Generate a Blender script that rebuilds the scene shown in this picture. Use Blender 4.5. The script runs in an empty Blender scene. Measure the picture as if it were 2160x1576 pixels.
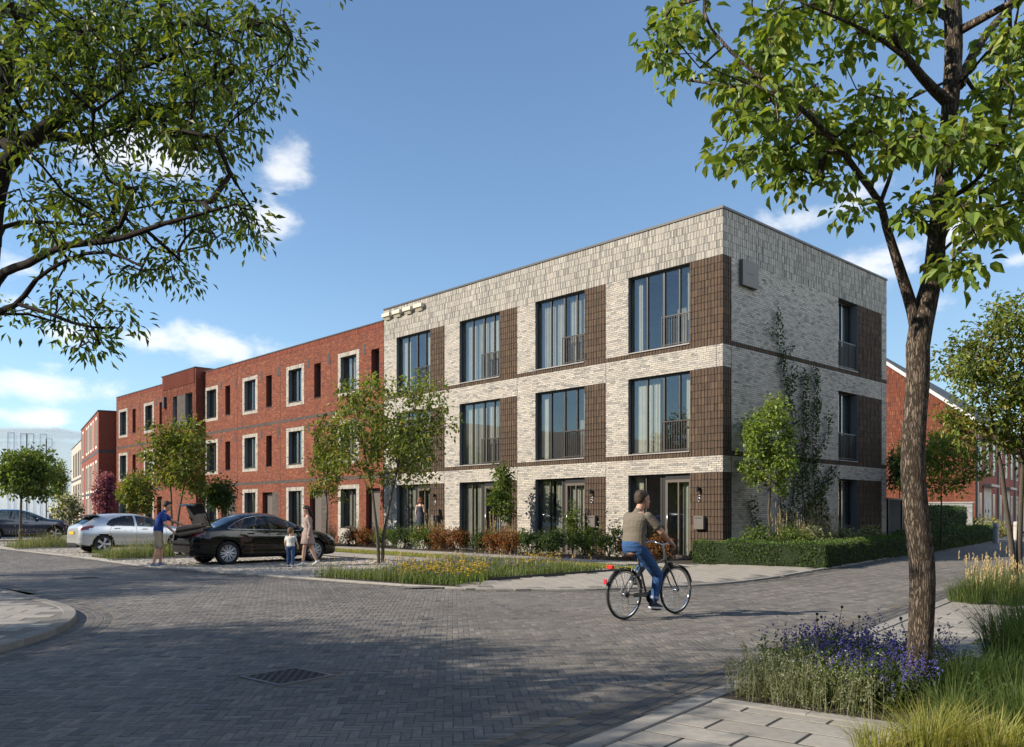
import bpy, math, random
import numpy as np
from mathutils import Vector, Matrix

# ------------------------------------------------------------------ scene, camera, sky, sun
S = bpy.context.scene
COL = S.collection
rng = np.random.default_rng(11)
random.seed(11)
PI = math.pi

FPX, HY, CAMH = 1784.0, 1083.0, 1.45
cd = bpy.data.cameras.new("camera")
cd.sensor_width = 36.0
cd.sensor_fit = 'HORIZONTAL'
cd.lens = FPX / 2160 * 36
cd.shift_y = (HY - 788) / 2160
cd.clip_start = 0.05
cd.clip_end = 3000
cam = bpy.data.objects.new("camera", cd)
COL.objects.link(cam)
cam.location = (0, 0, CAMH)
cam.rotation_euler = (PI / 2, 0, 0)
S.camera = cam

SUN_EL = math.radians(31)
SUN_AZ = math.atan2(-0.965, -0.262)          # compass angle of the sun measured from +Y towards +X
sun_dir = Vector((math.sin(SUN_AZ) * math.cos(SUN_EL), math.cos(SUN_AZ) * math.cos(SUN_EL), math.sin(SUN_EL)))
sl = bpy.data.lights.new("sun", 'SUN')
sl.energy = 5.0
sl.angle = math.radians(0.55)
sl.color = (1.0, 0.90, 0.76)
sun = bpy.data.objects.new("sun", sl)
COL.objects.link(sun)
sun.location = (-30, -8, 40)
sun.rotation_euler = (-sun_dir).to_track_quat('-Z', 'Y').to_euler()

world = bpy.data.worlds.new("World")
S.world = world
world.use_nodes = True
wn, wl = world.node_tree.nodes, world.node_tree.links
wn.clear()


def wnode(t, **k):
    n = wn.new(t)
    for a, b in k.items():
        setattr(n, a, b)
    return n


def wmath(op, a, b=None, c=None, clamp=False):
    n = wn.new('ShaderNodeMath')
    n.operation = op
    n.use_clamp = clamp
    for i, v in enumerate((a, b, c)):
        if v is None:
            continue
        if isinstance(v, (int, float)):
            n.inputs[i].default_value = v
        else:
            wl.new(v, n.inputs[i])
    return n.outputs[0]


sky = wnode('ShaderNodeTexSky', sky_type='NISHITA', sun_disc=False)
sky.sun_elevation = SUN_EL
sky.sun_rotation = -SUN_AZ
sky.altitude = 0
sky.air_density = 1.0
sky.dust_density = 1.3
sky.ozone_density = 2.4
tc = wnode('ShaderNodeTexCoord')
sep = wnode('ShaderNodeSeparateXYZ')
wl.new(tc.outputs['Generated'], sep.inputs[0])
az = wmath('ARCTAN2', sep.outputs[0], sep.outputs[1])
el = wmath('ARCSINE', sep.outputs[2])
# cumulus banks: (picture x, picture y, half width, half height, weight) turned into directions of the sky
CLOUDS = [(470, 727, 175, 42, 1.0), (330, 715, 70, 30, .8), (100, 802, 200, 40, 1.0), (290, 320, 150, 60, .95), (588, 365, 52, 55, .72),
          (575, 455, 75, 40, .95), (1690, 468, 120, 38, .9), (1800, 440, 60, 40, .75), (1830, 560, 90, 45, .9), (30, 640, 80, 30, .7),
           (2030, 470, 60, 30, .6), (1960, 640, 60, 24, .5),
          (2140, 552, 50, 22, .6), (60, 880, 90, 16, .55), (20, 560, 70, 34, .7), (150, 700, 60, 28, .6)]
best = None
for c in CLOUDS:
    dx, dy = (c[0] - 1080) / FPX, (HY - c[1]) / FPX
    r = math.hypot(1, dx)
    ca, ce = math.atan2(dx, 1), math.atan2(dy, r)
    wa, we = c[2] / FPX / r / r, c[3] / FPX / r
    da = wmath('MULTIPLY', wmath('SUBTRACT', az, ca), 1 / wa)
    de = wmath('MULTIPLY', wmath('SUBTRACT', el, ce), 1 / we)
    dd = wmath('SQRT', wmath('ADD', wmath('MULTIPLY', da, da), wmath('MULTIPLY', de, de)))
    v = wmath('MULTIPLY', wmath('SUBTRACT', 1.0, dd), c[4])
    v = wmath('MAXIMUM', v, -1.2)
    best = v if best is None else wmath('MAXIMUM', best, v)
mp = wnode('ShaderNodeMapping')
mp.inputs['Scale'].default_value = (1, 1, 1.7)
wl.new(tc.outputs['Generated'], mp.inputs[0])
nz = wnode('ShaderNodeTexNoise')
nz.inputs['Scale'].default_value = 11
nz.inputs['Detail'].default_value = 9
nz.inputs['Roughness'].default_value = 0.6
nz.inputs['Distortion'].default_value = 0.25
wl.new(mp.outputs[0], nz.inputs['Vector'])
nz2 = wnode('ShaderNodeTexNoise')
nz2.inputs['Scale'].default_value = 5
nz2.inputs['Detail'].default_value = 6
wl.new(mp.outputs[0], nz2.inputs['Vector'])
# thin veil low over the horizon
dens = wmath('ADD', best, wmath('MULTIPLY', wmath('SUBTRACT', nz.outputs['Fac'], 0.51), 4.0))
mr = wnode('ShaderNodeMapRange', interpolation_type='SMOOTHSTEP')
mr.inputs['From Min'].default_value = -0.15
mr.inputs['From Max'].default_value = 1.15
wl.new(dens, mr.inputs['Value'])
mr2 = wnode('ShaderNodeMapRange')
mr2.inputs['From Min'].default_value = 0.3
mr2.inputs['From Max'].default_value = 1.3
wl.new(wmath('ADD', dens, wmath('MULTIPLY', wmath('SUBTRACT', nz2.outputs['Fac'], 0.5), 1.2)), mr2.inputs['Value'])
ccol = wnode('ShaderNodeMix', data_type='RGBA')
ccol.inputs[6].default_value = (7.0, 6.95, 6.85, 1)
ccol.inputs[7].default_value = (5.3, 5.45, 5.7, 1)
wl.new(mr2.outputs[0], ccol.inputs[0])
mixc = wnode('ShaderNodeMix', data_type='RGBA')
wl.new(wmath('MULTIPLY', mr.outputs[0], 0.93), mixc.inputs[0])
tint = wnode('ShaderNodeMix', data_type='RGBA', blend_type='MULTIPLY')
tint.inputs[0].default_value = 1.0
tint.inputs[7].default_value = (0.95, 1.05, 1.09, 1)
wl.new(sky.outputs[0], tint.inputs[6])
wl.new(tint.outputs[2], mixc.inputs[6])
wl.new(ccol.outputs[2], mixc.inputs[7])
bg = wnode('ShaderNodeBackground')
bg.inputs['Strength'].default_value = 0.112
wl.new(mixc.outputs[2], bg.inputs['Color'])
wo = wnode('ShaderNodeOutputWorld')
wl.new(bg.outputs[0], wo.inputs['Surface'])

S.view_settings.view_transform = 'Standard'
S.view_settings.look = 'None'
S.view_settings.exposure = 0.68
S.view_settings.gamma = 1.0
S.view_settings.use_curve_mapping = False
S.cycles.max_bounces = 5
S.cycles.transparent_max_bounces = 16
S.cycles.caustics_reflective = False
S.cycles.caustics_refractive = False
S.cycles.use_denoising = True
S.cycles.use_adaptive_sampling = True
S.cycles.adaptive_threshold = 0.02

# ------------------------------------------------------------------ helpers
AL = math.radians(43.3)
UL = np.array((-math.sin(AL), math.cos(AL)))      # along the terrace, away from the corner
NL = np.array((-UL[1], UL[0]))                    # out of the terrace front, towards the street
UR = -NL
CORNER = np.array((6.28, 25.2))
ROTF = math.atan2(UL[1], UL[0])


def G(px, py, z=0.0):
    """ground point seen at a pixel of the photograph"""
    Y = (CAMH - z) * FPX / (py - HY)
    return np.array(((px - 1080) / FPX * Y, Y))


def AB(a, b):
    return CORNER + a * UL + b * NL


def toab(P):
    r = np.asarray(P) - CORNER
    return float(r @ UL), float(r @ NL)


def at(px, py, Y):
    """point at depth Y seen at a pixel"""
    return np.array(((px - 1080) / FPX * Y, Y, CAMH + (HY - py) / FPX * Y))


class MB:
    def __init__(s):
        s.V, s.L, s.N, s.C, s.M, s.n = [], [], [], [], [], 0

    def add(s, v, f, c=None, m=0):
        v = np.asarray(v, dtype=np.float64).reshape(-1, 3)
        if isinstance(f, np.ndarray):
            s.L.append((f + s.n).ravel())
            s.N.append(np.full(len(f), f.shape[1], dtype=np.int32))
            k = len(f)
        else:
            s.L.append(np.fromiter((i + s.n for q in f for i in q), dtype=np.int64))
            s.N.append(np.array([len(q) for q in f], dtype=np.int32))
            k = len(f)
        s.M.append(np.full(k, m, dtype=np.int32))
        if c is None:
            c = np.ones((len(v), 3))
        c = np.asarray(c, dtype=np.float64)
        if c.ndim == 1:
            c = np.broadcast_to(c, (len(v), 3))
        s.C.append(c)
        s.V.append(v)
        s.n += len(v)
        return s

    def xf(s, M):
        """transform everything so far by a 4x4"""
        M = np.array(M)
        s.V = [v @ M[:3, :3].T + M[:3, 3] for v in s.V]
        return s

    def mesh(s, name, mats, smooth=False):
        me = bpy.data.meshes.new(name)
        if not s.V:
            return me
        V = np.concatenate(s.V)
        L = np.concatenate(s.L).astype(np.int32)
        N = np.concatenate(s.N)
        me.vertices.add(len(V))
        me.vertices.foreach_set('co', V.astype(np.float32).ravel())
        me.loops.add(len(L))
        me.loops.foreach_set('vertex_index', L)
        me.polygons.add(len(N))
        st = np.zeros(len(N), dtype=np.int32)
        st[1:] = np.cumsum(N)[:-1]
        me.polygons.foreach_set('loop_start', st)
        me.polygons.foreach_set('material_index', np.concatenate(s.M))
        me.polygons.foreach_set('use_smooth', np.full(len(N), bool(smooth)))
        me.update(calc_edges=True)
        at_ = me.color_attributes.new('col', 'FLOAT_COLOR', 'POINT')
        C = np.ones((len(V), 4), dtype=np.float32)
        C[:, :3] = np.concatenate(s.C)
        at_.data.foreach_set('color', C.ravel())
        for m in (mats if isinstance(mats, (list, tuple)) else [mats]):
            me.materials.append(m)
        return me

    def build(s, name, mats, parent=None, smooth=False, **kw):
        o = bpy.data.objects.new(name, s.mesh(name, mats, smooth))
        COL.objects.link(o)
        if parent is not None:
            o.parent = parent
        return tag(o, **kw)


def tag(o, label=None, cat=None, group=None, kind=None):
    if label:
        o['label'] = label
    if cat:
        o['category'] = cat
    if group:
        o['group'] = group
    if kind:
        o['kind'] = kind
    return o


def thing(name, label, cat, loc=(0, 0, 0), rz=0.0, group=None, kind=None):
    o = bpy.data.objects.new(name, None)
    o.empty_display_size = 0.2
    COL.objects.link(o)
    o.location = loc if len(loc) == 3 else (loc[0], loc[1], 0)
    o.rotation_euler = (0, 0, rz)
    return tag(o, label, cat, group, kind)


def inst(name, me, parent, loc, rz=0.0, scale=None, rot=None):
    o = bpy.data.objects.new(name, me)
    COL.objects.link(o)
    o.parent = parent
    o.location = loc
    o.rotation_euler = rot if rot is not None else (0, 0, rz)
    if scale is not None:
        o.scale = scale
    return o


def copy_tree(o, parent=None):
    c = o.copy()
    COL.objects.link(c)
    c.parent = parent
    for ch in o.children:
        copy_tree(ch, c)
    return c


BOXF = np.array([(0, 1, 2, 3), (7, 6, 5, 4), (0, 4, 5, 1), (1, 5, 6, 2), (2, 6, 7, 3), (3, 7, 4, 0)])


def box(mb, lo, hi, c=None, m=0):
    x0, y0, z0 = lo
    x1, y1, z1 = hi
    v = [(x0, y0, z1), (x1, y0, z1), (x1, y1, z1), (x0, y1, z1), (x0, y0, z0), (x1, y0, z0), (x1, y1, z0), (x0, y1, z0)]
    return mb.add(v, BOXF, c, m)


def bbox(mb, lo, hi, bev=0.01, c=None, m=0):
    """box with chamfered edges"""
    lo, hi = np.array(lo, float), np.array(hi, float)
    b = min(bev, *((hi - lo) * 0.45))
    cx = (lo + hi) / 2
    h = (hi - lo) / 2
    V, idx = [], {}
    for sx in (-1, 1):
        for sy in (-1, 1):
            for sz in (-1, 1):
                for ax in range(3):
                    p = [sx * (h[0] - b), sy * (h[1] - b), sz * (h[2] - b)]
                    p[ax] = (sx, sy, sz)[ax] * h[ax]
                    idx[(sx, sy, sz, ax)] = len(V)
                    V.append(cx + np.array(p))
    F = []
    for ax in range(3):
        o = [i for i in range(3) if i != ax]
        for s in (-1, 1):
            q = []
            for a, bb in ((-1, -1), (1, -1), (1, 1), (-1, 1)):
                k = [0, 0, 0]
                k[ax] = s
                k[o[0]] = a
                k[o[1]] = bb
                q.append(idx[(*k, ax)])
            F.append(tuple(q) if (s > 0) ^ (ax == 1) else tuple(q[::-1]))
    for ax in range(3):
        o = [i for i in range(3) if i != ax]
        for a in (-1, 1):
            for bb in (-1, 1):
                k0 = [0, 0, 0]
                k0[o[0]], k0[o[1]] = a, bb
                k1 = list(k0)
                k0[ax], k1[ax] = -1, 1
                F.append((idx[(*k0, o[0])], idx[(*k1, o[0])], idx[(*k1, o[1])], idx[(*k0, o[1])]))
    for sx in (-1, 1):
        for sy in (-1, 1):
            for sz in (-1, 1):
                F.append(tuple(idx[(sx, sy, sz, ax)] for ax in range(3)))
    return mb.add(V, F, c, m)


def tube(mb, pts, rad, n=8, c=None, m=0, cap=True, squash=None):
    """tube along a polyline with a radius per point"""
    P = np.asarray(pts, float)
    k = len(P)
    R = np.broadcast_to(np.asarray(rad, float), (k,))
    T = np.gradient(P, axis=0)
    T /= np.linalg.norm(T, axis=1)[:, None] + 1e-12
    up = np.array((0, 0, 1.0)) if abs(T[0][2]) < 0.9 else np.array((1.0, 0, 0))
    a = np.cross(T[0], up)
    a /= np.linalg.norm(a)
    V = np.zeros((k, n, 3))
    th = np.arange(n) * 2 * PI / n
    for i in range(k):
        a = a - T[i] * (a @ T[i])
        a /= np.linalg.norm(a) + 1e-12
        b = np.cross(T[i], a)
        V[i] = P[i] + R[i] * (np.cos(th)[:, None] * a + np.sin(th)[:, None] * b)
    i, j = np.meshgrid(np.arange(k - 1), np.arange(n), indexing='ij')
    j2 = (j + 1) % n
    F = np.stack([i * n + j, i * n + j2, (i + 1) * n + j2, (i + 1) * n + j], -1).reshape(-1, 4)
    mb.add(V.reshape(-1, 3), F, c, m)
    if cap:
        mb.add(V[0], [tuple(range(n))[::-1]], c if c is None or np.ndim(c) == 1 else np.asarray(c)[:n], m)
        mb.add(V[-1], [tuple(range(n))], c if c is None or np.ndim(c) == 1 else np.asarray(c)[-n:], m)
    return mb


def lathe(mb, prof, n=24, c=None, m=0, axis='z', org=(0, 0, 0)):
    """prof: (radius, height) list"""
    pr = np.asarray(prof, float)
    th = np.arange(n) * 2 * PI / n
    V = np.stack([pr[:, 0, None] * np.cos(th), pr[:, 0, None] * np.sin(th), np.broadcast_to(pr[:, 1, None], (len(pr), n))], -1)
    if axis == 'y':
        V = V[..., [0, 2, 1]]
    if axis == 'x':
        V = V[..., [2, 0, 1]]
    k = len(pr)
    i, j = np.meshgrid(np.arange(k - 1), np.arange(n), indexing='ij')
    j2 = (j + 1) % n
    F = np.stack([i * n + j, i * n + j2, (i + 1) * n + j2, (i + 1) * n + j], -1).reshape(-1, 4)
    return mb.add(V.reshape(-1, 3) + np.array(org), F, c, m)


def sphere(mb, o, r, n=10, c=None, m=0):
    r = np.broadcast_to(np.asarray(r, float), (3,))
    pr = [(max(1e-4, math.sin(t)), -math.cos(t)) for t in np.linspace(0, PI, n // 2 + 2)]
    t = MB()
    lathe(t, pr, n)
    return mb.add(t.V[0] * r + np.array(o), t.L[0].reshape(-1, 4), c, m)


def prism(mb, poly, z0, z1, c=None, m=0):
    """vertical prism over a plan polygon"""
    P = np.asarray(poly, float)
    n = len(P)
    V = np.concatenate([np.c_[P, np.full(n, z1)], np.c_[P, np.full(n, z0)]])
    F = [tuple(range(n))] + [(i, i + n, (i + 1) % n + n, (i + 1) % n) for i in range(n)]
    return mb.add(V, F, c, m)


def catmull(P, step):
    P = np.asarray(P, float)
    Q = np.vstack([2 * P[0] - P[1], P, 2 * P[-1] - P[-2]])
    out = []
    for i in range(1, len(Q) - 2):
        n = max(1, int(np.linalg.norm(Q[i + 1] - Q[i]) / step))
        for k in range(n):
            t = k / n
            out.append(0.5 * (2 * Q[i] + (Q[i + 1] - Q[i - 1]) * t + (2 * Q[i - 1] - 5 * Q[i] + 4 * Q[i + 1] - Q[i + 2]) * t * t
                              + (3 * Q[i] - Q[i - 1] - 3 * Q[i + 1] + Q[i + 2]) * t ** 3))
    out.append(P[-1])
    return np.array(out)


def resample(P, step):
    P = np.asarray(P, float)
    d = np.r_[0, np.cumsum(np.linalg.norm(np.diff(P, axis=0), axis=1))]
    n = max(2, int(round(d[-1] / step)) + 1)
    s = np.linspace(0, d[-1], n)
    return np.stack([np.interp(s, d, P[:, i]) for i in range(P.shape[1])], -1)


def normals2(P):
    T = np.gradient(np.asarray(P, float), axis=0)
    T /= np.linalg.norm(T, axis=1)[:, None]
    return np.stack([T[:, 1], -T[:, 0]], -1)        # to the right of travel


def sdist(Q, P):
    """signed distance of points Q to polyline P; positive to the right of travel"""
    A, B = P[:-1], P[1:]
    out = np.full(len(Q), 1e9)
    sg = np.ones(len(Q))
    for a, b in zip(A, B):
        d = b - a
        L2 = d @ d
        t = np.clip(((Q - a) @ d) / L2, 0, 1)
        r = Q - (a + t[:, None] * d)
        dist = np.hypot(r[:, 0], r[:, 1])
        w = dist < out - 1e-9
        out[w] = dist[w]
        cr = d[0] * r[:, 1] - d[1] * r[:, 0]
        sg[w] = np.where(cr[w] > 0, -1, 1)
    return out * sg


def inpoly(Q, P):
    P = np.asarray(P, float)
    x, y = Q[:, 0], Q[:, 1]
    r = np.zeros(len(Q), bool)
    j = len(P) - 1
    for i in range(len(P)):
        xi, yi = P[i]
        xj, yj = P[j]
        c = ((yi > y) != (yj > y)) & (x < (xj - xi) * (y - yi) / (yj - yi + 1e-12) + xi)
        r ^= c
        j = i
    return r


# ------------------------------------------------------------------ materials
def pmat(name, col=None, rough=0.8, var=0.18, scale=6.0, bump=0.0, bscale=40.0, metal=0.0, attr=False, spec=0.4, coat=0.0, detail=5, big=0.0, bigscale=0.6):
    """procedural Principled material: colour (or the col attribute) broken up by noise, with optional bump"""
    m = bpy.data.materials.new(name)
    m.use_nodes = True
    nt = m.node_tree
    N, K = nt.nodes, nt.links
    b = N['Principled BSDF']
    b.inputs['Roughness'].default_value = rough
    b.inputs['Metallic'].default_value = metal
    b.inputs['Specular IOR Level'].default_value = spec
    b.inputs['Coat Weight'].default_value = coat
    b.inputs['Coat Roughness'].default_value = 0.04
    tcn = N.new('ShaderNodeTexCoord')
    if attr:
        a = N.new('ShaderNodeAttribute')
        a.attribute_name = 'col'
        src = a.outputs['Color']
    else:
        rgb = N.new('ShaderNodeRGB')
        rgb.outputs[0].default_value = (*col, 1)
        src = rgb.outputs[0]

    def breakup(src, sc, v, det):
        n = N.new('ShaderNodeTexNoise')
        n.inputs['Scale'].default_value = sc
        n.inputs['Detail'].default_value = det
        n.inputs['Roughness'].default_value = 0.6
        K.new(tcn.outputs['Object'], n.inputs['Vector'])
        r = N.new('ShaderNodeMapRange')
        r.inputs['From Min'].default_value = 0.3
        r.inputs['From Max'].default_value = 0.7
        r.inputs['To Min'].default_value = 1 - v
        r.inputs['To Max'].default_value = 1 + v
        K.new(n.outputs['Fac'], r.inputs['Value'])
        vm = N.new('ShaderNodeVectorMath')
        vm.operation = 'SCALE'
        K.new(src, vm.inputs[0])
        K.new(r.outputs[0], vm.inputs['Scale'])
        return vm.outputs[0]
    if var:
        src = breakup(src, scale, var, detail)
    if big:
        src = breakup(src, bigscale, big, 4)
    K.new(src, b.inputs['Base Color'])
    if bump:
        n = N.new('ShaderNodeTexNoise')
        n.inputs['Scale'].default_value = bscale
        n.inputs['Detail'].default_value = 4
        K.new(tcn.outputs['Object'], n.inputs['Vector'])
        bu = N.new('ShaderNodeBump')
        bu.inputs['Strength'].default_value = bump
        bu.inputs['Distance'].default_value = 0.01
        K.new(n.outputs['Fac'], bu.inputs['Height'])
        K.new(bu.outputs[0], b.inputs['Normal'])
    return m


def leafmat(name, trans=0.5, rough=0.45, spec=0.35):
    m = bpy.data.materials.new(name)
    m.use_nodes = True
    N, K = m.node_tree.nodes, m.node_tree.links
    b = N['Principled BSDF']
    b.inputs['Roughness'].default_value = rough
    b.inputs['Specular IOR Level'].default_value = spec
    a = N.new('ShaderNodeAttribute')
    a.attribute_name = 'col'
    K.new(a.outputs['Color'], b.inputs['Base Color'])
    t = N.new('ShaderNodeBsdfTranslucent')
    v = N.new('ShaderNodeVectorMath')
    v.operation = 'MULTIPLY'
    v.inputs[1].default_value = (1.7, 1.55, 0.55)
    K.new(a.outputs['Color'], v.inputs[0])
    K.new(v.outputs[0], t.inputs['Color'])
    mx = N.new('ShaderNodeMixShader')
    mx.inputs[0].default_value = trans
    K.new(b.outputs[0], mx.inputs[1])
    K.new(t.outputs[0], mx.inputs[2])
    K.new(mx.outputs[0], N['Material Output'].inputs['Surface'])
    return m


def glassmat(name, tint=(0.75, 0.82, 0.85), refl=0.16, rough=0.0):
    m = bpy.data.materials.new(name)
    m.use_nodes = True
    N, K = m.node_tree.nodes, m.node_tree.links
    N.remove(N['Principled BSDF'])
    g = N.new('ShaderNodeBsdfGlossy')
    g.inputs['Roughness'].default_value = rough
    g.inputs['Color'].default_value = (0.95, 0.97, 1, 1)
    t = N.new('ShaderNodeBsdfTransparent')
    t.inputs['Color'].default_value = (*tint, 1)
    lw = N.new('ShaderNodeLayerWeight')
    lw.inputs['Blend'].default_value = 0.5
    fr = N.new('ShaderNodeMath')
    fr.operation = 'POWER'
    fr.inputs[1].default_value = 4.0
    K.new(lw.outputs['Facing'], fr.inputs[0])
    ad = N.new('ShaderNodeMath')
    ad.operation = 'MULTIPLY_ADD'
    ad.inputs[1].default_value = 0.9
    ad.inputs[2].default_value = refl
    ad.use_clamp = True
    K.new(fr.outputs[0], ad.inputs[0])
    tcn = N.new('ShaderNodeTexCoord')
    n = N.new('ShaderNodeTexNoise')
    n.inputs['Scale'].default_value = 1.3
    n.inputs['Detail'].default_value = 1
    K.new(tcn.outputs['Object'], n.inputs['Vector'])
    bu = N.new('ShaderNodeBump')
    bu.inputs['Strength'].default_value = 0.05
    bu.inputs['Distance'].default_value = 0.02
    K.new(n.outputs['Fac'], bu.inputs['Height'])
    K.new(bu.outputs[0], g.inputs['Normal'])
    mx = N.new('ShaderNodeMixShader')
    K.new(ad.outputs[0], mx.inputs[0])
    K.new(t.outputs[0], mx.inputs[1])
    K.new(g.outputs[0], mx.inputs[2])
    K.new(mx.outputs[0], N['Material Output'].inputs['Surface'])
    return m


M_BRICK = pmat('brickwork', attr=True, rough=0.85, var=0.22, scale=38, bump=0.35, bscale=90, spec=0.25, big=0.07, bigscale=0.5)
M_MORTW = pmat('mortar_grey', (0.14, 0.13, 0.115), rough=0.95, var=0.2, scale=20)
M_MORTB = pmat('mortar_black', (0.018, 0.016, 0.015), rough=0.95, var=0.2, scale=20)
M_MORTR = pmat('mortar_red', (0.10, 0.055, 0.042), rough=0.95, var=0.2, scale=20)
M_COPING = pmat('coping_metal', (0.05, 0.047, 0.045), rough=0.5, var=0.12, scale=3)
M_FRAME = pmat('window_frame_bronze', (0.045, 0.038, 0.033), rough=0.42, var=0.1, scale=4)
M_DOORF = pmat('door_frame_taupe', (0.092, 0.074, 0.061), rough=0.5, var=0.08, scale=4)
M_BLACK = pmat('black_metal', (0.012, 0.012, 0.013), rough=0.45, var=0.1, scale=6)
M_SILL = pmat('sill_aluminium', (0.33, 0.31, 0.29), rough=0.4, var=0.1, scale=5)
M_GLASS = glassmat('window_glass', tint=(0.84, 0.86, 0.85), refl=0.085)
M_CURT = pmat('curtain_fabric', (0.46, 0.44, 0.385), rough=0.95, var=0.1, scale=3)
M_ROOM = pmat('room_interior', (0.24, 0.235, 0.22), rough=0.9, var=0.3, scale=1.2)
M_TAUPE = pmat('taupe_powder_coat', (0.115, 0.10, 0.088), rough=0.5, var=0.06, scale=8)
M_CREAM = pmat('nest_box_cream', (0.62, 0.55, 0.42), rough=0.8, var=0.1, scale=9)
M_STEEL = pmat('steel', (0.45, 0.45, 0.45), rough=0.3, var=0.1, metal=1.0)
M_GREYJ = pmat('jamb_grey', (0.17, 0.175, 0.18), rough=0.7, var=0.1, scale=9)
M_PAVER = pmat('clinker_paver', attr=True, rough=0.72, var=0.2, scale=26, bump=0.3, bscale=120, spec=0.3, big=0.2, bigscale=0.45)
M_ROADBED = pmat('paver_joint_sand', (0.135, 0.112, 0.082), rough=0.95, var=0.35, scale=9, bump=0.2, bscale=60)
M_ROADFAR = pmat('clinker_far', (0.165, 0.148, 0.132), rough=0.8, var=0.16, scale=5, big=0.12, bigscale=0.3)
M_SLAB = pmat('concrete_slab', attr=True, rough=0.85, var=0.13, scale=14, bump=0.25, bscale=160, spec=0.3, big=0.09, bigscale=0.8)
M_KERB = pmat('kerb_concrete', attr=True, rough=0.85, var=0.14, scale=10, bump=0.2, bscale=140, spec=0.3, big=0.1, bigscale=0.9)
M_SETT = pmat('granite_sett', attr=True, rough=0.8, var=0.2, scale=30, bump=0.4, bscale=70, spec=0.3)
M_SOIL = pmat('bed_soil', (0.035, 0.025, 0.018), rough=1.0, var=0.45, scale=9, bump=0.8, bscale=22)
M_SLABBED = pmat('slab_joint', (0.028, 0.026, 0.023), rough=0.95, var=0.3, scale=9)
M_GROUND = pmat('far_ground', (0.115, 0.11, 0.10), rough=0.95, var=0.2, scale=0.4)
M_TURF = pmat('turf', (0.055, 0.085, 0.025), rough=0.95, var=0.4, scale=6, bump=0.5, bscale=30)

# ------------------------------------------------------------------ brick laying
# a wall frame: point = O + u*eu + v*en + z*ez
def palette(kind, n):
    r = rng.random((n, 1))
    j = rng.normal(1, 0.07, (n, 1))
    if kind == 'white':
        c = np.where(r < 0.62, [[.42, .383, .330]], np.where(r < 0.87, [[.36, .335, .30]], [[.26, .248, .228]]))
    elif kind == 'whites':
        c = np.where(r < 0.55, [[.385, .355, .31]], np.where(r < 0.72, [[.325, .302, .268]], [[.235, .222, .20]]))
    elif kind == 'brown':
        c = np.where(r < 0.5, [[.086, .058, .040]], np.where(r < 0.8, [[.070, .050, .037]], [[.105, .070, .045]]))
    elif kind == 'red':
        c = np.where(r < 0.55, [[.200, .064, .036]], np.where(r < 0.82, [[.160, .053, .034]], np.where(r < 0.93, [[.25, .092, .048]], [[.12, .046, .038]])))
    elif kind == 'redtop':
        c = np.where(r < 0.6, [[.19, .052, .033]], np.where(r < 0.85, [[.15, .045, .032]], [[.23, .068, .04]]))
    elif kind == 'redtower':
        c = np.where(r < 0.6, [[.17, .046, .030]], np.where(r < 0.85, [[.135, .040, .029]], [[.21, .060, .036]]))
    elif kind == 'dark':
        c = np.where(r < 0.6, [[.105, .085, .075]], [[.085, .075, .070]])
    elif kind == 'grey':
        c = np.where(r < 0.6, [[.34, .345, .345]], [[.26, .265, .27]])
    return c * j


def lay(u0, u1, z0, z1, mode, pal=''):
    """rectangles (u0,u1,z0,z1) of bricks filling a wall field; mode h = stretchers in wild bond, v = soldiers in stacked rows"""
    J = 0.010
    out = []
    if mode == 'h':
        L, h0 = 0.225, 0.0625
        n = max(1, round((z1 - z0) / h0))
        h = (z1 - z0) / n
        off = 0.0
        for i in range(n):
            off = (off + rng.choice([0.32, 0.5, 0.68])) % 1.0
            s = np.arange(u0 - L * off, u1, L)
            a = np.maximum(s, u0)
            b = np.minimum(s + L, u1)
            k = b - a > 0.03
            a, b = a[k], b[k]
            out.append(np.stack([a + J / 2, b - J / 2, np.full(len(a), z0 + i * h + J / 2), np.full(len(a), z0 + (i + 1) * h - J / 2)], -1))
    else:
        n = max(1, round((z1 - z0) / 0.225))
        h = (z1 - z0) / n
        w0 = 0.0575
        JZ = 0.016 if n > 1 and pal != 'whites' else 0.011
        m = max(1, round((u1 - u0) / w0))
        w = (u1 - u0) / m
        g = u0 + np.arange(m) * w
        for i in range(n):
            out.append(np.stack([g + J / 2, g + w - J / 2, np.full(m, z0 + i * h + JZ / 2), np.full(m, z0 + (i + 1) * h - JZ / 2)], -1))
    return np.concatenate(out) if out else np.zeros((0, 4))


BRF = np.array([(0, 1, 2, 3), (0, 4, 5, 1), (1, 5, 6, 2), (2, 6, 7, 3), (3, 7, 4, 0)])


def brick_verts(R, fr, d, jit=True):
    O, eu, en = fr
    n = len(R)
    e = rng.normal(0, 0.0016, (n, 4)) if jit else np.zeros((n, 4))
    dep = d[:, None] + e
    u = np.stack([R[:, 0], R[:, 1], R[:, 1], R[:, 0]], -1)
    z = np.stack([R[:, 2], R[:, 2], R[:, 3], R[:, 3]], -1)
    V = np.zeros((n, 8, 3))
    V[:, :4, :2] = O[:2] + u[..., None] * eu[:2] + dep[..., None] * en[:2]
    V[:, 4:, :2] = O[:2] + u[..., None] * eu[:2] - 0.02 * en[:2]
    V[:, :4, 2] = z + O[2]
    V[:, 4:, 2] = z + O[2]
    return V


UNIT = {}


def unit_brick(pal, mode, k):
    """shared mesh of one loose brick, centre at the origin, x along the wall, y out of it"""
    key = (pal, mode, k)
    if key not in UNIT:
        w, h = (0.215, 0.0525) if mode == 'h' else (0.0475, 0.215)
        mb = MB()
        bbox(mb, (-w / 2, -0.02, -h / 2), (w / 2, 0.004, h / 2), 0.003, c=palette(pal, 1)[0])
        UNIT[key] = mb.mesh('brick', M_BRICK)
    return UNIT[key]


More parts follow.
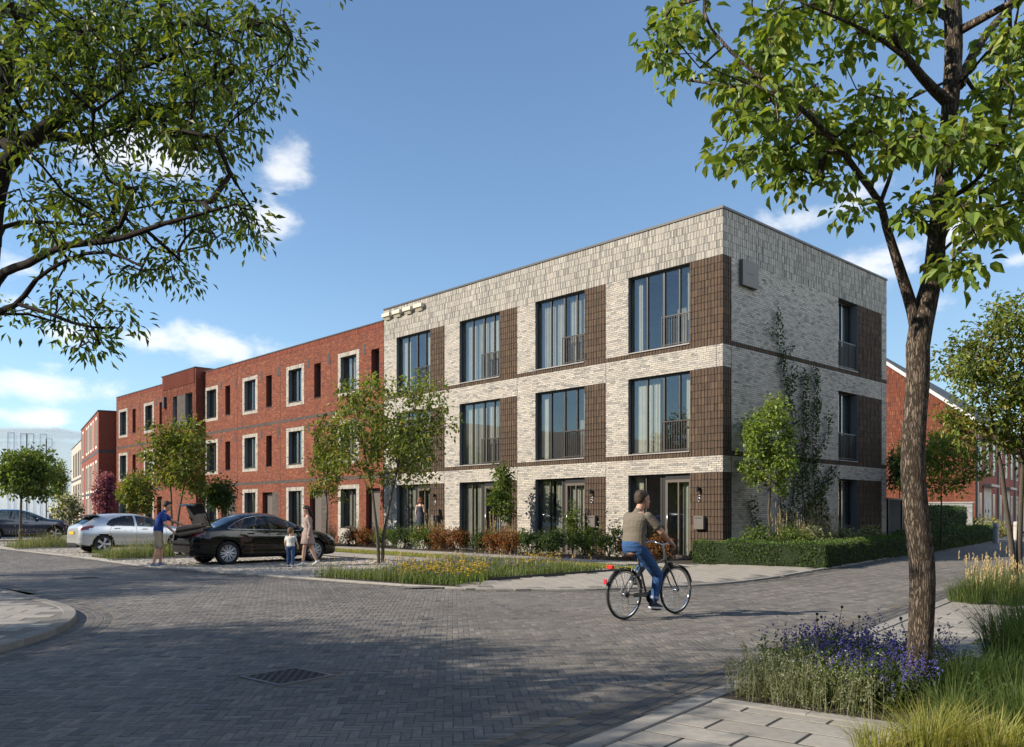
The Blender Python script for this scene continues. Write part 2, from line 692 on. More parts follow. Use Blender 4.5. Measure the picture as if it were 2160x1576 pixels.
def brick_wall(house, frames, fields, singles=0, wallname='wall', mortar=None, matrix=None):
    """fields: (frame, u0, u1, z0, z1, mode, palette, depth). Returns the wall part: mortar bed + joined brickwork + single bricks.
    frames live in the house's own coordinates; matrix (world) is only used to find the bricks nearest the camera."""
    wb = MB()
    mats = [M_MORTW, M_MORTB, M_MORTR]
    for (fr, u0, u1, z0, z1, mode, pal, dp) in fields:
        O, eu, en = fr
        q = []
        for u, z in ((u0, z0), (u1, z0), (u1, z1), (u0, z1)):
            p = O + u * eu + (dp - 0.007) * en
            q.append((p[0], p[1], O[2] + z))
        mi = 0 if pal in ('white', 'whites', 'grey') else (1 if pal in ('brown', 'dark') else 2)
        wb.add(q, [(0, 1, 2, 3)], None, mi)
    wall = wb.build(wallname, mats, house)
    bk = MB()
    cand = []
    for (fr, u0, u1, z0, z1, mode, pal, dp) in fields:
        R = lay(u0, u1, z0, z1, mode, pal)
        if not len(R):
            continue
        d = dp + rng.normal(0, 0.0022, len(R))
        if mode == 'v' and pal in ('brown', 'red') and len(R) > 40:      # ribbed: every other soldier stands proud
            d = d + 0.014 * (np.round((R[:, 0] - u0) / (R[1, 0] - R[0, 0])).astype(int) % 2)
        elif mode == 'v':
            d = d + 0.006 * (np.arange(len(R)) % 2)
        C = palette(pal, len(R))
        keep = np.ones(len(R), bool)
        if singles:
            O, eu, en = fr
            cen = np.zeros((len(R), 3))
            um, zm = (R[:, 0] + R[:, 1]) / 2, (R[:, 2] + R[:, 3]) / 2
            cen[:, :2] = O[:2] + um[:, None] * eu[:2] + d[:, None] * en[:2]
            cen[:, 2] = zm + O[2]
            wld = cen @ np.array(matrix)[:3, :3].T + np.array(matrix)[:3, 3]
            dist = np.linalg.norm(wld - np.array((0, 0, CAMH)), axis=1)
            wid = (R[:, 1] - R[:, 0])
            full = (abs(wid - 0.215) < 0.012) if mode == 'h' else np.ones(len(R), bool)
            # those low behind hedge and shrubs do not show
            ok = full & (zm > 0.75) & (zm < 4.6)
            for i in np.nonzero(ok)[0]:
                cand.append((dist[i], len(bk.V), i, cen[i], fr, mode, pal, wid[i], R[i, 3] - R[i, 2]))
        bk.V.append(brick_verts(R, fr, d))
        bk.L.append((len(R), keep, C))
    drop = {}
    if singles:
        cand.sort(key=lambda t: t[0])
        for (ds, fi, i, cen, fr, mode, pal, w, h) in cand[:singles]:
            drop.setdefault(fi, []).append(i)
            ang = math.atan2(fr[1][1], fr[1][0])
            uw, uh = (0.215, 0.0525) if mode == 'h' else (0.0475, 0.215)
            # the brick mesh faces its own +y; the wall frame may be mirrored
            flip = (fr[1][0] * fr[2][1] - fr[1][1] * fr[2][0]) < 0
            inst('brick', unit_brick(pal, mode, random.randrange(8)), wall, tuple(cen), ang + (PI if flip else 0), (w / uw, 1, h / uh))
    out = MB()
    for fi, V in enumerate(bk.V):
        n, keep, C = bk.L[fi]
        for i in drop.get(fi, ()):
            keep[i] = False
        V, C = V[keep], C[keep]
        k = len(V)
        if not k:
            continue
        F = (BRF[None] + (np.arange(k) * 8)[:, None, None]).reshape(-1, 4)
        out.add(V.reshape(-1, 3), F, np.repeat(C, 8, axis=0))
    out.build('brickwork', M_BRICK, wall, kind='stuff')
    return wall


def rev(mb, fr, u0, u1, z0, z1, d0, d1, m=0, c=None):
    """four reveal faces of an opening between depth d0 (outside) and d1 (inside)"""
    O, eu, en = fr

    def P(u, d, z):
        p = O + u * eu + d * en
        return (p[0], p[1], O[2] + z)
    q = [(u0, z0), (u1, z0), (u1, z1), (u0, z1)]
    for i in range(4):
        a, b = q[i], q[(i + 1) % 4]
        mb.add([P(a[0], d0, a[1]), P(b[0], d0, b[1]), P(b[0], d1, b[1]), P(a[0], d1, a[1])], [(0, 1, 2, 3)], c, m)


def fbox(mb, fr, u0, u1, d0, d1, z0, z1, c=None, m=0):
    """box in a wall frame"""
    O, eu, en = fr
    V = []
    for z in (z1, z0):
        for (u, d) in ((u0, d0), (u1, d0), (u1, d1), (u0, d1)):
            p = O + u * eu + d * en
            V.append((p[0], p[1], O[2] + z))
    return mb.add(V, BOXF, c, m)


def fquad(mb, fr, u0, u1, z0, z1, d, c=None, m=0):
    O, eu, en = fr
    V = []
    for (u, z) in ((u0, z0), (u1, z0), (u1, z1), (u0, z1)):
        p = O + u * eu + d * en
        V.append((p[0], p[1], O[2] + z))
    return mb.add(V, [(0, 1, 2, 3)], c, m)


def curtain(parent, fr, u0, u1, z0, z1, d, wave=0.03, per=0.13):
    O, eu, en = fr
    n = max(8, int((u1 - u0) / 0.02))
    u = np.linspace(u0, u1, n)
    ph = random.random() * 6
    dd = d + wave * np.sin(u / per * 2 * PI + ph + 0.6 * np.sin(u * 3.1 + ph)) * (0.6 + 0.4 * np.sin(u * 2.3 + ph))
    P = O[:2] + u[:, None] * eu[:2] + dd[:, None] * en[:2]
    V = np.concatenate([np.c_[P, np.full(n, z0 + O[2])], np.c_[P, np.full(n, z1 + O[2])]])
    i = np.arange(n - 1)
    MB().add(V, np.stack([i, i + 1, i + 1 + n, i + n], -1)).build('curtain', M_CURT, parent, smooth=True)


def window(house, fr, u0, u1, z0, z1, d, splits, fw=0.05, room=1.2, curt=(), thick=(), name='window', frame_mat=None, roomc=None):
    """frame, panes, curtains and the room behind. splits: mullion positions; thick: the wide posts among them"""
    fm = frame_mat or M_FRAME
    f = MB()
    fbox(f, fr, u0, u1, d - 0.07, d, z0, z0 + fw)
    fbox(f, fr, u0, u1, d - 0.07, d, z1 - fw, z1)
    edges = [u0] + list(splits) + [u1]
    hw = []
    for i, u in enumerate(edges):
        w = fw if i in (0, len(edges) - 1) else (0.075 if u in thick else 0.045)
        a = u if i == 0 else (u - w if i == len(edges) - 1 else u - w / 2)
        fbox(f, fr, a, a + w, d - 0.072, d + 0.003, z0 + fw, z1 - fw)
        hw.append((a, a + w))
    # the room behind, open towards the pane
    fr_o = f.build(name, fm, house)
    for i in range(len(edges) - 1):
        p = MB()
        fbox(p, fr, hw[i][1], hw[i + 1][0], d - 0.045, d - 0.035, z0 + fw, z1 - fw)
        p.build('pane', M_GLASS, fr_o)
    r = MB()
    rd = d - 0.08
    fquad(r, fr, u0, u1, z0, z1, rd - room)
    rev(r, fr, u0, u1, z0, z1, rd, rd - room)
    r.build('room_lining', roomc or M_ROOM, fr_o)
    for (a, b) in curt:
        curtain(fr_o, fr, a, b, z0 + 0.03, z1 - 0.03, rd - 0.12)
    return fr_o


def railing(house, fr, u0, u1, z0, z1, d, n):
    m = MB()
    fbox(m, fr, u0, u1, d - 0.02, d + 0.02, z1 - 0.035, z1)
    fbox(m, fr, u0, u1, d - 0.015, d + 0.015, z0 + 0.05, z0 + 0.08)
    fbox(m, fr, u0, u0 + 0.03, d - 0.0151, d + 0.0151, z0, z1 - 0.035)
    fbox(m, fr, u1 - 0.03, u1, d - 0.0151, d + 0.0151, z0, z1 - 0.035)
    r = m.build('railing', M_FRAME, house)
    w = (u1 - u0 - 0.06) / (n + 1)
    b = MB()
    fbox(b, (np.zeros(3), np.array((1., 0, 0)), np.array((0, 1., 0))), -0.01, 0.01, -0.01, 0.01, z0 + 0.08, z1 - 0.035)
    me = b.mesh('bar', M_FRAME)
    ang = math.atan2(fr[1][1], fr[1][0])
    for i in range(n):
        p = fr[0] + (u0 + 0.03 + (i + 1) * w) * fr[1] + d * fr[2]
        inst('bar', me, r, (p[0], p[1], fr[0][2]), ang)


FRONT = (np.zeros(3), np.array((1., 0, 0)), np.array((0, 1., 0)))
W_TOP, W_CAP = 10.55, 10.62
BAY = 4.33


def digit8(parent, fr, u, z, d):
    m = MB()
    for (dz, r) in ((0.052, 0.036), (-0.040, 0.047)):
        th = np.linspace(0, 2 * PI, 25)
        P = [(fr[0] + (u + r * math.cos(t)) * fr[1] + d * fr[2]) + np.array((0, 0, z + dz + r * 1.1 * math.sin(t))) for t in th]
        tube(m, P, 0.011, 6, cap=False)
    m.build('house_number', M_STEEL, parent, smooth=True)


def white_house(k):
    x0 = 0.22 + BAY * k
    org = CORNER + x0 * UL
    places = ['at the street corner, beside the clipped hedge', 'second from the corner, its door half behind a leafy shrub',
              'third from the corner, behind the slim young tree', 'next to the red terrace, with four nest boxes under the roof']
    H = thing('terraced_house', 'pale brick terraced house ' + places[k], 'house', (org[0], org[1], 0), ROTF, 'pale brick terraced houses')
    Mx = Matrix.Translation((org[0], org[1], 0)) @ Matrix.Rotation(ROTF, 4, 'Z')
    a = -0.22 if k == 0 else 0.0
    w = BAY
    P, W0, W1 = 0.94, 0.94, 3.36
    A = [FRONT]
    g = 0.006   # movement joint
    F = []
    ua, ub = a, w - g
    for (z0, z1, mode, pal) in ((2.69, 3.19, 'h', 'white'), (5.85, 6.52, 'h', 'white'), (9.18, W_TOP, 'v', 'whites')):
        F.append((FRONT, ua, ub, z0, z1, mode, pal, 0))
    for (z0, z1) in ((0, 2.69), (3.34, 5.85), (6.66, 9.18)):
        F.append((FRONT, W1, ub, z0, z1, 'h', 'white', 0))
    for (z0, z1) in ((0, 2.69), (3.19, 5.85), (6.52, 9.18)):
        F.append((FRONT, ua, P, z0, z1, 'v', 'brown', 0))
    for (z0, z1) in ((3.19, 3.34), (6.52, 6.66)):
        F.append((FRONT, P, ub, z0, z1, 'v', 'brown', 0.0))
    D = 11.5
    if k == 0:
        SIDE = (np.array((a, 0., 0)), np.array((0, -1., 0)), np.array((-1., 0, 0)))
        for (z0, z1, mode, pal) in ((9.18, W_TOP, 'v', 'whites'),):
            F.append((SIDE, 0, D, z0, z1, mode, pal, 0))
        for (z0, z1) in ((0, 2.69), (3.19, 5.85), (6.52, 9.18)):
            F.append((SIDE, 0, 0.46, z0, z1, 'v', 'brown', 0))
            F.append((SIDE, 8.95, 11.04, z0, z1, 'v', 'brown', 0))
        for (z0, z1) in ((3.19, 3.34), (6.52, 6.66)):
            F.append((SIDE, 0.46, 8.95, z0, z1, 'v', 'brown', 0))
            F.append((SIDE, 11.04, D, z0, z1, 'v', 'brown', 0))
        for (z0, z1) in ((0, 2.69), (3.34, 5.85), (6.66, 9.18)):
            F.append((SIDE, 0.46, 7.44, z0, z1, 'h', 'white', 0))
            F.append((SIDE, 11.04, D, z0, z1, 'h', 'white', 0))
        for (z0, z1) in ((2.69, 3.19), (5.85, 6.52)):
            F.append((SIDE, 0, D, z0, z1, 'h', 'white', 0))
    brick_wall(H, A, F, singles=300, matrix=Mx)
    # shell behind the brick, roof, coping
    sh = MB()
    b = sh
    fquad(b, FRONT, a + 0.1, w, W_TOP - 0.3, W_TOP, -0.35)
    v = [(a + 0.02, -0.02, W_TOP - 0.3), (w, -0.02, W_TOP - 0.3), (w, -D, W_TOP - 0.3), (a + 0.02, -D, W_TOP - 0.3)]
    b.add(v, [(0, 1, 2, 3)])
    b.add([(a, -D, 0), (w, -D, 0), (w, -D, W_TOP), (a, -D, W_TOP)], [(0, 1, 2, 3)])
    if k == 3:
        b.add([(w - g, -0.02, 0), (w - g, -D, 0), (w - g, -D, W_TOP), (w - g, -0.02, W_TOP)], [(0, 1, 2, 3)])
    b.build('roof', M_GREYJ, H)
    b = MB()
    for (z0, z1) in ((0.02, 2.69), (3.34, 5.85), (6.66, 9.18)):
        b = MB()
        rev(b, FRONT, W0, W1, z0, z1, 0.0, -0.16)
        b.build('reveal', M_GREYJ, H)
        if k == 0:
            b = MB()
            rev(b, SIDE, 7.44, 8.95, z0, z1, 0.0, -0.3)
            b.build('reveal', M_GREYJ, H)
    cp = MB()
    fbox(cp, FRONT, a - 0.035 if k == 0 else a, w - 0.0, -0.4, 0.035, W_TOP, W_CAP)
    if k == 0:
        fbox(cp, SIDE, 0.401, D + 0.03, -0.4, 0.035, W_TOP, W_CAP)
    cp.build('roof_coping', M_COPING, H)
    # movement joint
    mj = MB()
    fbox(mj, FRONT, w - 0.011, w + 0.001, -0.02, 0.001, 0, W_TOP)
    if k == 0:
        fbox(mj, FRONT, -0.006, 0.006, -0.02, 0.006, 0, W_TOP)
        fbox(mj, SIDE, 0.454, 0.466, -0.02, 0.006, 0, W_TOP)
        fbox(mj, SIDE, 11.034, 11.046, -0.02, 0.006, 0, W_TOP)
    mj.build('movement_joint', M_BLACK, H)
    # upper windows with the balcony doors
    for (z0, z1) in ((3.34, 5.85), (6.66, 9.18)):
        cs = [[(0.95, 1.45), (1.55, 2.0), (2.55, 3.34)], [(0.95, 1.5), (2.75, 3.34)], [(0.95, 1.9), (2.1, 3.34)], [(0.95, 1.3), (2.3, 3.34)], [(1.45, 2.6)], [(1.0, 3.3)], [(0.95, 1.25), (3.0, 3.34)]][(k * 3 + int(z0)) % 7]
        window(H, FRONT, W0 + 0.01, W1 - 0.01, z0 + 0.035, z1 - 0.01, -0.13, [1.42, 2.02, 2.68], thick=(2.02,), curt=cs)
        s = MB()
        fbox(s, FRONT, W0 + 0.003, W1 - 0.003, -0.13, 0.045, z0 + 0.004, z0 + 0.034)
        s.build('sill', M_SILL, H)
        railing(H, FRONT, W0 + 0.02, 2.04, z0 + 0.04, z0 + 1.02, -0.03, 10)
    # ground floor: glazed door, black side panel, fixed light
    window(H, FRONT, 2.12, W1 - 0.01, 0.05, 2.68, -0.15, [2.74], curt=[(2.15, 2.6), (2.8, 3.3)] if k else [(3.0, 3.3)], name='window')
    pn = MB()
    fbox(pn, FRONT, 1.94, 2.11, -0.25, -0.16, 0.02, 2.68)
    fbox(pn, FRONT, W0 + 0.01, 1.939, -0.25, -0.10, 2.52, 2.68)
    pn.build('door_surround', M_BLACK, H)
    door = window(H, FRONT, W0 + 0.012, 1.935, 0.06, 2.515, -0.09, [1.44], fw=0.09, curt=[(0.98, 1.42)] if k != 1 else [(0.98, 1.9)], name='door', frame_mat=M_DOORF)
    hd = MB()
    tube(hd, [(1.83, -0.085, 0.95), (1.83, -0.04, 0.97), (1.83, -0.04, 1.42), (1.83, -0.085, 1.44)], 0.012, 8)
    hd.build('handle', M_STEEL, door, smooth=True)
    st = MB()
    fbox(st, FRONT, W0 + 0.003, W1 - 0.003, -0.2, 0.06, 0.0, 0.05)
    st.build('doorstep', M_TAUPE, H)
    # letter box, lamp, number on the brown panel
    lb = MB()
    x, z = (0.54, 1.17)
    bbox(lb, (x - 0.18, 0.005, z - 0.205), (x + 0.18, 0.15, z + 0.205), 0.008)
    l = lb.build('letter_box', M_TAUPE, H)
    sl_ = MB()
    fbox(sl_, FRONT, x - 0.13, x + 0.13, 0.1502, 0.153, z + 0.13, z + 0.15)
    sl_.build('slot', M_BLACK, l)
    kn = MB()
    sphere(kn, (x + 0.155, 0.155, z - 0.02), 0.012, 8)
    kn.build('lock', M_STEEL, l, smooth=True)
    lm = MB()
    lathe(lm, [(0.001, 2.27), (0.042, 2.265), (0.045, 2.26), (0.045, 2.12), (0.038, 2.115), (0.001, 2.13)], 16, org=(0.6, 0.10, 0))
    fbox(lm, FRONT, 0.575, 0.625, 0.0, 0.06, 2.16, 2.22)
    lm.build('wall_lamp', M_BLACK, H, smooth=False)
    digit8(H, FRONT, 0.6, 1.91, 0.02)
    if k == 0:
        for (z0, z1, d0) in ((0.05, 2.69, 0), (3.34, 5.85, 1), (6.66, 9.18, 1)):
            window(H, SIDE, 7.46, 8.93, z0 + 0.03, z1 - 0.01, -0.25, [8.18], curt=[(8.2, 8.9)])
            if d0:
                s = MB()
                fbox(s, SIDE, 7.443, 8.947, -0.24, 0.03, z0 + 0.004, z0 + 0.03)
                s.build('sill', M_SILL, H)
                railing(H, SIDE, 7.46, 8.93, z0 + 0.04, z0 + 1.02, -0.06, 13)
        bx = MB()
        SX = SIDE
        fbox(bx, SX, 0.9, 1.80, 0.0, 0.13, 8.42, 9.2)
        o = bx.build('bat_box', M_TAUPE, H)
        s2 = MB()
        fbox(s2, SX, 1.15, 1.55, 0.1305, 0.134, 8.80, 8.82)
        s2.build('slot', M_BLACK, o)
    if k == 3:
        for i in range(4):
            x = 3.95 - i * 0.78
            nb = MB()
            # swift nest box: boxy top, sloped belly
            y0, y1 = 0.006, 0.20
            z0, z1 = 10.06, 10.34
            V = [(x - .28, y0, z1), (x + .28, y0, z1), (x + .28, y1, z1), (x - .28, y1, z1),
                 (x - .28, y0, z1 - .15), (x + .28, y0, z1 - .15), (x + .28, y1, z1 - .15), (x - .28, y1, z1 - .15)]
            nb.add(V, BOXF)
            V = [(x - .22, y0, z1 - .151), (x + .22, y0, z1 - .151), (x + .22, y1 - .03, z1 - .151), (x - .22, y1 - .03, z1 - .151),
                 (x - .16, y0, z0), (x + .16, y0, z0), (x + .16, y0 + .06, z0), (x - .16, y0 + .06, z0)]
            nb.add(V, BOXF)
            nb.build('nest_box', M_CREAM, H)
    return H


for k in range(4):
    white_house(k)

# ------------------------------------------------------------------ red terrace
R0, RW = 16.97, 5.07
R_TOP = 10.08


def red_house(k, t0, t1, hasdoor=True, end=False):
    """house between t0 and t1 along the street; openings keep their place in the 5.07 m rhythm"""
    base = R0 + RW * k
    org = CORNER + t0 * UL
    H = thing('terraced_house', RED_LABELS[k], 'house', (org[0], org[1], 0), ROTF, 'red brick terraced houses')
    Mx = Matrix.Translation((org[0], org[1], 0)) @ Matrix.Rotation(ROTF, 4, 'Z')
    w = t1 - t0 - 0.008
    o = base - t0                     # rhythm origin in house coordinates
    s0, s1 = o + 0.94, o + 1.57       # slot
    f0, f1 = o + 2.57, o + 4.42       # pale frame
    i0, i1 = f0 + 0.25, f1 - 0.25     # opening inside it
    d0, d1 = o + 0.88, o + 2.0        # door
    if s0 < 0.05:
        s0 = s1 = None
    F = []
    UP = ((7.03, 9.12, 7.2, 8.93), (3.8, 5.9, 3.97, 5.66))
    F.append((FRONT, 0, w, 9.84, R_TOP, 'v', 'redtop', 0.004))
    for (z0, z1) in ((6.24, 6.39), (3.05, 3.20)):
        F.append((FRONT, 0, w, z0, z1, 'v', 'dark', 0.003))
    ops = []
    for (lo, hi, (fz0, fz1, sz0, sz1)) in ((6.39, 9.84, UP[0]), (3.20, 6.24, UP[1])):
        # columns split at the openings: [0..s0][s0..s1][s1..f0][f0..f1][f1..w]
        F.append((FRONT, 0, s0 if s0 else f0, lo, hi, 'h', 'red', 0))
        if s0:
            F.append((FRONT, s0, s1, lo, sz0, 'h', 'red', 0))
            F.append((FRONT, s0, s1, sz1, hi, 'h', 'red', 0))
            F.append((FRONT, s1, f0, lo, hi, 'h', 'red', 0))
            ops.append((s0, s1, sz0, sz1, 0))
        F.append((FRONT, f0, f1, lo, fz0, 'h', 'red', 0))
        F.append((FRONT, f0, f1, fz1, hi, 'h', 'red', 0))
        F.append((FRONT, f1, w, lo, hi, 'h', 'red', 0))
        F.append((FRONT, f0, i0, fz0, fz1, 'h', 'white', 0.006))
        F.append((FRONT, i1, f1, fz0, fz1, 'h', 'white', 0.006))
        F.append((FRONT, i0, i1, fz0, fz0 + 0.18, 'h', 'white', 0.006))
        F.append((FRONT, i0, i1, fz1 - 0.2, fz1, 'v', 'white', 0.006))
        ops.append((i0, i1, fz0 + 0.18, fz1 - 0.2, 1))
    # ground floor
    fz0, fz1 = 0.75, 2.81
    gl = o + 0.2
    if hasdoor and gl > 0.02:
        F.append((FRONT, 0, gl, 0, 3.05, 'h', 'red', 0))
        F.append((FRONT, gl, d0, 0, 2.59, 'h', 'dark', 0))
        F.append((FRONT, gl, d0, 2.59, 3.05, 'h', 'red', 0))
        F.append((FRONT, d0, d1, 2.59, 3.05, 'h', 'red', 0))
    elif hasdoor:
        F.append((FRONT, 0, d0, 0, 3.05, 'h', 'red', 0))
        F.append((FRONT, d0, d1, 2.59, 3.05, 'h', 'red', 0))
    F.append((FRONT, d1 if hasdoor else 0, f0, 0, 3.05, 'h', 'red', 0))
    F.append((FRONT, f0, f1, fz1, 3.05, 'h', 'red', 0))
    F.append((FRONT, f1, w, 0, 3.05, 'h', 'red', 0))
    F.append((FRONT, f0, i0, 0, fz1, 'h', 'white', 0.006))
    F.append((FRONT, i1, f1, 0, fz1, 'h', 'white', 0.006))
    F.append((FRONT, i0, i1, 0, fz0, 'h', 'white', 0.006))
    F.append((FRONT, i0, i1, fz1 - 0.2, fz1, 'v', 'white', 0.006))
    ops.append((i0, i1, fz0, fz1 - 0.2, 1))
    brick_wall(H, [FRONT], F, singles=300 if k == 0 else 0, matrix=Mx)
    # dark soldier inlays beside the openings
    for zz in (8.78, 5.55):
        for uu in (o + 0.12, o + 2.05):
            if uu > 0.02:
                v = MB()
                for j in range(3):
                    fbox(v, FRONT, uu + j * 0.062, uu + j * 0.062 + 0.055, -0.01, 0.012, zz, zz + 0.5)
                v.build('air_vent', M_COPING, H)
    for (u0, u1, z0, z1, fr_) in ops + ([(d0, d1, 0.0, 2.59, 0)] if hasdoor else []):
        sh = MB()
        rev(sh, FRONT, u0, u1, z0, z1, 0.0, -0.3 if z0 == 0 else -0.27, 0 if fr_ else 1)
        sh.build('reveal', [M_GREYJ, M_RED], H)
    D = 11.5
    sh = MB()
    sh.add([(0, -0.3, R_TOP - .3), (w, -0.3, R_TOP - .3), (w, -D, R_TOP - .3), (0, -D, R_TOP - .3)], [(0, 1, 2, 3)])
    sh.add([(0, -0.3, R_TOP - .3), (w, -0.3, R_TOP - .3), (w, -0.3, R_TOP), (0, -0.3, R_TOP)], [(0, 1, 2, 3)])
    sh.add([(0, -D, 0), (w, -D, 0), (w, -D, R_TOP), (0, -D, R_TOP)], [(0, 1, 2, 3)])
    if end:
        sh.add([(w, -0.02, 0), (w, -D, 0), (w, -D, R_TOP), (w, -0.02, R_TOP)], [(0, 1, 2, 3)], None, 1)
    sh.build('roof', [M_GREYJ, M_RED], H)
    cp = MB()
    fbox(cp, FRONT, 0, w + 0.008, -0.35, 0.035, R_TOP, R_TOP + 0.055)
    cp.build('roof_coping', M_COPING, H)
    mj = MB()
    fbox(mj, FRONT, w - 0.004, w + 0.0085, -0.02, 0.0062, 0, R_TOP)
    mj.build('movement_joint', M_BLACK, H)
    for (u0, u1, z0, z1, fr_) in ops:
        if fr_:
            window(H, FRONT, u0 + .005, u1 - .005, z0 + .04, z1 - .005, -0.2, [u0 + 0.5 * (u1 - u0)], thick=(u0 + 0.5 * (u1 - u0),),
                   curt=[(u0 + .1, u0 + .55 * (u1 - u0))] if (k % 2) else [(u0 + .3 * (u1 - u0), u1 - .1)])
            s = MB()
            fbox(s, FRONT, u0 + .003, u1 - .003, -0.2, 0.04, z0 + 0.003, z0 + 0.039)
            s.build('sill', M_FRAME, H)
        else:
            window(H, FRONT, u0 + .005, u1 - .005, z0 + .03, z1 - .005, -0.2, [])
            s = MB()
            fbox(s, FRONT, u0 + .003, u1 - .003, -0.2, 0.03, z0 + 0.003, z0 + 0.029)
            s.build('sill', M_FRAME, H)
    if hasdoor:
        dm = MB()
        fbox(dm, FRONT, d0, d0 + 0.1, -0.3, -0.2, 0, 2.585)
        fbox(dm, FRONT, d1 - 0.1, d1, -0.3, -0.2, 0, 2.585)
        fbox(dm, FRONT, d0 + 0.1, d1 - 0.1, -0.3, -0.2, 2.42, 2.585)
        fr_o = dm.build('door_frame', M_FRAME, H)
        dd = MB()
        fbox(dd, FRONT, d0 + 0.1, d1 - 0.1, -0.29, -0.24, 0.03, 2.42)
        for j in range(6):
            fbox(dd, FRONT, d0 + 0.14 + j * 0.15, d0 + 0.145 + j * 0.15, -0.2399, -0.236, 0.06, 2.4)
        leaf = dd.build('door', M_TAUPE, H)
        hd = MB()
        tube(hd, [(d0 + .2, -0.24, 1.0), (d0 + .2, -0.19, 1.02), (d0 + .2, -0.19, 1.4), (d0 + .2, -0.24, 1.42)], 0.012, 6)
        hd.build('handle', M_STEEL, leaf)
    return H


M_RED = pmat('red_brick_plain', (0.20, 0.054, 0.034), rough=0.9, var=0.3, scale=30, bump=0.2)
RED_LABELS = {0: 'red brick terraced house adjoining the pale brick houses', 1: 'red brick terraced house with pale window frames, second along from the pale houses',
              2: 'red brick terraced house with taupe door, third along from the pale houses', 3: 'red brick terraced house right beside the projecting tower bay',
              5: 'red brick terraced house on the far side of the tower bay', 6: 'red brick terraced house at the far end of the terrace'}
red_house(0, 17.56, 22.04)
red_house(1, 22.04, 27.11)
red_house(2, 27.11, 32.18)
red_house(3, 32.18, 36.75)
red_house(5, 42.1, 47.39)
red_house(6, 47.39, 52.3, end=True)


def tower():
    t0, t1, bt = 36.75, 42.1, 0.5
    org = CORNER + t0 * UL + bt * NL
    H = thing('tower_bay', 'taller dark red brick bay projecting from the red terrace', 'house', (org[0], org[1], 0), ROTF)
    w = t1 - t0
    T = 10.36
    F = []
    SD = (np.zeros(3), np.array((0, -1., 0)), np.array((-1., 0, 0)))
    ops = []
    F.append((FRONT, 0, w, 9.45, T - .25, 'v', 'redtower', 0.0))
    for (lo, hi, z0, z1) in ((6.3, 9.45, 6.9, 8.9), (3.1, 6.3, 3.7, 5.7)):
        # tall window, grey-brown infill, slot
        F.append((FRONT, 0, 0.5, lo, hi, 'v', 'red', 0))
        F.append((FRONT, 0.5, 1.6, lo, z0, 'v', 'red', 0))
        F.append((FRONT, 0.5, 3.6, z1, hi, 'v', 'red', 0))
        F.append((FRONT, 1.6, 3.6, lo, z0, 'v', 'red', 0))
        F.append((FRONT, 1.6, 2.9, z0, z1, 'h', 'dark', 0))
        F.append((FRONT, 3.6, w, lo, hi, 'v', 'red', 0))
        ops += [(0.5, 1.6, z0, z1), (2.9, 3.6, z0, z1)]
    F.append((FRONT, 0, w, 0, 3.1, 'h', 'red', 0))
    F.append((SD, 0, bt, 0, T, 'h', 'redtower', 0))
    brick_wall(H, [FRONT], F)
    ribs = MB()
    n = 30
    for i in range(n):
        u = 0.15 + i * (w - 0.3) / n
        fbox(ribs, FRONT, u, u + 0.07, -0.01, 0.05, 9.46, T - .02)
    rb = ribs
    rb.build('parapet_ribs', M_RED, H)
    sh = MB()
    fquad(sh, FRONT, 0, w, T - .25, T, -0.005, m=1)
    for (u0, u1, z0, z1) in ops:
        rev(sh, FRONT, u0, u1, z0, z1, 0, -0.27, 0)
    sh.add([(0, 0, T), (w, 0, T), (w, -9, T), (0, -9, T)], [(0, 1, 2, 3)])
    sh.add([(0, -bt, 9), (0, -9, 9), (0, -9, T), (0, -bt, T)], [(0, 1, 2, 3)], None, 1)
    sh.add([(w, 0, 0), (w, -9, 0), (w, -9, T), (w, 0, T)], [(0, 1, 2, 3)], None, 1)
    sh.build('shell', [M_GREYJ, M_RED], H)
    cp = MB()
    fbox(cp, FRONT, -0.04, w + 0.04, -9, 0.07, T, T + 0.05)
    cp.build('roof_coping', M_COPING, H)
    for (u0, u1, z0, z1) in ops:
        window(H, FRONT, u0 + .005, u1 - .005, z0 + .005, z1 - .005, -0.2, [], curt=[(u0 + .1, u0 + .5)])
    wl_ = MB()
    bbox(wl_, (4.6, 0.0, 8.3), (4.9, 0.18, 9.0), 0.01)
    wl_.build('wall_box', M_FRAME, H)


tower()

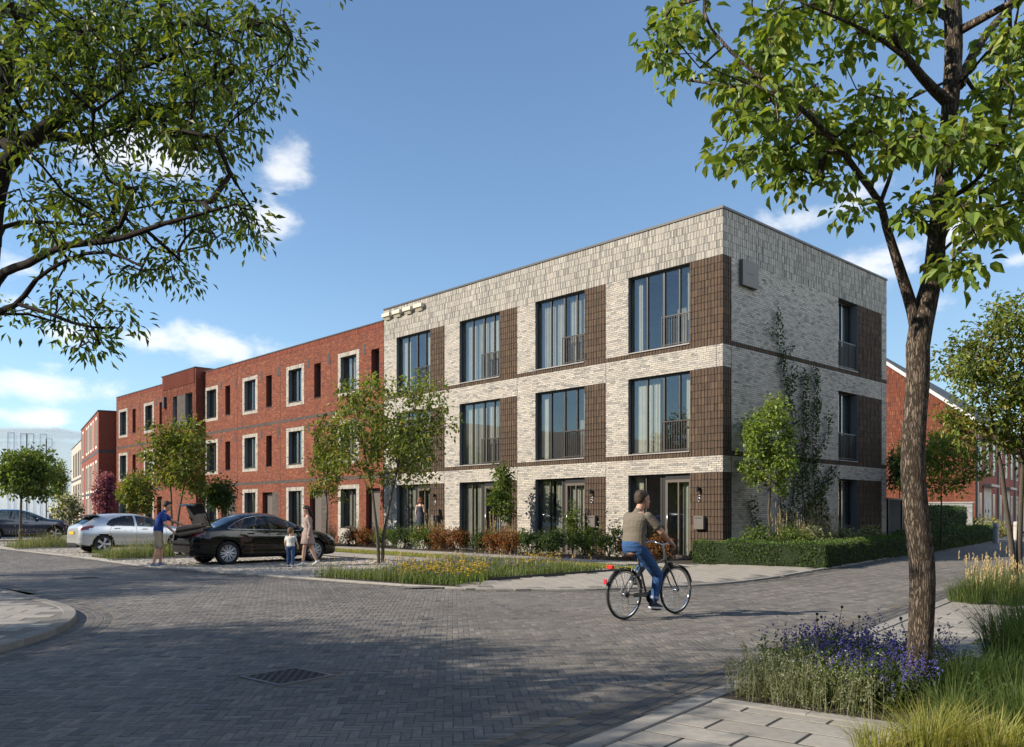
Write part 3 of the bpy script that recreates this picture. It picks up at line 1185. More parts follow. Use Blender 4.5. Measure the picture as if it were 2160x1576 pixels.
# ------------------------------------------------------------------ further blocks down the street
def far_block(name, label, org, dirn, L, D, top, mat, dark_ends, openings, frame=None, bands=(), side_mat=None, sidewin=()):
    rz = math.atan2(dirn[1], dirn[0])
    H = thing(name, label, 'building', (org[0], org[1], 0), rz)
    b = MB()
    cols = sorted({0, L} | {o[0] for o in openings} | {o[1] for o in openings})
    rows = sorted({0, top} | {o[2] for o in openings} | {o[3] for o in openings})
    for i in range(len(cols) - 1):
        for j in range(len(rows) - 1):
            um, zm = (cols[i] + cols[i + 1]) / 2, (rows[j] + rows[j + 1]) / 2
            if not any(o[0] < um < o[1] and o[2] < zm < o[3] for o in openings):
                fquad(b, FRONT, cols[i], cols[i + 1], rows[j], rows[j + 1], 0)
    SD = (np.zeros(3), np.array((0, -1., 0)), np.array((-1., 0, 0)))
    fquad(b, SD, 0, D, 0, top, 0, m=1)
    b.add([(L, 0, 0), (L, -D, 0), (L, -D, top), (L, 0, top)], [(0, 1, 2, 3)])
    b.add([(0, -D, 0), (L, -D, 0), (L, -D, top), (0, -D, top)], [(0, 1, 2, 3)])
    b.add([(0, 0, top - .1), (L, 0, top - .1), (L, -D, top - .1), (0, -D, top - .1)], [(0, 1, 2, 3)])
    b.build('wall', [mat, side_mat or mat], H)
    cp = MB()
    fbox(cp, FRONT, -0.05, L, -0.4, 0.05, top, top + 0.08)
    fbox(cp, SD, 0.401, D, -0.4, 0.05, top, top + 0.08)
    cp.build('roof_coping', M_COPING, H)
    for z in bands:
        m = MB()
        fbox(m, FRONT, 0, L, -0.01, 0.012, z, z + 0.22)
        fbox(m, SD, 0, D, -0.01, 0.012, z, z + 0.22)
        m.build('brick_band', M_COPING, H)
    for (u0, u1, z0, z1) in openings:
        m = MB()
        rev(m, FRONT, u0, u1, z0, z1, 0, -0.25)
        fbox(m, FRONT, u0, u0 + .06, -0.2, -0.14, z0, z1)
        fbox(m, FRONT, u1 - .06, u1, -0.2, -0.14, z0, z1)
        fbox(m, FRONT, u0 + .06, u1 - .06, -0.2, -0.14, z1 - .06, z1)
        wdw = m.build('window', M_FRAME, H)
        p = MB()
        fquad(p, FRONT, u0 + .06, u1 - .06, z0, z1 - .06, -0.17)
        p.build('pane', M_GLASS, wdw)
        q = MB()
        fquad(q, FRONT, u0, u1, z0, z1, -0.9)
        rev(q, FRONT, u0, u1, z0, z1, -0.25, -0.9)
        q.build('room_lining', M_ROOM, wdw)
        if frame:
            s = MB()
            for (a, bb, c_, d_) in ((u0 - .25, u0, z0 - .2, z1 + .2), (u1, u1 + .25, z0 - .2, z1 + .2), (u0, u1, z1, z1 + .2), (u0, u1, z0 - .2, z0)):
                fbox(s, FRONT, a, bb, -0.05, 0.02, c_, d_)
            s.build('window_surround', frame, wdw)
    for (a, z) in sidewin:
        m = MB()
        fbox(m, SD, a, a + 1.1, 0, 0.06, z, z + 0.5)
        m.build('wall_vent', M_SILL, H)
    return H


M_REDFAR = pmat('red_brick_far', (0.21, 0.058, 0.035), rough=0.9, var=0.35, scale=9, bump=0.1, big=0.15, bigscale=0.3)
M_WHITEFAR = pmat('pale_brick_far', (0.45, 0.40, 0.34), rough=0.9, var=0.22, scale=8)
M_SURR = pmat('pale_surround', (0.6, 0.55, 0.48), rough=0.9, var=0.2, scale=20)
d2 = np.array((-0.512, 0.859))
k2 = np.array((-30.9, 63.2))
ops = [(u, u + w, z, z + 2.0) for z in (6.6, 3.3, 0.7) for (u, w) in ((1.4, 1.0), (4.2, .45), (6.0, 1.0), (8.5, .45), (10.2, 1.0), (14.5, 1.0))]
far_block('brick_block', 'red brick block with pale window frames beyond the red terrace', k2, d2, 17.4, 10, 9.1, M_REDFAR, None, ops, M_SURR, (6.0, 2.9), sidewin=((1.9, 8.1), (1.9, 4.9)))
k3 = k2 + 17.6 * d2 + np.array((-.859, -.512)) * 0.0
k3 = np.array((-39.86 + 0.75, 78.2 + 0.5))
ops = [(u, u + 1.5, z, z + 2.7) for z in (5.6, 2.0) for u in np.arange(1.0, 27, 2.6)]
far_block('office_block', 'long pale block with rows of tall dark windows at the far end of the street', k3, d2, 29, 4, 9.2, M_WHITEFAR, None, ops, None, (5.1, 1.6))

# line-drawn ghost of a building, modelled as pale translucent boxes and thin frames
def ghost_building():
    m = bpy.data.materials.new('ghost_translucent')
    m.use_nodes = True
    N, K = m.node_tree.nodes, m.node_tree.links
    b = N['Principled BSDF']
    b.inputs['Base Color'].default_value = (0.88, 0.91, 0.95, 1)
    b.inputs['Roughness'].default_value = 0.3
    t = N.new('ShaderNodeBsdfTransparent')
    t.inputs['Color'].default_value = (1, 1, 1, 1)
    mx = N.new('ShaderNodeMixShader')
    mx.inputs[0].default_value = 0.28
    K.new(t.outputs[0], mx.inputs[1])
    K.new(b.outputs[0], mx.inputs[2])
    K.new(mx.outputs[0], N['Material Output'].inputs['Surface'])
    fm = pmat('ghost_frame', (0.50, 0.56, 0.66), rough=0.5, var=0.05)
    Y = 120.0
    H = thing('ghost_building', 'pale translucent ghost sketch of a building with thin frames at the end of the street', 'building', (at(60, 1080, Y)[0], Y, 0))

    def X(px):
        return (px - 60) / FPX * Y

    def Z(py):
        return CAMH + (HY - py) / FPX * Y
    b = MB()
    box(b, (X(-120), 0, 0), (X(132), 14, Z(905)))
    b.build('ghost_volume', m, H)
    b = MB()
    box(b, (X(-120), 4, 0), (X(90), 10, Z(925)))
    b.build('inner_core', m, H)
    r = MB()
    box(r, (X(-122), -2.5, Z(908)), (X(134), 15, Z(904)))
    r.build('roof', m, H)
    for (a, bb, c) in ((17, 30, 912), (44, 57, 914), (57, 71, 914), (85, 98, 915), (98, 110, 925)):
        f = MB()
        for x in (a, bb):
            box(f, (X(x) - .05, -.1, 0), (X(x) + .05, .0, Z(c)))
        box(f, (X(a) + .05, -.1, Z(c) - .1), (X(bb) - .05, 0, Z(c)))
        f.build('frame', fm, H)


ghost_building()

# ------------------------------------------------------------------ ground: sheet, road, kerbs, pavements
gm = MB()
gm.add([(-900, -60, -0.06), (900, -60, -0.06), (900, 1500, -0.06), (-900, 1500, -0.06)], [(0, 1, 2, 3)])
ground = gm.build('ground', M_GROUND, None, kind='structure')

K1 = catmull([(-62, 78.4), (-40, 54.9), (-21.2, 34.96), (-14.5, 28.0), (-9.7, 22.75), (-6.62, 20.2), (-4.38, 18.5), (-2.69, 17.2), (-1.65, 16.5), (-0.72, 16.07), (0.985, 15.9),
              (1.99, 16.1), (4.01, 17.05), (5.64, 18.6), (7.61, 21.2), (9.76, 24.0), (13.36, 28.9), (15.77, 32.1), (21.7, 40.1), (33.3, 55.5), (60, 91)], 0.3)
D2 = np.array((0.611, 0.792))
P2 = np.array((0.79, 0.0))
N2 = np.array((D2[1], -D2[0]))            # away from the road, to the right
o2 = np.array((0.43, 5.25))
K2 = np.stack([o2 - 6 * D2, o2 + 9 * D2, o2 + 50 * D2, o2 + 90 * D2])
K3 = catmull([(-40, 47.8), (-20, 26.7), (-9.43, 15.6), (-8.1, 14.2), (-7.13, 13.2), (-6.52, 12.5), (-6.02, 11.7), (-5.62, 10.73), (-5.42, 9.87), (-5.36, 9.24), (-5.36, 8.6), (-5.45, 6), (-5.6, 1)], 0.2)

FRU = [(-1.2, 2.2), (-2.2, 3.4), (-24, 38), (-24, 44), (30, 44), (2.5, 3.4), (1.4, 2.2)]
FRUSTUM = [(-2.6, 3.6), (-33, 50), (33, 50), (2.6, 3.6)]


def fru(Q, m=0.5):
    return (abs(Q[:, 0]) < 0.605 * Q[:, 1] + m) & (Q[:, 1] > 3.6)


def slabs(cen, hx, hy, ang, zt, zb, col, bev=0.006):
    """vectorised chamfered blocks lying on the ground"""
    n = len(cen)
    hx = np.broadcast_to(hx, (n,))
    hy = np.broadcast_to(hy, (n,))
    ang = np.broadcast_to(ang, (n,))
    zt = np.broadcast_to(zt, (n,))
    bv = np.broadcast_to(bev, (n,))
    ca, sa = np.cos(ang), np.sin(ang)
    V = np.zeros((n, 12, 3))
    tilt = rng.normal(0, 0.004, (n, 2)) * (.25 if np.ndim(hx) and float(np.median(hx)) > .2 else 1)
    for r, (ins, dz) in enumerate(((0, None), (0, -1), (1, 0))):
        for k, (sx, sy) in enumerate(((-1, -1), (1, -1), (1, 1), (-1, 1))):
            x = sx * (hx - ins * bv)
            y = sy * (hy - ins * bv)
            V[:, r * 4 + k, 0] = cen[:, 0] + ca * x - sa * y
            V[:, r * 4 + k, 1] = cen[:, 1] + sa * x + ca * y
            V[:, r * 4 + k, 2] = zb if dz is None else zt + dz * bv + (tilt[:, 0] * x + tilt[:, 1] * y)
    f = []
    for r in (0, 4):
        for k in range(4):
            f.append((r + k, r + (k + 1) % 4, r + 4 + (k + 1) % 4, r + 4 + k))
    f.append((8, 9, 10, 11))
    F = (np.array(f)[None] + (np.arange(n) * 12)[:, None, None]).reshape(-1, 4)
    return V.reshape(-1, 3), F, np.repeat(col, 12, axis=0)


def lay_pieces(parent, name, cen, hx, hy, ang, zt, zb, colf, mat, bev, singles=300, uw=None, stuffname=None):
    """the nearest pieces as objects of their own, the rest joined. hx, hy may be arrays; single pieces share six coloured meshes scaled to size"""
    n = len(cen)
    hx = np.broadcast_to(hx, (n,)).copy()
    hy = np.broadcast_to(hy, (n,)).copy()
    ang = np.broadcast_to(ang, (n,)).copy()
    zt = np.broadcast_to(zt, (n,)).copy()
    vis = fru(cen, 0.0)
    d = np.hypot(cen[:, 0], cen[:, 1]) + np.where(vis, 0, 500)
    order = np.argsort(d)
    one = order[:singles]
    one = one[d[one] < 500]
    rest = np.setdiff1d(np.arange(n), one)
    hx0, hy0 = float(np.median(hx)), float(np.median(hy))
    ms = []
    for k in range(6):
        mb = MB()
        bbox(mb, (-hx0, -hy0, zb - 0.0), (hx0, hy0, 0.0), bev, c=colf(1)[0])
        ms.append(mb.mesh(name, mat))
    for i in one:
        inst(name, ms[random.randrange(6)], parent, (cen[i, 0], cen[i, 1], zt[i]), float(ang[i]), (hx[i] / hx0, hy[i] / hy0, 1))
    if len(rest):
        mb = MB()
        mb.add(*slabs(cen[rest], hx[rest], hy[rest], ang[rest], zt[rest], zb, colf(len(rest)), bev))
        mb.build(stuffname or (name + '_field'), mat, parent, kind='stuff')


def paver_col(n):
    r = rng.random((n, 1))
    c = np.where(r < .5, [[.142, .130, .117]], np.where(r < .78, [[.118, .110, .101]], np.where(r < .93, [[.170, .154, .136]], [[.092, .089, .086]])))
    return c * rng.normal(1, .09, (n, 1))


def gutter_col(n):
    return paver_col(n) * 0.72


# the road: bed sheet, far paving, herringbone clinkers
rd = MB()
rd.add([(-60, -5, -0.005), (70, -5, -0.005), (70, 100, -0.005), (-75, 100, -0.005)], [(0, 1, 2, 3)])
road = rd.build('road', M_ROADBED, None, kind='structure')
rf = MB()
rf.add([(-75, 42, -0.001), (70, 42, -0.001), (70, 100, -0.001), (-75, 100, -0.001)], [(0, 1, 2, 3)])
rf.add([(-75, 20, -0.001), (-27, 42, -0.001), (-75, 42, -0.001)], [(0, 1, 2)])
rf.build('far_paving', M_ROADFAR, road)

# herringbone
L, W = 0.204, 0.068
gr = math.radians(4)                    # turn of the bond against the view
cs, sn = math.cos(gr), math.sin(gr)
cells = []
nmax = 520
ii, jj = np.meshgrid(np.arange(-640, 640), np.arange(30, 660), indexing='ij')
# unit cells of width W; a clinker covers three of them, the bond repeats every six
kk = (ii - jj) % 6
hor = kk == 0                            # lying: covers (i..i+2, j)
ver = kk == 5                            # standing: covers (i, j..j+2)
cx = np.concatenate([(ii[hor] + 1.5) * W, (ii[ver] + .5) * W])
cy = np.concatenate([(jj[hor] + .5) * W, (jj[ver] + 1.5) * W])
an = np.concatenate([np.zeros(hor.sum()), np.full(ver.sum(), PI / 2)])
Q = np.stack([cs * cx - sn * cy, sn * cx + cs * cy], -1)
ok = fru(Q, 0.6) & (Q[:, 1] < 43)
Q, an = Q[ok], an[ok]
s1 = sdist(Q, K1[::2])
s2 = (Q - o2) @ N2
s3 = sdist(Q, K3[::2])
ok = (s1 > 0.36) & (s2 < -0.47) & (s3 < -0.44 - 0.02)
# drain frames are let into the paving
GR1 = (np.array((-2.0, 7.53)), 0.60, math.radians(-40))
GR2 = (np.array((-9.55, 18.9)), 0.62, math.radians(-44))
for (c, s, a) in (GR1, GR2):
    r = Q - c
    u = r[:, 0] * math.cos(a) + r[:, 1] * math.sin(a)
    v = -r[:, 0] * math.sin(a) + r[:, 1] * math.cos(a)
    ok &= ~((abs(u) < s / 2 + 0.03) & (abs(v) < s / 2 + 0.03))
Q, an = Q[ok], an[ok]
lay_pieces(road, 'paver', Q, (L - .006) / 2, (W - .006) / 2, an + gr, rng.normal(0, .0010, len(Q)), -0.03, paver_col, M_PAVER, 0.004, 300, stuffname='paver_field')

# gutter rows beside the kerbs
gq, ga = [], []


def rows_along(P, offs, side):
    for j, o in enumerate(offs):
        R = resample(P + normals2(P) * o * side, 0.212)
        if j % 2:
            R = R + np.gradient(R, axis=0) * 0.5
        T = np.gradient(R, axis=0)
        ok = fru(R, 0.5) & (R[:, 1] < 40)
        gq.append(R[ok])
        ga.append(np.arctan2(T[ok, 1], T[ok, 0]))


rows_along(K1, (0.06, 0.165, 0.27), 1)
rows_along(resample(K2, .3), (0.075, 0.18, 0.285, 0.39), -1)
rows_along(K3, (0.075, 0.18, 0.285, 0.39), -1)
gq, ga = np.concatenate(gq), np.concatenate(ga)
gut = thing('gutter', None, None, (0, 0, 0), kind='structure')
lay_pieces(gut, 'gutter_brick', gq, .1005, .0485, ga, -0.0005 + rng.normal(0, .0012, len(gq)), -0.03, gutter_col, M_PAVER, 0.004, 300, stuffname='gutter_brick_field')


def kerb_line(name, P, side, width, zt, length=1.0, maxy=60, col=(.30, .285, .26)):
    """row of kerbstones; each stone follows the line"""
    K = thing(name, None, None, (0, 0, 0), kind='structure')
    R = resample(P, length / 4)
    n = normals2(R) * side
    for s in range(0, len(R) - 4, 4):
        seg, nn = R[s:s + 5], n[s:s + 5]
        if not (fru(seg, 1.0).any() and seg[0, 1] < maxy):
            continue
        T = seg[-1] - seg[0]
        g = 0.004 * T / np.linalg.norm(T)
        A = seg.copy()
        A[0] += g
        A[-1] -= g
        prof = [(0, -0.05), (0, zt - .015), (.012, zt), (width - .01, zt), (width, zt - .01), (width, -0.05)]
        V = []
        for p, q in zip(A, nn):
            for (o, z) in prof:
                V.append((p[0] + q[0] * o, p[1] + q[1] * o, z))
        m = len(prof)
        F = [(i * m + j, (i + 1) * m + j, (i + 1) * m + j + 1, i * m + j + 1) for i in range(4) for j in range(m - 1)]
        F += [tuple(range(m)), tuple(range(4 * m, 5 * m))[::-1]]
        MB().add(V, F, np.array(col) * rng.normal(1, .07)).build('kerbstone', M_KERB, K)
    return K


kerb_line('kerb', K1, -1, 0.15, 0.035, 1.0, col=(.25, .235, .21))
kerb_line('kerb', resample(K2, .3), 1, 0.17, 0.045, 1.0, col=(.25, .235, .21))
kerb_line('kerb', K3, 1, 0.17, 0.08, 0.9, col=(.185, .173, .157))


def slab_col(n):
    return np.array([[.25, .232, .205]]) * rng.normal(1, .07, (n, 1))


def slab_col_w(n):
    return np.array([[.29, .262, .225]]) * rng.normal(1, .06, (n, 1))


def slab_area(name, org, ang, lx, ly, rows, cols, inside, zt, colf, joint=0.008, stag=0.5, maxd=45, singles=300, bed_poly=None, bed_z=None, mat=None, start=None, bed_mat=None):
    P = thing(name, None, None, (0, 0, 0), kind='structure')
    ca, sa = math.cos(ang), math.sin(ang)
    i, j = np.meshgrid(np.arange(*rows), np.arange(*cols), indexing='ij')
    x = (j + (i % 2) * stag).ravel() * lx
    y = i.ravel() * ly
    hl = np.full(len(x), (lx - joint) / 2)
    if start is not None:                   # rows begin flush at a straight edge, every other one with a half slab
        odd = (i % 2).ravel() == 1
        x = start + (j.ravel() + .5) * lx - odd * lx / 2
        half = odd & (j.ravel() == 0)
        x[half] += lx / 4
        hl[half] = (lx / 2 - joint) / 2
        x[j.ravel() < 0] = 1e5
    Q = np.stack([org[0] + ca * x - sa * y, org[1] + sa * x + ca * y], -1)
    ok = fru(Q, 0.8) & inside(Q) & (Q[:, 1] < maxd)
    Q, hl = Q[ok], hl[ok]
    lay_pieces(P, 'slab', Q, hl, (ly - joint) / 2, ang, zt + rng.normal(0, .0006, len(Q)), -0.03, colf, mat or M_SLAB, 0.002, singles, stuffname='slab_field')
    if bed_poly is not None:
        b = MB()
        b.add(np.c_[np.array(bed_poly), np.full(len(bed_poly), bed_z)], [tuple(range(len(bed_poly)))])
        b.build('slab_bed', bed_mat or M_SLABBED, P)
    return P


M_CUT = pmat('cut_slab_concrete', (.13, .12, .106), rough=.88, var=.15, scale=12, bump=.2, bscale=120)
# pavement on the near right: big slabs across the kerb direction
BEDS = 1.95                                             # distance along the kerb where the planting starts


def s2d(Q):
    r = Q - o2
    return r @ D2, r @ N2


def near_right(Q):
    s, d = s2d(Q)
    bed1 = (s > 1.62) & (s < 3.45) & (d > 0.2)            # flower bed with the big tree
    bed2 = ((s > 3.3) & (d > 1.5)) | (d > 2.1)
    far = s > 11.3
    return (d > 0.17) & ~bed1 & ~bed2 & ~far


ang2 = math.atan2(N2[1], N2[0])


def quad2(s0, s1, d0, d1):
    return [o2 + s0 * D2 + d0 * N2, o2 + s1 * D2 + d0 * N2, o2 + s1 * D2 + d1 * N2, o2 + s0 * D2 + d1 * N2]


slab_area('pavement', o2 + N2 * 0.176, ang2, 0.6, 0.30, (-12, 40), (0, 9), near_right, 0.04, slab_col, 0.022, 0.5, 30, 300, quad2(-5, 40, 0.16, 9), 0.036, start=0.0)
# border stones of the flower bed
ed = MB()
for i in range(4):
    a, b = 0.19 + i * 0.7, 0.19 + (i + 1) * 0.7 - 0.006
    c0 = o2 + 1.5 * D2
    pts = [c0 + a * N2, c0 + b * N2, c0 + b * N2 + .13 * D2, c0 + a * N2 + .13 * D2]
    e = MB()
    prism(e, pts, -0.03, 0.05, np.array((.27, .255, .235)) * rng.normal(1, .05))
    e.build('edging_stone', M_KERB, bpy.data.objects['pavement'])

# left pavement corner
k3poly = np.vstack([K3, [(-40, 1)]])


def left_in(Q):
    return sdist(Q, K3[::2]) > 0.19 + 0.16


slab_area('left_pavement', (-5.6, 8), math.radians(14), 0.55, 0.34, (-30, 50), (-60, 8), left_in, 0.075, slab_col, 0.022, 0.5, 30, 300,
          (K3 - normals2(K3) * -0.165).tolist() + [(-40, 1)], 0.0715, bed_mat=M_CUT)

# forecourt across the corner: long slabs
hed0, hed1 = G(1460, 1190), G(1745, 1201)


def fore_in(Q):
    s = sdist(Q, K1[::2])
    a = (Q - CORNER) @ UL
    b = (Q - CORNER) @ NL
    hd = (Q - hed0) @ np.array((-(hed1 - hed0)[1], (hed1 - hed0)[0])) / np.linalg.norm(hed1 - hed0)
    return (s < -0.17 - 0.16) & (hd < 0.1) & (a < -0.75) & (b < 14) & (b > 0.5)


slab_area('forecourt', (3, 19), math.radians(-80), 0.9, 0.3, (-40, 40), (-12, 12), fore_in, 0.03, slab_col_w, 0.016, 0.37, 30, 300,
          [AB(-.75, 4.3), AB(-.75, 12.4)] + [p for p in (K1 - normals2(K1) * 0.16) if -1.2 < p[0] < 9.5] + [G(1745, 1202), G(1460, 1191)], 0.0265, bed_mat=M_CUT)

# strips in front of the terrace, in (along, out) coordinates
def strip(name, a0, a1, b0, b1, z, mat, kind='structure'):
    m = MB()
    n = 24
    A = np.linspace(a0, a1, n)
    V = [(*AB(a, b0), z) for a in A] + [(*AB(a, b1), z) for a in A]
    m.add(V, [(i, i + 1, i + 1 + n, i + n) for i in range(n - 1)])
    return m.build(name, mat, None, kind=kind)


strip('planting_bed', -0.3, 60, -0.2, 2.05, 0.02, M_SOIL)
strip('lawn', -.7, 46, 3.65, 5.1, 0.016, M_TURF)
strip('parking_bed', 2.2, 52, 6.9, 13.3, -0.002, M_SLABBED)


def path_in(b0, b1, a0=-0.7, a1=60):
    def f(Q):
        a = (Q - CORNER) @ UL
        b = (Q - CORNER) @ NL
        return (b > b0 + .1) & (b < b1 - .1) & (a > a0) & (a < a1)
    return f


slab_area('front_path', AB(0, 2.05), ROTF, 0.6, 0.3, (0, 6), (-4, 100), path_in(2.05, 3.65), 0.03, slab_col_w, 0.008, 0.5, 60, 60,
          [AB(-.8, 2.05), AB(-.8, 3.65), AB(60, 3.65), AB(60, 2.05)], 0.0265)
slab_area('bay_path', AB(0, 5.1), ROTF, 0.6, 0.3, (0, 7), (-2, 90), path_in(5.1, 6.9, -0.7, 52), 0.03, slab_col_w, 0.008, 0.5, 60, 60,
          [AB(-.7, 5.1), AB(-.7, 6.9), AB(52, 6.9), AB(52, 5.1)], 0.0265)


# parking bays: granite setts
def sett_col(n):
    r = rng.random((n, 1))
    c = np.where(r < .5, [[.30, .272, .235]], np.where(r < .8, [[.25, .228, .20]], [[.35, .315, .27]]))
    return c * rng.normal(1, .1, (n, 1))


ws, wd = 0.155, 0.115
i, j = np.meshgrid(np.arange(0, 58), np.arange(0, 330), indexing='ij')
a = 2.3 + (j + .5 * (i % 2)).ravel() * ws + rng.normal(0, .008, i.size)
b = 6.98 + i.ravel() * wd + rng.normal(0, .005, i.size)
Qs = CORNER + a[:, None] * UL + b[:, None] * NL
s = sdist(Qs, K1[::2])
ISLANDS = []


def island_poly(a0, a1, b0, b1):
    return np.array([AB(a0, b0), AB(a1, b0), AB(a1, b1), AB(a0, b1)])


isl_main = np.array([AB(-.55, 6.0), AB(-.55, 10.8)] + [tuple(p) for p in (K1 - normals2(K1) * 0.22)[::-1] if -4.55 < p[0] < -0.9] + [AB(2.6, 10.6), AB(3.6, 8.3), AB(3.9, 6.9), AB(3.9, 6.0)])
isl_b = island_poly(13.2, 15.3, 7.1, 13.05)
isl_c = island_poly(24.2, 26.4, 7.1, 13.05)
ok = fru(Qs, 0.6) & (s < -0.27) & ~inpoly(Qs, isl_main) & ~inpoly(Qs, isl_b) & ~inpoly(Qs, isl_c) & (Qs[:, 1] < 52)
Qs = Qs[ok]
park = thing('parking_bays', None, None, (0, 0, 0), kind='structure')
n = len(Qs)
lay_pieces(park, 'sett', Qs, (ws - .016) / 2 * rng.normal(1, .07, n), (wd - .016) / 2 * rng.normal(1, .07, n), ROTF + rng.normal(0, .05, n), 0.015 + rng.normal(0, .004, n),
           -0.03, sett_col, M_SETT, 0.012, 300, stuffname='sett_field')
for nm, poly in (('island_bed', isl_main), ('island_bed', isl_b), ('island_bed', isl_c)):
    m = MB()
    prism(m, poly, -0.03, 0.035)
    m.build(nm, M_SOIL, None, kind='structure')
# steel edging of the main bed and low kerbs of the small islands
e = MB()
p0, p1 = AB(-.55, 5.6), AB(-.55, 11.2)
prism(e, [p0, p1, p1 - UL * .03, p0 - UL * .03], -0.02, 0.075)
tag(e.build('bed_edging', M_COPING, None), 'thin dark steel edging along the meadow bed', 'edging')
for poly in (isl_b, isl_c):
    K = thing('island_kerb', None, None, (0, 0, 0), kind='structure')
    c = poly.mean(0)
    for q in range(4):
        a_, b_ = poly[q], poly[(q + 1) % 4]
        nn = max(1, round(np.linalg.norm(b_ - a_)))
        t = (b_ - a_) / np.linalg.norm(b_ - a_)
        o_ = np.array((t[1], -t[0])) * 0.1
        if (c - a_) @ o_ > 0:
            o_ = -o_
        for k in range(nn):
            u, v = a_ + (b_ - a_) * k / nn + t * .004, a_ + (b_ - a_) * (k + 1) / nn - t * .004
            m = MB()
            prism(m, [u, v, v + o_, u + o_], -0.03, 0.05, np.array((.30, .285, .26)) * rng.normal(1, .06))
            m.build('kerbstone', M_KERB, K)

# soil of the right-hand beds
for (s0, s1, d0, d1) in ((1.63, 3.35, 0.19, 3.2), (-4, 3.3, 2.1, 9), (3.35, 60, 1.45, 9), (11.4, 60, 0.2, 9)):
    m = MB()
    V = quad2(s0, s1, d0, d1)
    h = 0.046 if d0 < 1 and s0 < 5 else (0.05 if d0 > 1 and s0 < 0 else (.058 if d0 > 1 else 0.054))
    m.add(np.c_[np.array(V), np.full(4, h)], [(0, 1, 2, 3)])
    m.build('planting_bed', M_SOIL, None, kind='structure')
# pavement beyond the kerb on the far side street
m = MB()
P = np.array([p for p in K1 if p[0] > 9.0])
nn = normals2(P)
V = [(*(p - q * 0.17), 0.03) for p, q in zip(P, nn)] + [(*(p - q * 2.4), 0.03) for p, q in zip(P, nn)]
k = len(P)
m.add(V, [(i, i + 1, i + 1 + k, i + k) for i in range(k - 1)])
m.build('planting_bed', M_SOIL, None, kind='structure')


# drain gratings
def grating(c, s, a, label):
    o = thing('drain_grate', label, 'drain', (c[0], c[1], 0), a)
    f = MB()
    h = s / 2
    for (x0, y0, x1, y1) in ((-h, -h, h, -h + .035), (-h, h - .035, h, h), (-h, -h + .035, -h + .035, h - .035), (h - .035, -h + .035, h, h - .035)):
        box(f, (x0, y0, -0.03), (x1, y1, 0.007))
    f.build('frame', M_KERBD, o)
    g = MB()
    n = 11
    st = (s - .08) / n
    for i in range(n + 1):
        x = -h + .035 + i * (s - .07) / n
        box(g, (x - .008, -h + .035, -0.03), (x + .008, h - .035, 0.004))
    for j in range(n):
        y = -h + .035 + (j + .5) * (s - .07) / n
        for i in range(n):
            if (i + j) % 2 == 0:
                x0 = -h + .035 + i * (s - .07) / n + .008
                box(g, (x0, y - .02, -0.03), (x0 + (s - .07) / n - .016, y + .02, 0.0022))
    g.build('grid', M_IRON, o)
    pit = MB()
    box(pit, (-h + .036, -h + .036, -0.02), (h - .036, h - .036, -0.0035))
    pit.build('pit', M_BLACK, o)


M_KERBD = pmat('frame_concrete', (.17, .165, .16), rough=.8, var=.15, scale=9)
M_IRON = pmat('cast_iron', (.035, .032, .03), rough=.55, var=.25, scale=18)
grating(*GR1, 'dark cast iron drain grating let into the paving in the foreground')
grating(*GR2, 'small drain grating far across the road near the kerb')

# ------------------------------------------------------------------ vegetation tools
M_LEAF = leafmat('leaf', 0.40)
M_LEAFD = leafmat('leaf_hedge', 0.22, rough=0.5)
M_BLADE = leafmat('grass_blade', 0.35, rough=0.6, spec=0.2)
M_PETAL = leafmat('petal', 0.3, rough=0.7, spec=0.15)


def barkmat(name, c1, c2, scale=14, strength=0.9):
    m = bpy.data.materials.new(name)
    m.use_nodes = True
    N, K = m.node_tree.nodes, m.node_tree.links
    b = N['Principled BSDF']
    b.inputs['Roughness'].default_value = 0.92
    b.inputs['Specular IOR Level'].default_value = 0.2
    tcn = N.new('ShaderNodeTexCoord')
    mpn = N.new('ShaderNodeMapping')
    mpn.inputs['Scale'].default_value = (1, 1, 0.17)
    K.new(tcn.outputs['Object'], mpn.inputs[0])
    v = N.new('ShaderNodeTexVoronoi')
    v.feature = 'DISTANCE_TO_EDGE'
    v.inputs['Scale'].default_value = scale * 6.5
    n = N.new('ShaderNodeTexNoise')
    n.inputs['Scale'].default_value = scale
    n.inputs['Detail'].default_value = 8
    n.inputs['Roughness'].default_value = 0.7
    K.new(mpn.outputs[0], n.inputs['Vector'])
    ad = N.new('ShaderNodeVectorMath')
    ad.operation = 'MULTIPLY_ADD'
    ad.inputs[1].default_value = (0.11, 0.11, 0.11)
    K.new(n.outputs['Color'], ad.inputs[0])
    K.new(mpn.outputs[0], ad.inputs[2])
    K.new(ad.outputs[0], v.inputs['Vector'])
    mr_ = N.new('ShaderNodeMapRange')
    mr_.inputs['From Max'].default_value = 0.22
    K.new(v.outputs['Distance'], mr_.inputs['Value'])
    mul = N.new('ShaderNodeMath')
    mul.operation = 'MULTIPLY'
    K.new(mr_.outputs[0], mul.inputs[0])
    K.new(n.outputs['Fac'], mul.inputs[1])
    mx = N.new('ShaderNodeMix')
    mx.data_type = 'RGBA'
    mx.inputs[6].default_value = (*c1, 1)
    mx.inputs[7].default_value = (*c2, 1)
    m2 = N.new('ShaderNodeMapRange')
    m2.inputs['From Min'].default_value = 0.05
    m2.inputs['From Max'].default_value = 0.6
    K.new(mul.outputs[0], m2.inputs['Value'])
    K.new(m2.outputs[0], mx.inputs[0])
    K.new(mx.outputs[2], b.inputs['Base Color'])
    bu = N.new('ShaderNodeBump')
    bu.inputs['Strength'].default_value = strength
    bu.inputs['Distance'].default_value = 0.03
    K.new(mul.outputs[0], bu.inputs['Height'])
    K.new(bu.outputs[0], b.inputs['Normal'])
    return m


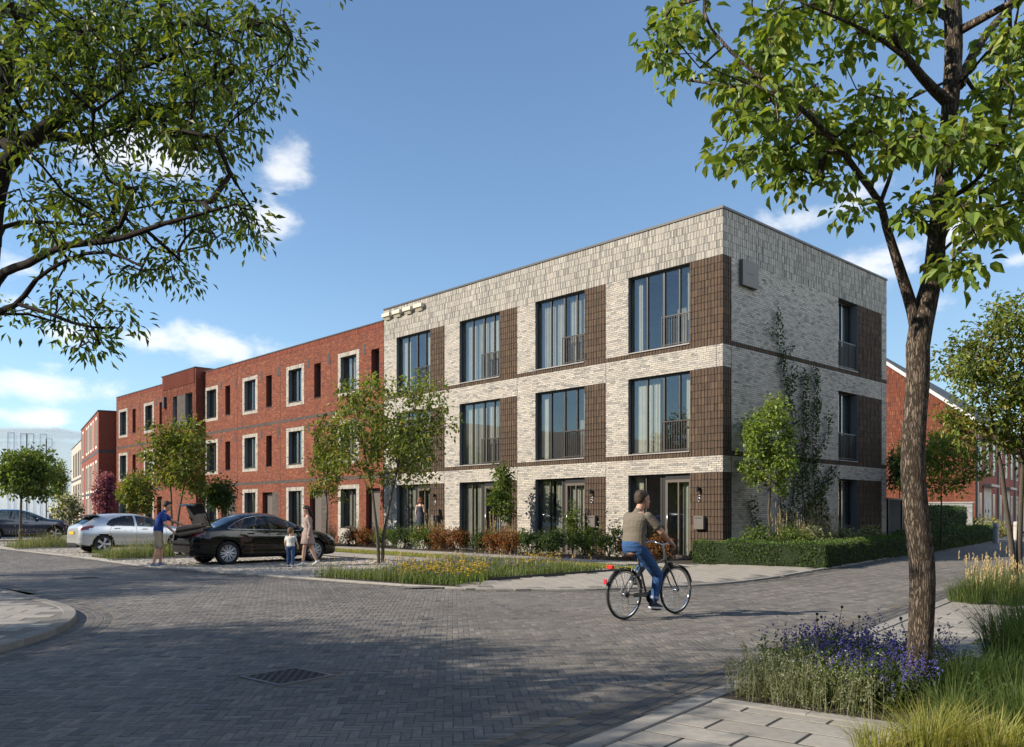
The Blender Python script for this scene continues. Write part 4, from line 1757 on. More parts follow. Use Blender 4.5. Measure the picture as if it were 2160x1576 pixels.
M_BARK = barkmat('bark', (0.055, 0.042, 0.032), (0.24, 0.19, 0.145), 9)
M_BARKS = barkmat('bark_young', (0.05, 0.042, 0.033), (0.16, 0.135, 0.105), 30, 0.4)
M_BARKD = barkmat('bark_dark', (0.022, 0.018, 0.015), (0.075, 0.06, 0.05), 16, 0.6)


def unit(v):
    return v / (np.linalg.norm(v, axis=-1, keepdims=True) + 1e-9)


def add_leaves(mb, P, D, ln, wd, col, broad=False, fold=0.25, nrm=None):
    """leaf blades starting at P and pointing along D"""
    n = len(P)
    D = unit(D)
    if nrm is None:
        nrm = np.array((0, 0, 1.0)) + rng.normal(0, 0.45, (n, 3))
    Sd = unit(np.cross(D, nrm))
    Nn = unit(np.cross(Sd, D))
    ln = np.broadcast_to(ln, (n,))[:, None]
    wd = np.broadcast_to(wd, (n,))[:, None]
    if not broad:
        v = np.stack([P, P + D * ln * .48 + Sd * wd * .5 + Nn * wd * fold, P + D * ln - Nn * ln * .08, P + D * ln * .48 - Sd * wd * .5 + Nn * wd * fold], 1)
        F = (np.array([(0, 1, 2), (0, 2, 3)])[None] + (np.arange(n) * 4)[:, None, None]).reshape(-1, 3)
        mb.add(v.reshape(-1, 3), F, np.repeat(col, 4, axis=0))
    else:
        q = Nn * wd * fold
        v = np.stack([P, P + D * ln * .18 + Sd * wd * .42 + q * .8, P + D * ln * .55 + Sd * wd * .5 + q, P + D * ln - Nn * ln * .16,
                      P + D * ln * .55 - Sd * wd * .5 + q, P + D * ln * .18 - Sd * wd * .42 + q * .8, P + D * ln * .55 - Nn * ln * .03], 1)
        F = (np.array([(0, 1, 2, 6), (6, 2, 3, 3), (0, 6, 4, 5), (6, 3, 4, 4)])[None] + (np.arange(n) * 7)[:, None, None]).reshape(-1, 4)
        q4 = F.reshape(n, 4, 4)
        mb.add(v.reshape(-1, 3), q4[:, [0, 2]].reshape(-1, 4), np.repeat(col, 7, axis=0))
        t3 = q4[:, [1, 3]][:, :, :3].reshape(-1, 3)
        # triangles reuse the same vertices
        mb.L.append((t3 + mb.n - 7 * n).ravel())
        mb.N.append(np.full(len(t3), 3, dtype=np.int32))
        mb.M.append(np.zeros(len(t3), dtype=np.int32))


GREENS = {'mid': [(.068, .108, .022), (.095, .135, .028), (.046, .078, .018), (.13, .155, .035)],
          'dark': [(.032, .060, .018), (.045, .080, .020), (.025, .046, .016), (.07, .105, .025)],
          'fresh': [(.115, .170, .032), (.155, .205, .040), (.078, .125, .026), (.20, .23, .055)],
          'autumn': [(.095, .130, .026), (.140, .165, .032), (.070, .100, .022), (.20, .18, .038)],
          'pink': [(.19, .065, .125), (.24, .10, .165), (.13, .05, .085), (.09, .06, .055)],
          'orange': [(.155, .062, .024), (.18, .085, .030), (.11, .045, .020), (.08, .07, .026)],
          'hedge': [(.045, .080, .016), (.065, .105, .020), (.030, .055, .013), (.09, .125, .03)],
          'grey': [(.14, .155, .09), (.18, .19, .12), (.10, .12, .06), (.22, .22, .15)],
          'yellow': [(.34, .23, .02), (.40, .29, .04), (.28, .19, .02), (.22, .17, .03)],
          'blue': [(.085, .075, .27), (.11, .095, .33), (.06, .055, .19), (.15, .115, .30)],
          'straw': [(.34, .27, .15), (.40, .33, .20), (.27, .21, .12), (.20, .19, .08)],
          'lime': [(.18, .19, .045), (.25, .24, .07), (.12, .14, .032), (.32, .29, .12)],
          'blade': [(.06, .095, .025), (.085, .115, .032), (.045, .07, .020), (.12, .135, .05)],
          'whitefl': [(.45, .45, .38), (.10, .13, .06), (.055, .085, .03), (.35, .35, .28)]}


def shade(pal, n, w=(.4, .3, .2, .1)):
    p = np.array(GREENS[pal])
    return p[rng.choice(4, n, p=w)] * rng.normal(1.3, .15, (n, 1))


def clump_leaves(mb, C, rad, per, ln, wd, pal, droop=0.35, broad=False, flat=1.0, jit=.2):
    """leaves spread round clump centres; they point outwards and hang a little"""
    k = len(C)
    n = k * per
    c = np.repeat(C, per, axis=0)
    r = np.repeat(np.broadcast_to(rad, (k,)), per)
    d = unit(rng.normal(0, 1, (n, 3)))
    P = c + d * (r * rng.random(n) ** .5)[:, None] * np.array((1, 1, flat))
    D = d * .8 + rng.normal(0, .45, (n, 3)) + np.array((0, 0, -droop))
    tone = np.repeat(rng.normal(1, .16, (k, 1)), per, axis=0)
    s = rng.normal(1, jit, n).clip(.5, 1.6)
    add_leaves(mb, P, D, ln * s, wd * s, (shade(pal, n) * tone).clip(.01, .9), broad)


def skeleton(mb, trunks, C, rmin=0.006, power=0.47, seg=0.30, scale=1.0, sides=6, wob=0.06, maxjoin=4.0):
    """branches from trunk polylines (with radii) to every clump centre, joined to the nearest wood already there"""
    nodes, par, rad0 = [], [], []
    for (T, R) in trunks:
        T = np.asarray(T, float)
        tt = resample(np.c_[T, np.broadcast_to(R, (len(T),))], seg)
        for i, p in enumerate(tt):
            nodes.append(p[:3])
            rad0.append(p[3])
            par.append(len(nodes) - 2 if i else -1)
    nt = len(nodes)
    cnt = [0] * nt
    if len(C):
        A = np.array(nodes)
        dist = np.min(np.linalg.norm(C[:, None] - A[None], axis=2), axis=1)
        for ci in np.argsort(dist):
            c = C[ci]
            A = np.array(nodes)
            # favour wood that lies below and nearer the trunk
            d = np.linalg.norm(A - c, axis=1) + 0.35 * np.maximum(0, A[:, 2] - c[2])
            j = int(np.argmin(d))
            L = np.linalg.norm(c - A[j])
            n = max(1, int(L / seg))
            prev = j
            a = A[j]
            bend = rng.normal(0, wob, 3) * L
            bend[2] += 0.08 * L
            for s in range(1, n + 1):
                t = s / n
                p = a + (c - a) * t + bend * math.sin(PI * t)
                nodes.append(p)
                par.append(prev)
                rad0.append(0)
                cnt.append(0)
                prev = len(nodes) - 1
            q = prev
            while q >= 0:
                cnt[q] += 1
                q = par[q]
    # draw
    A = np.array(nodes)
    ch = {}
    for i in range(len(A)):
        ch.setdefault(par[i], []).append(i)

    def rr(i):
        return max(rad0[i], rmin * scale * max(1, cnt[i]) ** power) if i >= nt or rad0[i] == 0 else rad0[i]
    stack = [(r, -1) for r in ch.get(-1, [])]
    while stack:
        i, p0 = stack.pop()
        line, rads = ([A[p0]] if p0 >= 0 else []), ([min(rr(p0), rr(i) * 1.25)] if p0 >= 0 else [])
        cur = i
        while True:
            line.append(A[cur])
            rads.append(rr(cur))
            kids = ch.get(cur, [])
            if not kids:
                break
            kids = sorted(kids, key=lambda q: -(rr(q) + (1 if (q < nt and cur < nt) else 0)))
            for q in kids[1:]:
                stack.append((q, cur))
            cur = kids[0]
        if len(line) > 1:
            tube(mb, line, rads, sides if max(rads) > .03 else 4, cap=max(rads) > .03)
    return mb


def in_blobs(blobs, n, shell=0.45):
    """points inside ellipsoids (cx,cy,cz,rx,ry,rz), denser towards the skin"""
    vol = np.array([b[3] * b[4] * b[5] for b in blobs]) ** .75
    k = rng.choice(len(blobs), n, p=vol / vol.sum())
    B = np.array(blobs)[k]
    d = unit(rng.normal(0, 1, (n, 3)))
    r = rng.random(n) ** shell
    return B[:, :3] + d * r[:, None] * B[:, 3:]


def tree(name, label, loc, trunks, blobs, nclump, per, ln, wd, pal, crad=0.28, group=None, bark=None, broad=False, droop=.35, cat='tree', rmin=.006, shell=.45, leafm=None, seg=.3):
    """trunks and blobs are relative to loc"""
    T = thing(name, label, cat, (loc[0], loc[1], loc[2] if len(loc) > 2 else 0), 0, group)
    C = in_blobs(blobs, nclump, shell)
    w = MB()
    skeleton(w, trunks, C, rmin=rmin, seg=seg)
    w.build('trunk', bark or M_BARKS, T, smooth=True)
    c = MB()
    clump_leaves(c, C, crad * rng.normal(1, .2, len(C)).clip(.5, 1.5), per, ln, wd, pal, broad=broad, droop=droop)
    c.build('crown', leafm or M_LEAF, T)
    return T


def blades(mb, P, h, spread, wd, pal, bend=.5, w=(.4, .3, .2, .1), dirs=None):
    """curved grass blades rooted at P"""
    n = len(P)
    th = rng.random(n) * 2 * PI
    o = np.stack([np.cos(th), np.sin(th), np.zeros(n)], -1) if dirs is None else dirs
    h = np.broadcast_to(h, (n,)) * rng.normal(1, .22, n).clip(.4, 1.6)
    sp = np.broadcast_to(spread, (n,)) * (rng.random(n) * .9 + .1)
    s = unit(np.cross(o, (0, 0, 1.0)) + rng.normal(0, .3, (n, 3))) * (np.broadcast_to(wd, (n,)) / 2)[:, None]
    up = np.array((0, 0, 1.0))
    p1 = P + up * (h * .55)[:, None] + o * (sp * h * .30)[:, None]
    p2 = P + up * (h * (1 - .35 * bend * sp))[:, None] + o * (sp * h)[:, None]
    V = np.stack([P - s, P + s, p1 + s * .8, p1 - s * .8, p2], 1)
    q = (np.array([(0, 1, 2, 3)])[None] + (np.arange(n) * 5)[:, None, None]).reshape(-1, 4)
    t = (np.array([(3, 2, 4)])[None] + (np.arange(n) * 5)[:, None, None]).reshape(-1, 3)
    mb.add(V.reshape(-1, 3), q, np.repeat(shade(pal, n, w), 5, axis=0))
    mb.L.append((t + mb.n - 5 * n).ravel())
    mb.N.append(np.full(n, 3, dtype=np.int32))
    mb.M.append(np.zeros(n, dtype=np.int32))
    return p2


OCT = np.array([(0, 2, 4), (2, 1, 4), (1, 3, 4), (3, 0, 4), (2, 0, 5), (1, 2, 5), (3, 1, 5), (0, 3, 5)])


def dots(mb, P, r, pal, tall=1.0, w=(.4, .3, .2, .1)):
    """small flower heads"""
    n = len(P)
    r = np.broadcast_to(r, (n,)) * rng.normal(1, .25, n).clip(.4, 1.8)
    base = np.array([(1, 0, 0), (-1, 0, 0), (0, 1, 0), (0, -1, 0), (0, 0, tall), (0, 0, -tall)], float)
    V = P[:, None] + base[None] * r[:, None, None]
    F = (OCT[None] + (np.arange(n) * 6)[:, None, None]).reshape(-1, 3)
    mb.add(V.reshape(-1, 3), F, np.repeat(shade(pal, n, w), 6, axis=0))


def poly_points(poly, n):
    poly = np.asarray(poly)
    lo, hi = poly.min(0), poly.max(0)
    out = np.zeros((0, 2))
    while len(out) < n:
        q = lo + rng.random((n * 2, 2)) * (hi - lo)
        out = np.vstack([out, q[inpoly(q, poly)]])
    return out[:n]


def xyz(P2, z=0.03):
    return np.c_[P2, np.full(len(P2), z)]


def a_at(px, b):
    r = (px - 1080) / FPX
    c = CORNER + b * NL
    return (c[0] - r * c[1]) / (r * UL[1] - UL[0])


def pxtree(name, label, px, ybase, x0, x1, ytop, ybot, depth, nclump, per, ln, wd, pal, stems=1, crad=.26, conic=0.0, bark=None, droop=.35, lean=0, r=.05, cat='tree', group=None, seed_blobs=None, rmin=.006):
    """a tree whose base, crown width and height are read off the photograph at the given depth"""
    s = depth / FPX
    bx = (px - 1080) * s
    z0 = 0.0
    zt, zb = CAMH + (HY - ytop) * s, CAMH + (HY - ybot) * s
    cx = ((x0 + x1) / 2 - px) * s
    rx = (x1 - x0) / 2 * s
    zc, rz = (zt + zb) / 2, (zt - zb) / 2
    bl = []
    # one core and several outer lobes make the outline uneven
    bl.append((cx, 0, zc, rx * .62, rx * .62, rz * .8))
    for k in range(9):
        t = rng.random()
        h = -0.8 + 1.6 * (k + .5) / 9
        wfac = math.sqrt(max(.05, 1 - h * h)) * (1 - conic * (h * .5 + .5))
        a = k * 2.4 + rng.random() * .8
        q = .62 * wfac
        bl.append((cx + math.cos(a) * rx * q, math.sin(a) * rx * q, zc + h * rz * .82, rx * .36 * (1 - conic * .4 * (h + 1)), rx * .36, rz * .24))
    tr = []
    for k in range(stems):
        a = k * 2.6 + .4
        o = (0.10 * stems if stems > 1 else 0)
        top = zb + (zt - zb) * (.80 if stems == 1 else .62)
        zz = np.linspace(z0, top, 7)
        f = np.linspace(0, 1, 7)
        sp = (0.0 if stems == 1 else rx * .34)
        T = np.stack([cx * f ** 1.5 + math.cos(a) * (o * .3 + sp * f ** 1.6), math.sin(a) * (o * .3 + sp * f ** 1.6), zz], -1)
        T[1:-1, :2] += rng.normal(0, .02, (5, 2))
        tr.append((T, r * (1 - .78 * f)))
    return tree(name, label, (bx, depth), tr, bl, nclump, per, ln, wd, pal, crad, group, bark, droop=droop, cat=cat, rmin=rmin)

# ------------------------------------------------------------------ foreground trees
def px_tree(name, label, loc, branches, blobs, Y0, dY, nper, per, ln, wd, pal, bark, crad, broad, droop, singles=300, extra=None, rmin=.004):
    """branches: pixel polylines (x, y, radius in m, depth offset); blobs: pixel ellipses filled with leaf clumps at varying depth"""
    T = thing(name, label, 'tree', (loc[0], loc[1], 0))
    org = np.array((loc[0], loc[1], 0.0))
    tr = []
    for br in branches:
        P, R = [], []
        for (x, y, r, dy) in br:
            P.append(at(x, y, Y0 + dy) - org)
            R.append(r)
        tr.append((catmull(np.c_[np.array(P), R], .12)[:, :3], catmull(np.c_[np.array(P), R], .12)[:, 3]))
    C = []
    for (x, y, rx, ry, *o) in blobs:
        n = max(3, int(nper * rx * ry))
        d = o[0] if o else 0
        dd = o[1] if len(o) > 1 else dY
        a = rng.random(n) * 2 * PI
        q = rng.random(n) ** .5
        yy = Y0 + d + rng.uniform(-dd, dd, n)
        C += [at(x + rx * q[i] * math.cos(a[i]), y + ry * q[i] * math.sin(a[i]), yy[i]) - org for i in range(n)]
    C = np.array(C)
    if extra is not None:
        C = np.vstack([C, in_blobs(extra[0], extra[1]) - org])
    w = MB()
    skeleton(w, tr, C, rmin=rmin, seg=.16, sides=14, wob=.08)
    w.build('trunk', bark, T, smooth=True)
    k = len(C)
    n = k * per
    c = np.repeat(C, per, axis=0)
    d = unit(rng.normal(0, 1, (n, 3)) * np.array((1, 1, .7)))
    P = c + d * (crad * rng.random(n) ** .6)[:, None]
    D = d * .9 + rng.normal(0, .35, (n, 3)) + np.array((0, 0, -droop))
    tone = np.repeat(rng.normal(1, .15, (k, 1)), per, axis=0)
    sz = rng.normal(1, .2, n).clip(.5, 1.5)
    colr = (shade(pal, n) * tone).clip(.01, .6)
    crown = MB()
    # the largest leaves in view are pieces of their own
    wld = P + org
    px = 1080 + FPX * wld[:, 0] / wld[:, 1]
    py = HY - FPX * (wld[:, 2] - CAMH) / wld[:, 1]
    inv = (px > 20) & (px < 2140) & (py > 20)
    order = np.argsort(np.where(inv, wld[:, 1] / sz, 99))[:singles]
    keep = np.ones(n, bool)
    keep[order] = False
    add_leaves(crown, P[keep], D[keep], ln * sz[keep], wd * sz[keep], colr[keep], broad)
    cr = crown.build('crown', M_LEAF, T)
    cr['kind'] = 'stuff'
    ms = []
    for q in range(8):
        m = MB()
        add_leaves(m, np.zeros((1, 3)), np.array([(1., 0, 0)]), ln, wd, shade(pal, 1), broad, nrm=np.array([(0, 0, 1.)]))
        ms.append(m.mesh('leaf', M_LEAF))
    D = unit(D)
    for i in order:
        x = Vector(D[i])
        up = Vector((random.gauss(0, .4), random.gauss(0, .4), 1)).normalized()
        y = up.cross(x).normalized()
        z = x.cross(y)
        o = bpy.data.objects.new('leaf', ms[random.randrange(8)])
        COL.objects.link(o)
        o.parent = cr
        M = Matrix((x, y, z)).transposed().to_4x4()
        o.matrix_local = Matrix.Translation(P[i]) @ M @ Matrix.Scale(float(sz[i]), 4)
    return T


# right: maple-like tree in the flower bed
RB = G(1936, 1490)
RY = float(RB[1])
br = [
    [(1938, 1500, 0.114, 0), (1936, 1470, 0.099, 0), (1938, 1400, 0.092, 0), (1944, 1300, 0.091, 0), (1946, 1200, 0.092, 0), (1936, 1110, 0.092, 0), (1926, 1010, 0.088, 0), (1928, 900, 0.085, 0), (1937, 800, 0.084, 0), (1936, 720, 0.086, 0), (1950, 655, 0.084, 0),
     (1966, 590, 0.069, 0), (1976, 500, 0.065, 0), (1988, 400, 0.062, 0), (1998, 300, 0.060, 0), (2006, 200, 0.062, 0), (2012, 100, 0.063, 0), (2008, 0, 0.062, 0), (2000, -120, 0.053, 0), (2010, -260, 0.040, 0)],
    [(1936, 700, 0.053, 0), (1924, 650, 0.046, 0), (1905, 590, 0.040, -.05), (1886, 530, 0.033, -.1), (1870, 480, 0.030, -.15), (1858, 430, 0.026, -.2), (1815, 372, 0.023, -.3), (1770, 310, 0.021, -.35), (1700, 238, 0.019, -.4), (1630, 180, 0.017, -.4), (1560, 128, 0.013, -.35), (1500, 60, 0.009, -.3)],
    [(1998, 215, .045, 0), (1955, 175, .036, -.1), (1915, 125, .030, -.2), (1890, 90, .022, -.3), (1872, 40, .017, -.4), (1855, -20, .012, -.4)],
    [(1915, 126, .024, -.2), (1860, 85, .019, -.4), (1800, 52, .016, -.5), (1735, 25, .012, -.6), (1660, -10, .008, -.6)],
    [(2022, 180, .042, 0), (2050, 120, .034, .2), (2090, 60, .030, .4), (2140, 5, .026, .6), (2190, -60, .018, .8)],
    [(2024, 65, .034, 0), (2070, 40, .028, -.2), (2130, 8, .022, -.4), (2180, -30, .014, -.5)],
    [(2006, 40, .034, 0), (1960, 15, .026, .2), (1900, -18, .020, .4), (1820, -60, .012, .6)],
    [(1857, 428, .018, -.2), (1882, 362, .013, -.25), (1894, 310, .010, -.2), (1902, 225, .006, -.2)],
    [(1700, 238, .012, -.4), (1640, 205, .009, -.5), (1560, 170, .007, -.6), (1500, 145, .005, -.7)],
    [(2000, 420, .024, 0), (2060, 380, .018, -.3), (2110, 300, .013, -.5), (2140, 200, .009, -.6)],
    [(1978, 540, .018, 0), (2020, 500, .012, -.4), (2060, 480, .009, -.6)],
]
bl = [(1410, 95, 55, 32), (1475, 45, 70, 55), (1440, 150, 45, 30), (1500, 175, 45, 25), (1560, 195, 65, 50), (1600, 130, 80, 55), (1640, 60, 60, 40), (1700, 60, 80, 40), (1600, 245, 60, 40), (1540, 330, 48, 28), (1615, 330, 70, 45),
      (1700, 290, 80, 55), (1690, 205, 70, 45), (1735, 365, 60, 35), (1660, 392, 45, 22), (1790, 300, 55, 60), (1850, 285, 60, 45), (1830, 200, 50, 35), (1905, 250, 50, 40), (1790, 118, 35, 18), (1850, 30, 80, 50), (1760, 20, 60, 30), (1930, 60, 40, 50),
      (1960, 300, 50, 45, -.3), (2030, 285, 60, 40, -.3), (2070, 340, 80, 70, -.3), (2110, 410, 55, 65, -.2), (2135, 260, 35, 110), (2085, 200, 45, 50), (2010, 455, 55, 40, -.4), (2070, 480, 70, 35, -.4), (1985, 555, 45, 35, -.4), (2045, 560, 45, 25, -.4),
      (1935, 420, 35, 28), (1800, 455, 45, 22), (1925, 465, 30, 25), (2135, 60, 35, 60), (2105, 130, 40, 40), (2145, 480, 30, 45), (1885, 335, 40, 25), (2190, 100, 60, 120, .4), (2200, 350, 60, 120, .2), (1990, -60, 220, 60, .2, 1.2), (1700, -60, 160, 50)]
px_tree('foreground_tree', 'tall tree with rough grey brown trunk forking low, in the flower bed', RB, br, bl, RY, .75, .0029, 16, .088, .050, 'fresh', M_BARK, .13, True, .6, 300)

# left: spreading dark tree at the edge of the picture
LB = np.array((-3.95, 6.1))
br = [
    [(-95, 1500, .15, 0), (-85, 1200, .13, 0), (-70, 900, .11, 0), (-48, 700, .09, 0), (-28, 560, .08, 0), (-14, 430, .072, 0), (8, 350, .066, 0), (44, 315, .060, 0), (100, 268, .055, .1), (165, 222, .055, .2), (245, 160, .045, .3), (300, 90, .032, .4), (350, 0, .02, .5)],
    [(-14, 420, .055, 0), (-20, 330, .05, .1), (5, 220, .055, .2), (20, 110, .05, .3), (60, 30, .04, .4), (140, -30, .03, .5)],
    [(40, 318, .045, 0), (-10, 290, .045, .3), (60, 288, .042, .5), (130, 288, .038, .5), (205, 290, .032, .4), (250, 262, .026, .3), (310, 232, .018, .2), (420, 220, .010, .2)],
    [(-20, 620, .035, 0), (8, 575, .030, -.2), (60, 556, .027, -.4), (130, 520, .023, -.6), (250, 505, .019, -.8), (330, 476, .015, -.9), (400, 458, .011, -1.0), (500, 430, .006, -1.0)],
    [(-30, 690, .03, 0), (0, 655, .026, -.3), (40, 642, .022, -.5), (70, 595, .018, -.6), (110, 565, .016, -.7), (175, 535, .013, -.8), (230, 532, .010, -.9), (300, 562, .006, -1.0)],
    [(40, 642, .014, -.5), (110, 664, .012, -.6), (180, 690, .009, -.7), (250, 692, .006, -.7)],
    [(-5, 520, .026, 0), (5, 480, .022, .2), (60, 468, .018, .4), (125, 470, .014, .5), (220, 478, .009, .6)],
    [(245, 160, .025, .3), (330, 130, .018, .2), (420, 90, .014, .0), (520, 60, .010, -.2), (600, 30, .006, -.3)],
    [(165, 222, .025, .2), (200, 150, .02, .1), (205, 70, .015, 0), (240, 0, .01, 0)],
]
bl = [(80, 60, 130, 80), (250, 50, 150, 80), (420, 60, 130, 70), (560, 45, 75, 50), (600, 110, 35, 55), (570, 170, 30, 40), (340, 165, 130, 70), (470, 180, 85, 65), (520, 255, 45, 50), (420, 265, 85, 55), (240, 240, 100, 60), (120, 190, 110, 70),
      (140, 308, 110, 32), (340, 288, 95, 38), (470, 335, 38, 36), (60, 120, 80, 60), (25, 240, 50, 45), (90, 415, 75, 30), (190, 415, 100, 45), (275, 395, 55, 35), (400, 420, 60, 36), (465, 455, 75, 42), (520, 490, 30, 26), (180, 480, 105, 28), (110, 512, 55, 28),
      (232, 560, 35, 20), (335, 540, 50, 26), (375, 592, 40, 28), (300, 585, 35, 16), (120, 612, 45, 12), (200, 652, 70, 14), (275, 680, 48, 18), (110, 692, 45, 18), (185, 718, 40, 22), (205, 738, 22, 14), (15, 662, 30, 12), (350, 400, 40, 24), (430, 500, 50, 20)]
ex = ([(-5.6, 6.2, 5.4, 1.6, 1.6, 1.3), (-4.2, 6.4, 6.6, 2.2, 1.8, 1.1), (-2.6, 6.6, 6.3, 1.6, 1.5, .9), (-5.2, 5.0, 6.0, 1.5, 1.4, 1.1)], 330)
px_tree('foreground_tree', 'spreading dark leafed tree whose branches hang in over the street from the side', LB, br, bl, 6.1, .95, .0041, 21, .070, .027, 'mid', M_BARKD, .17, False, .6, 300, extra=ex)

# trees just outside the picture on the sunny side of the street; their shade falls across the road
for i, (x, y, zc, r, n) in enumerate(((-11.2, 4.3, 5.6, 2.5, 260), (-15.6, 5.0, 7.0, 2.8, 280), (-12.4, 2.4, 6.4, 2.2, 230), (-21.5, 12.2, 7.2, 2.7, 260), (-27, 15.5, 12.0, 3.0, 260))):
    lb = ['roadside tree out of frame, first in the shading row', 'roadside tree out of frame, second in the shading row', 'roadside tree out of frame nearest the camera',
          'roadside tree out of frame further up the street', 'tallest roadside tree out of frame up the street'][i]
    bls = [(0, 0, zc, r, r, r * .55)] + [(math.cos(a) * r * .8, math.sin(a) * r * .8, zc + .3 * math.sin(a * 3), r * .5, r * .5, r * .35) for a in np.arange(0, 6.2, 1.05)]
    n = int(n * 1.15)
    tree('roadside_tree', lb, (x, y), [(np.array([(0, 0, 0), (.1, 0, 2), (0, .1, zc - .6), (.1, 0, zc + .6)]), np.array((.16, .13, .1, .05)))], bls, n, 26, .16, .09, 'mid', crad=.42, group='roadside trees', seg=.6)

# big unseen trees, added to cut the sky light on side wall and road
for (x, y, zc, r, lb) in ((19.5, 19.0, 7.5, 3.6, 'large unseen tree added across the side street to block sky light'), (15.5, 11.5, 7.0, 3.4, 'large unseen tree added across the side street nearer the camera to block sky light'), (25.5, 26.5, 7.5, 3.8, 'large unseen tree added across the side street farther up to block sky light'),
                        (9.0, -4.0, 6.5, 3.4, 'large unseen tree added behind the camera on the side street corner to block sky light'), (1.5, -7.5, 7.0, 3.6, 'large unseen tree added straight behind the camera to block sky light'), (-7.0, -8.5, 7.0, 3.6, 'large unseen tree added behind the camera on the main street to block sky light')):
    bls = [(0, 0, zc, r, r, r * 1.05)] + [(math.cos(a) * r * .8, math.sin(a) * r * .8, zc + .5 * math.sin(a * 3), r * .5, r * .5, r * .6) for a in np.arange(0, 6.2, 1.05)]
    tree('street_tree', lb, (x, y), [(np.array([(0, 0, 0), (.1, 0, 2), (0, .1, zc - .6), (.1, 0, zc + 1.6)]), np.array((.2, .17, .13, .06)))], bls, 260, 22, .34, .22, 'mid', crad=.75, group='unseen trees added to block sky light', seg=.9)

# ------------------------------------------------------------------ street trees and shrubs
D_BED = 24.6
pxtree('street_tree', 'two stemmed young tree in the meadow bed in front of the pale houses', 803, 1187, 642, 982, 757, 1050, D_BED, 330, 19, .125, .075, 'autumn', stems=2, crad=.27, r=.055)
Yf = float(AB(a_at(1055, 1.3), 1.3)[1])
pxtree('street_tree', 'slim young tree against the third pale house', 1055, 1160, 1022, 1094, 955, 1112, Yf, 70, 24, .12, .08, 'mid', crad=.2, conic=.5, r=.035, bark=M_BARKS)
pxtree('street_tree', 'bushy young tree in front of the shaded side wall behind the hedge', 1625, 1150, 1538, 1702, 812, 1062, 25.0, 190, 26, .105, .075, 'fresh', crad=.22, conic=.35, r=.05)
pxtree('street_tree', 'small tree in front of the red house beside the pale houses', 690, 1110, 640, 738, 888, 1085, float(AB(a_at(690, 2.5), 2.5)[1]), 120, 22, .13, .085, 'autumn', crad=.25, conic=.2, r=.045)
pxtree('street_tree', 'wide young tree in front of the tower bay', 368, 1110, 296, 462, 862, 1060, 36.0, 210, 22, .16, .10, 'autumn', stems=2, crad=.34, r=.06)
pxtree('street_tree', 'low tree beside the pink blossoming tree', 285, 1110, 248, 332, 985, 1092, 41.0, 110, 22, .16, .10, 'autumn', crad=.32, r=.05)
pxtree('street_tree', 'rounded shrub like tree behind the black car', 462, 1110, 425, 500, 1005, 1085, 37.5, 100, 24, .13, .085, 'dark', crad=.26, stems=3, r=.04)
pxtree('blossom_tree', 'slender tree covered in pink blossom beside the red block', 222, 1110, 192, 252, 985, 1100, 46.0, 150, 26, .12, .10, 'pink', crad=.27, conic=.6, r=.05)
pxtree('street_tree', 'round leafy tree above the dark blue car', 42, 1140, -28, 128, 935, 1062, 40.5, 260, 24, .17, .11, 'mid', crad=.36, r=.075)
pxtree('shrub', 'white flowering shrub behind the dark blue car', 145, 1110, 112, 174, 1035, 1112, 52.0, 80, 24, .16, .12, 'whitefl', crad=.35, stems=3, r=.03, cat='shrub')
pxtree('street_tree', 'pale green feathery tree far behind the round tree', 124, 1100, 102, 142, 955, 1060, 62.0, 90, 20, .2, .1, 'fresh', crad=.4, r=.05)
# side street, right
pxtree('street_tree', 'two stemmed leafy tree at the right hand edge behind the pavement', 2146, 1228, 1968, 2275, 585, 1015, 17.6, 330, 24, .105, .065, 'autumn', stems=2, crad=.25, r=.065)
pxtree('street_tree', 'small tree with overhanging branches in front of the gable', 1985, 1120, 1885, 2090, 890, 1062, 33.0, 150, 22, .15, .09, 'fresh', crad=.32, r=.04)
pxtree('shrub', 'dark shrub behind the garden gate of the corner house', 1897, 1120, 1868, 1930, 925, 1048, 41.0, 80, 24, .15, .10, 'dark', crad=.34, r=.04, cat='shrub')


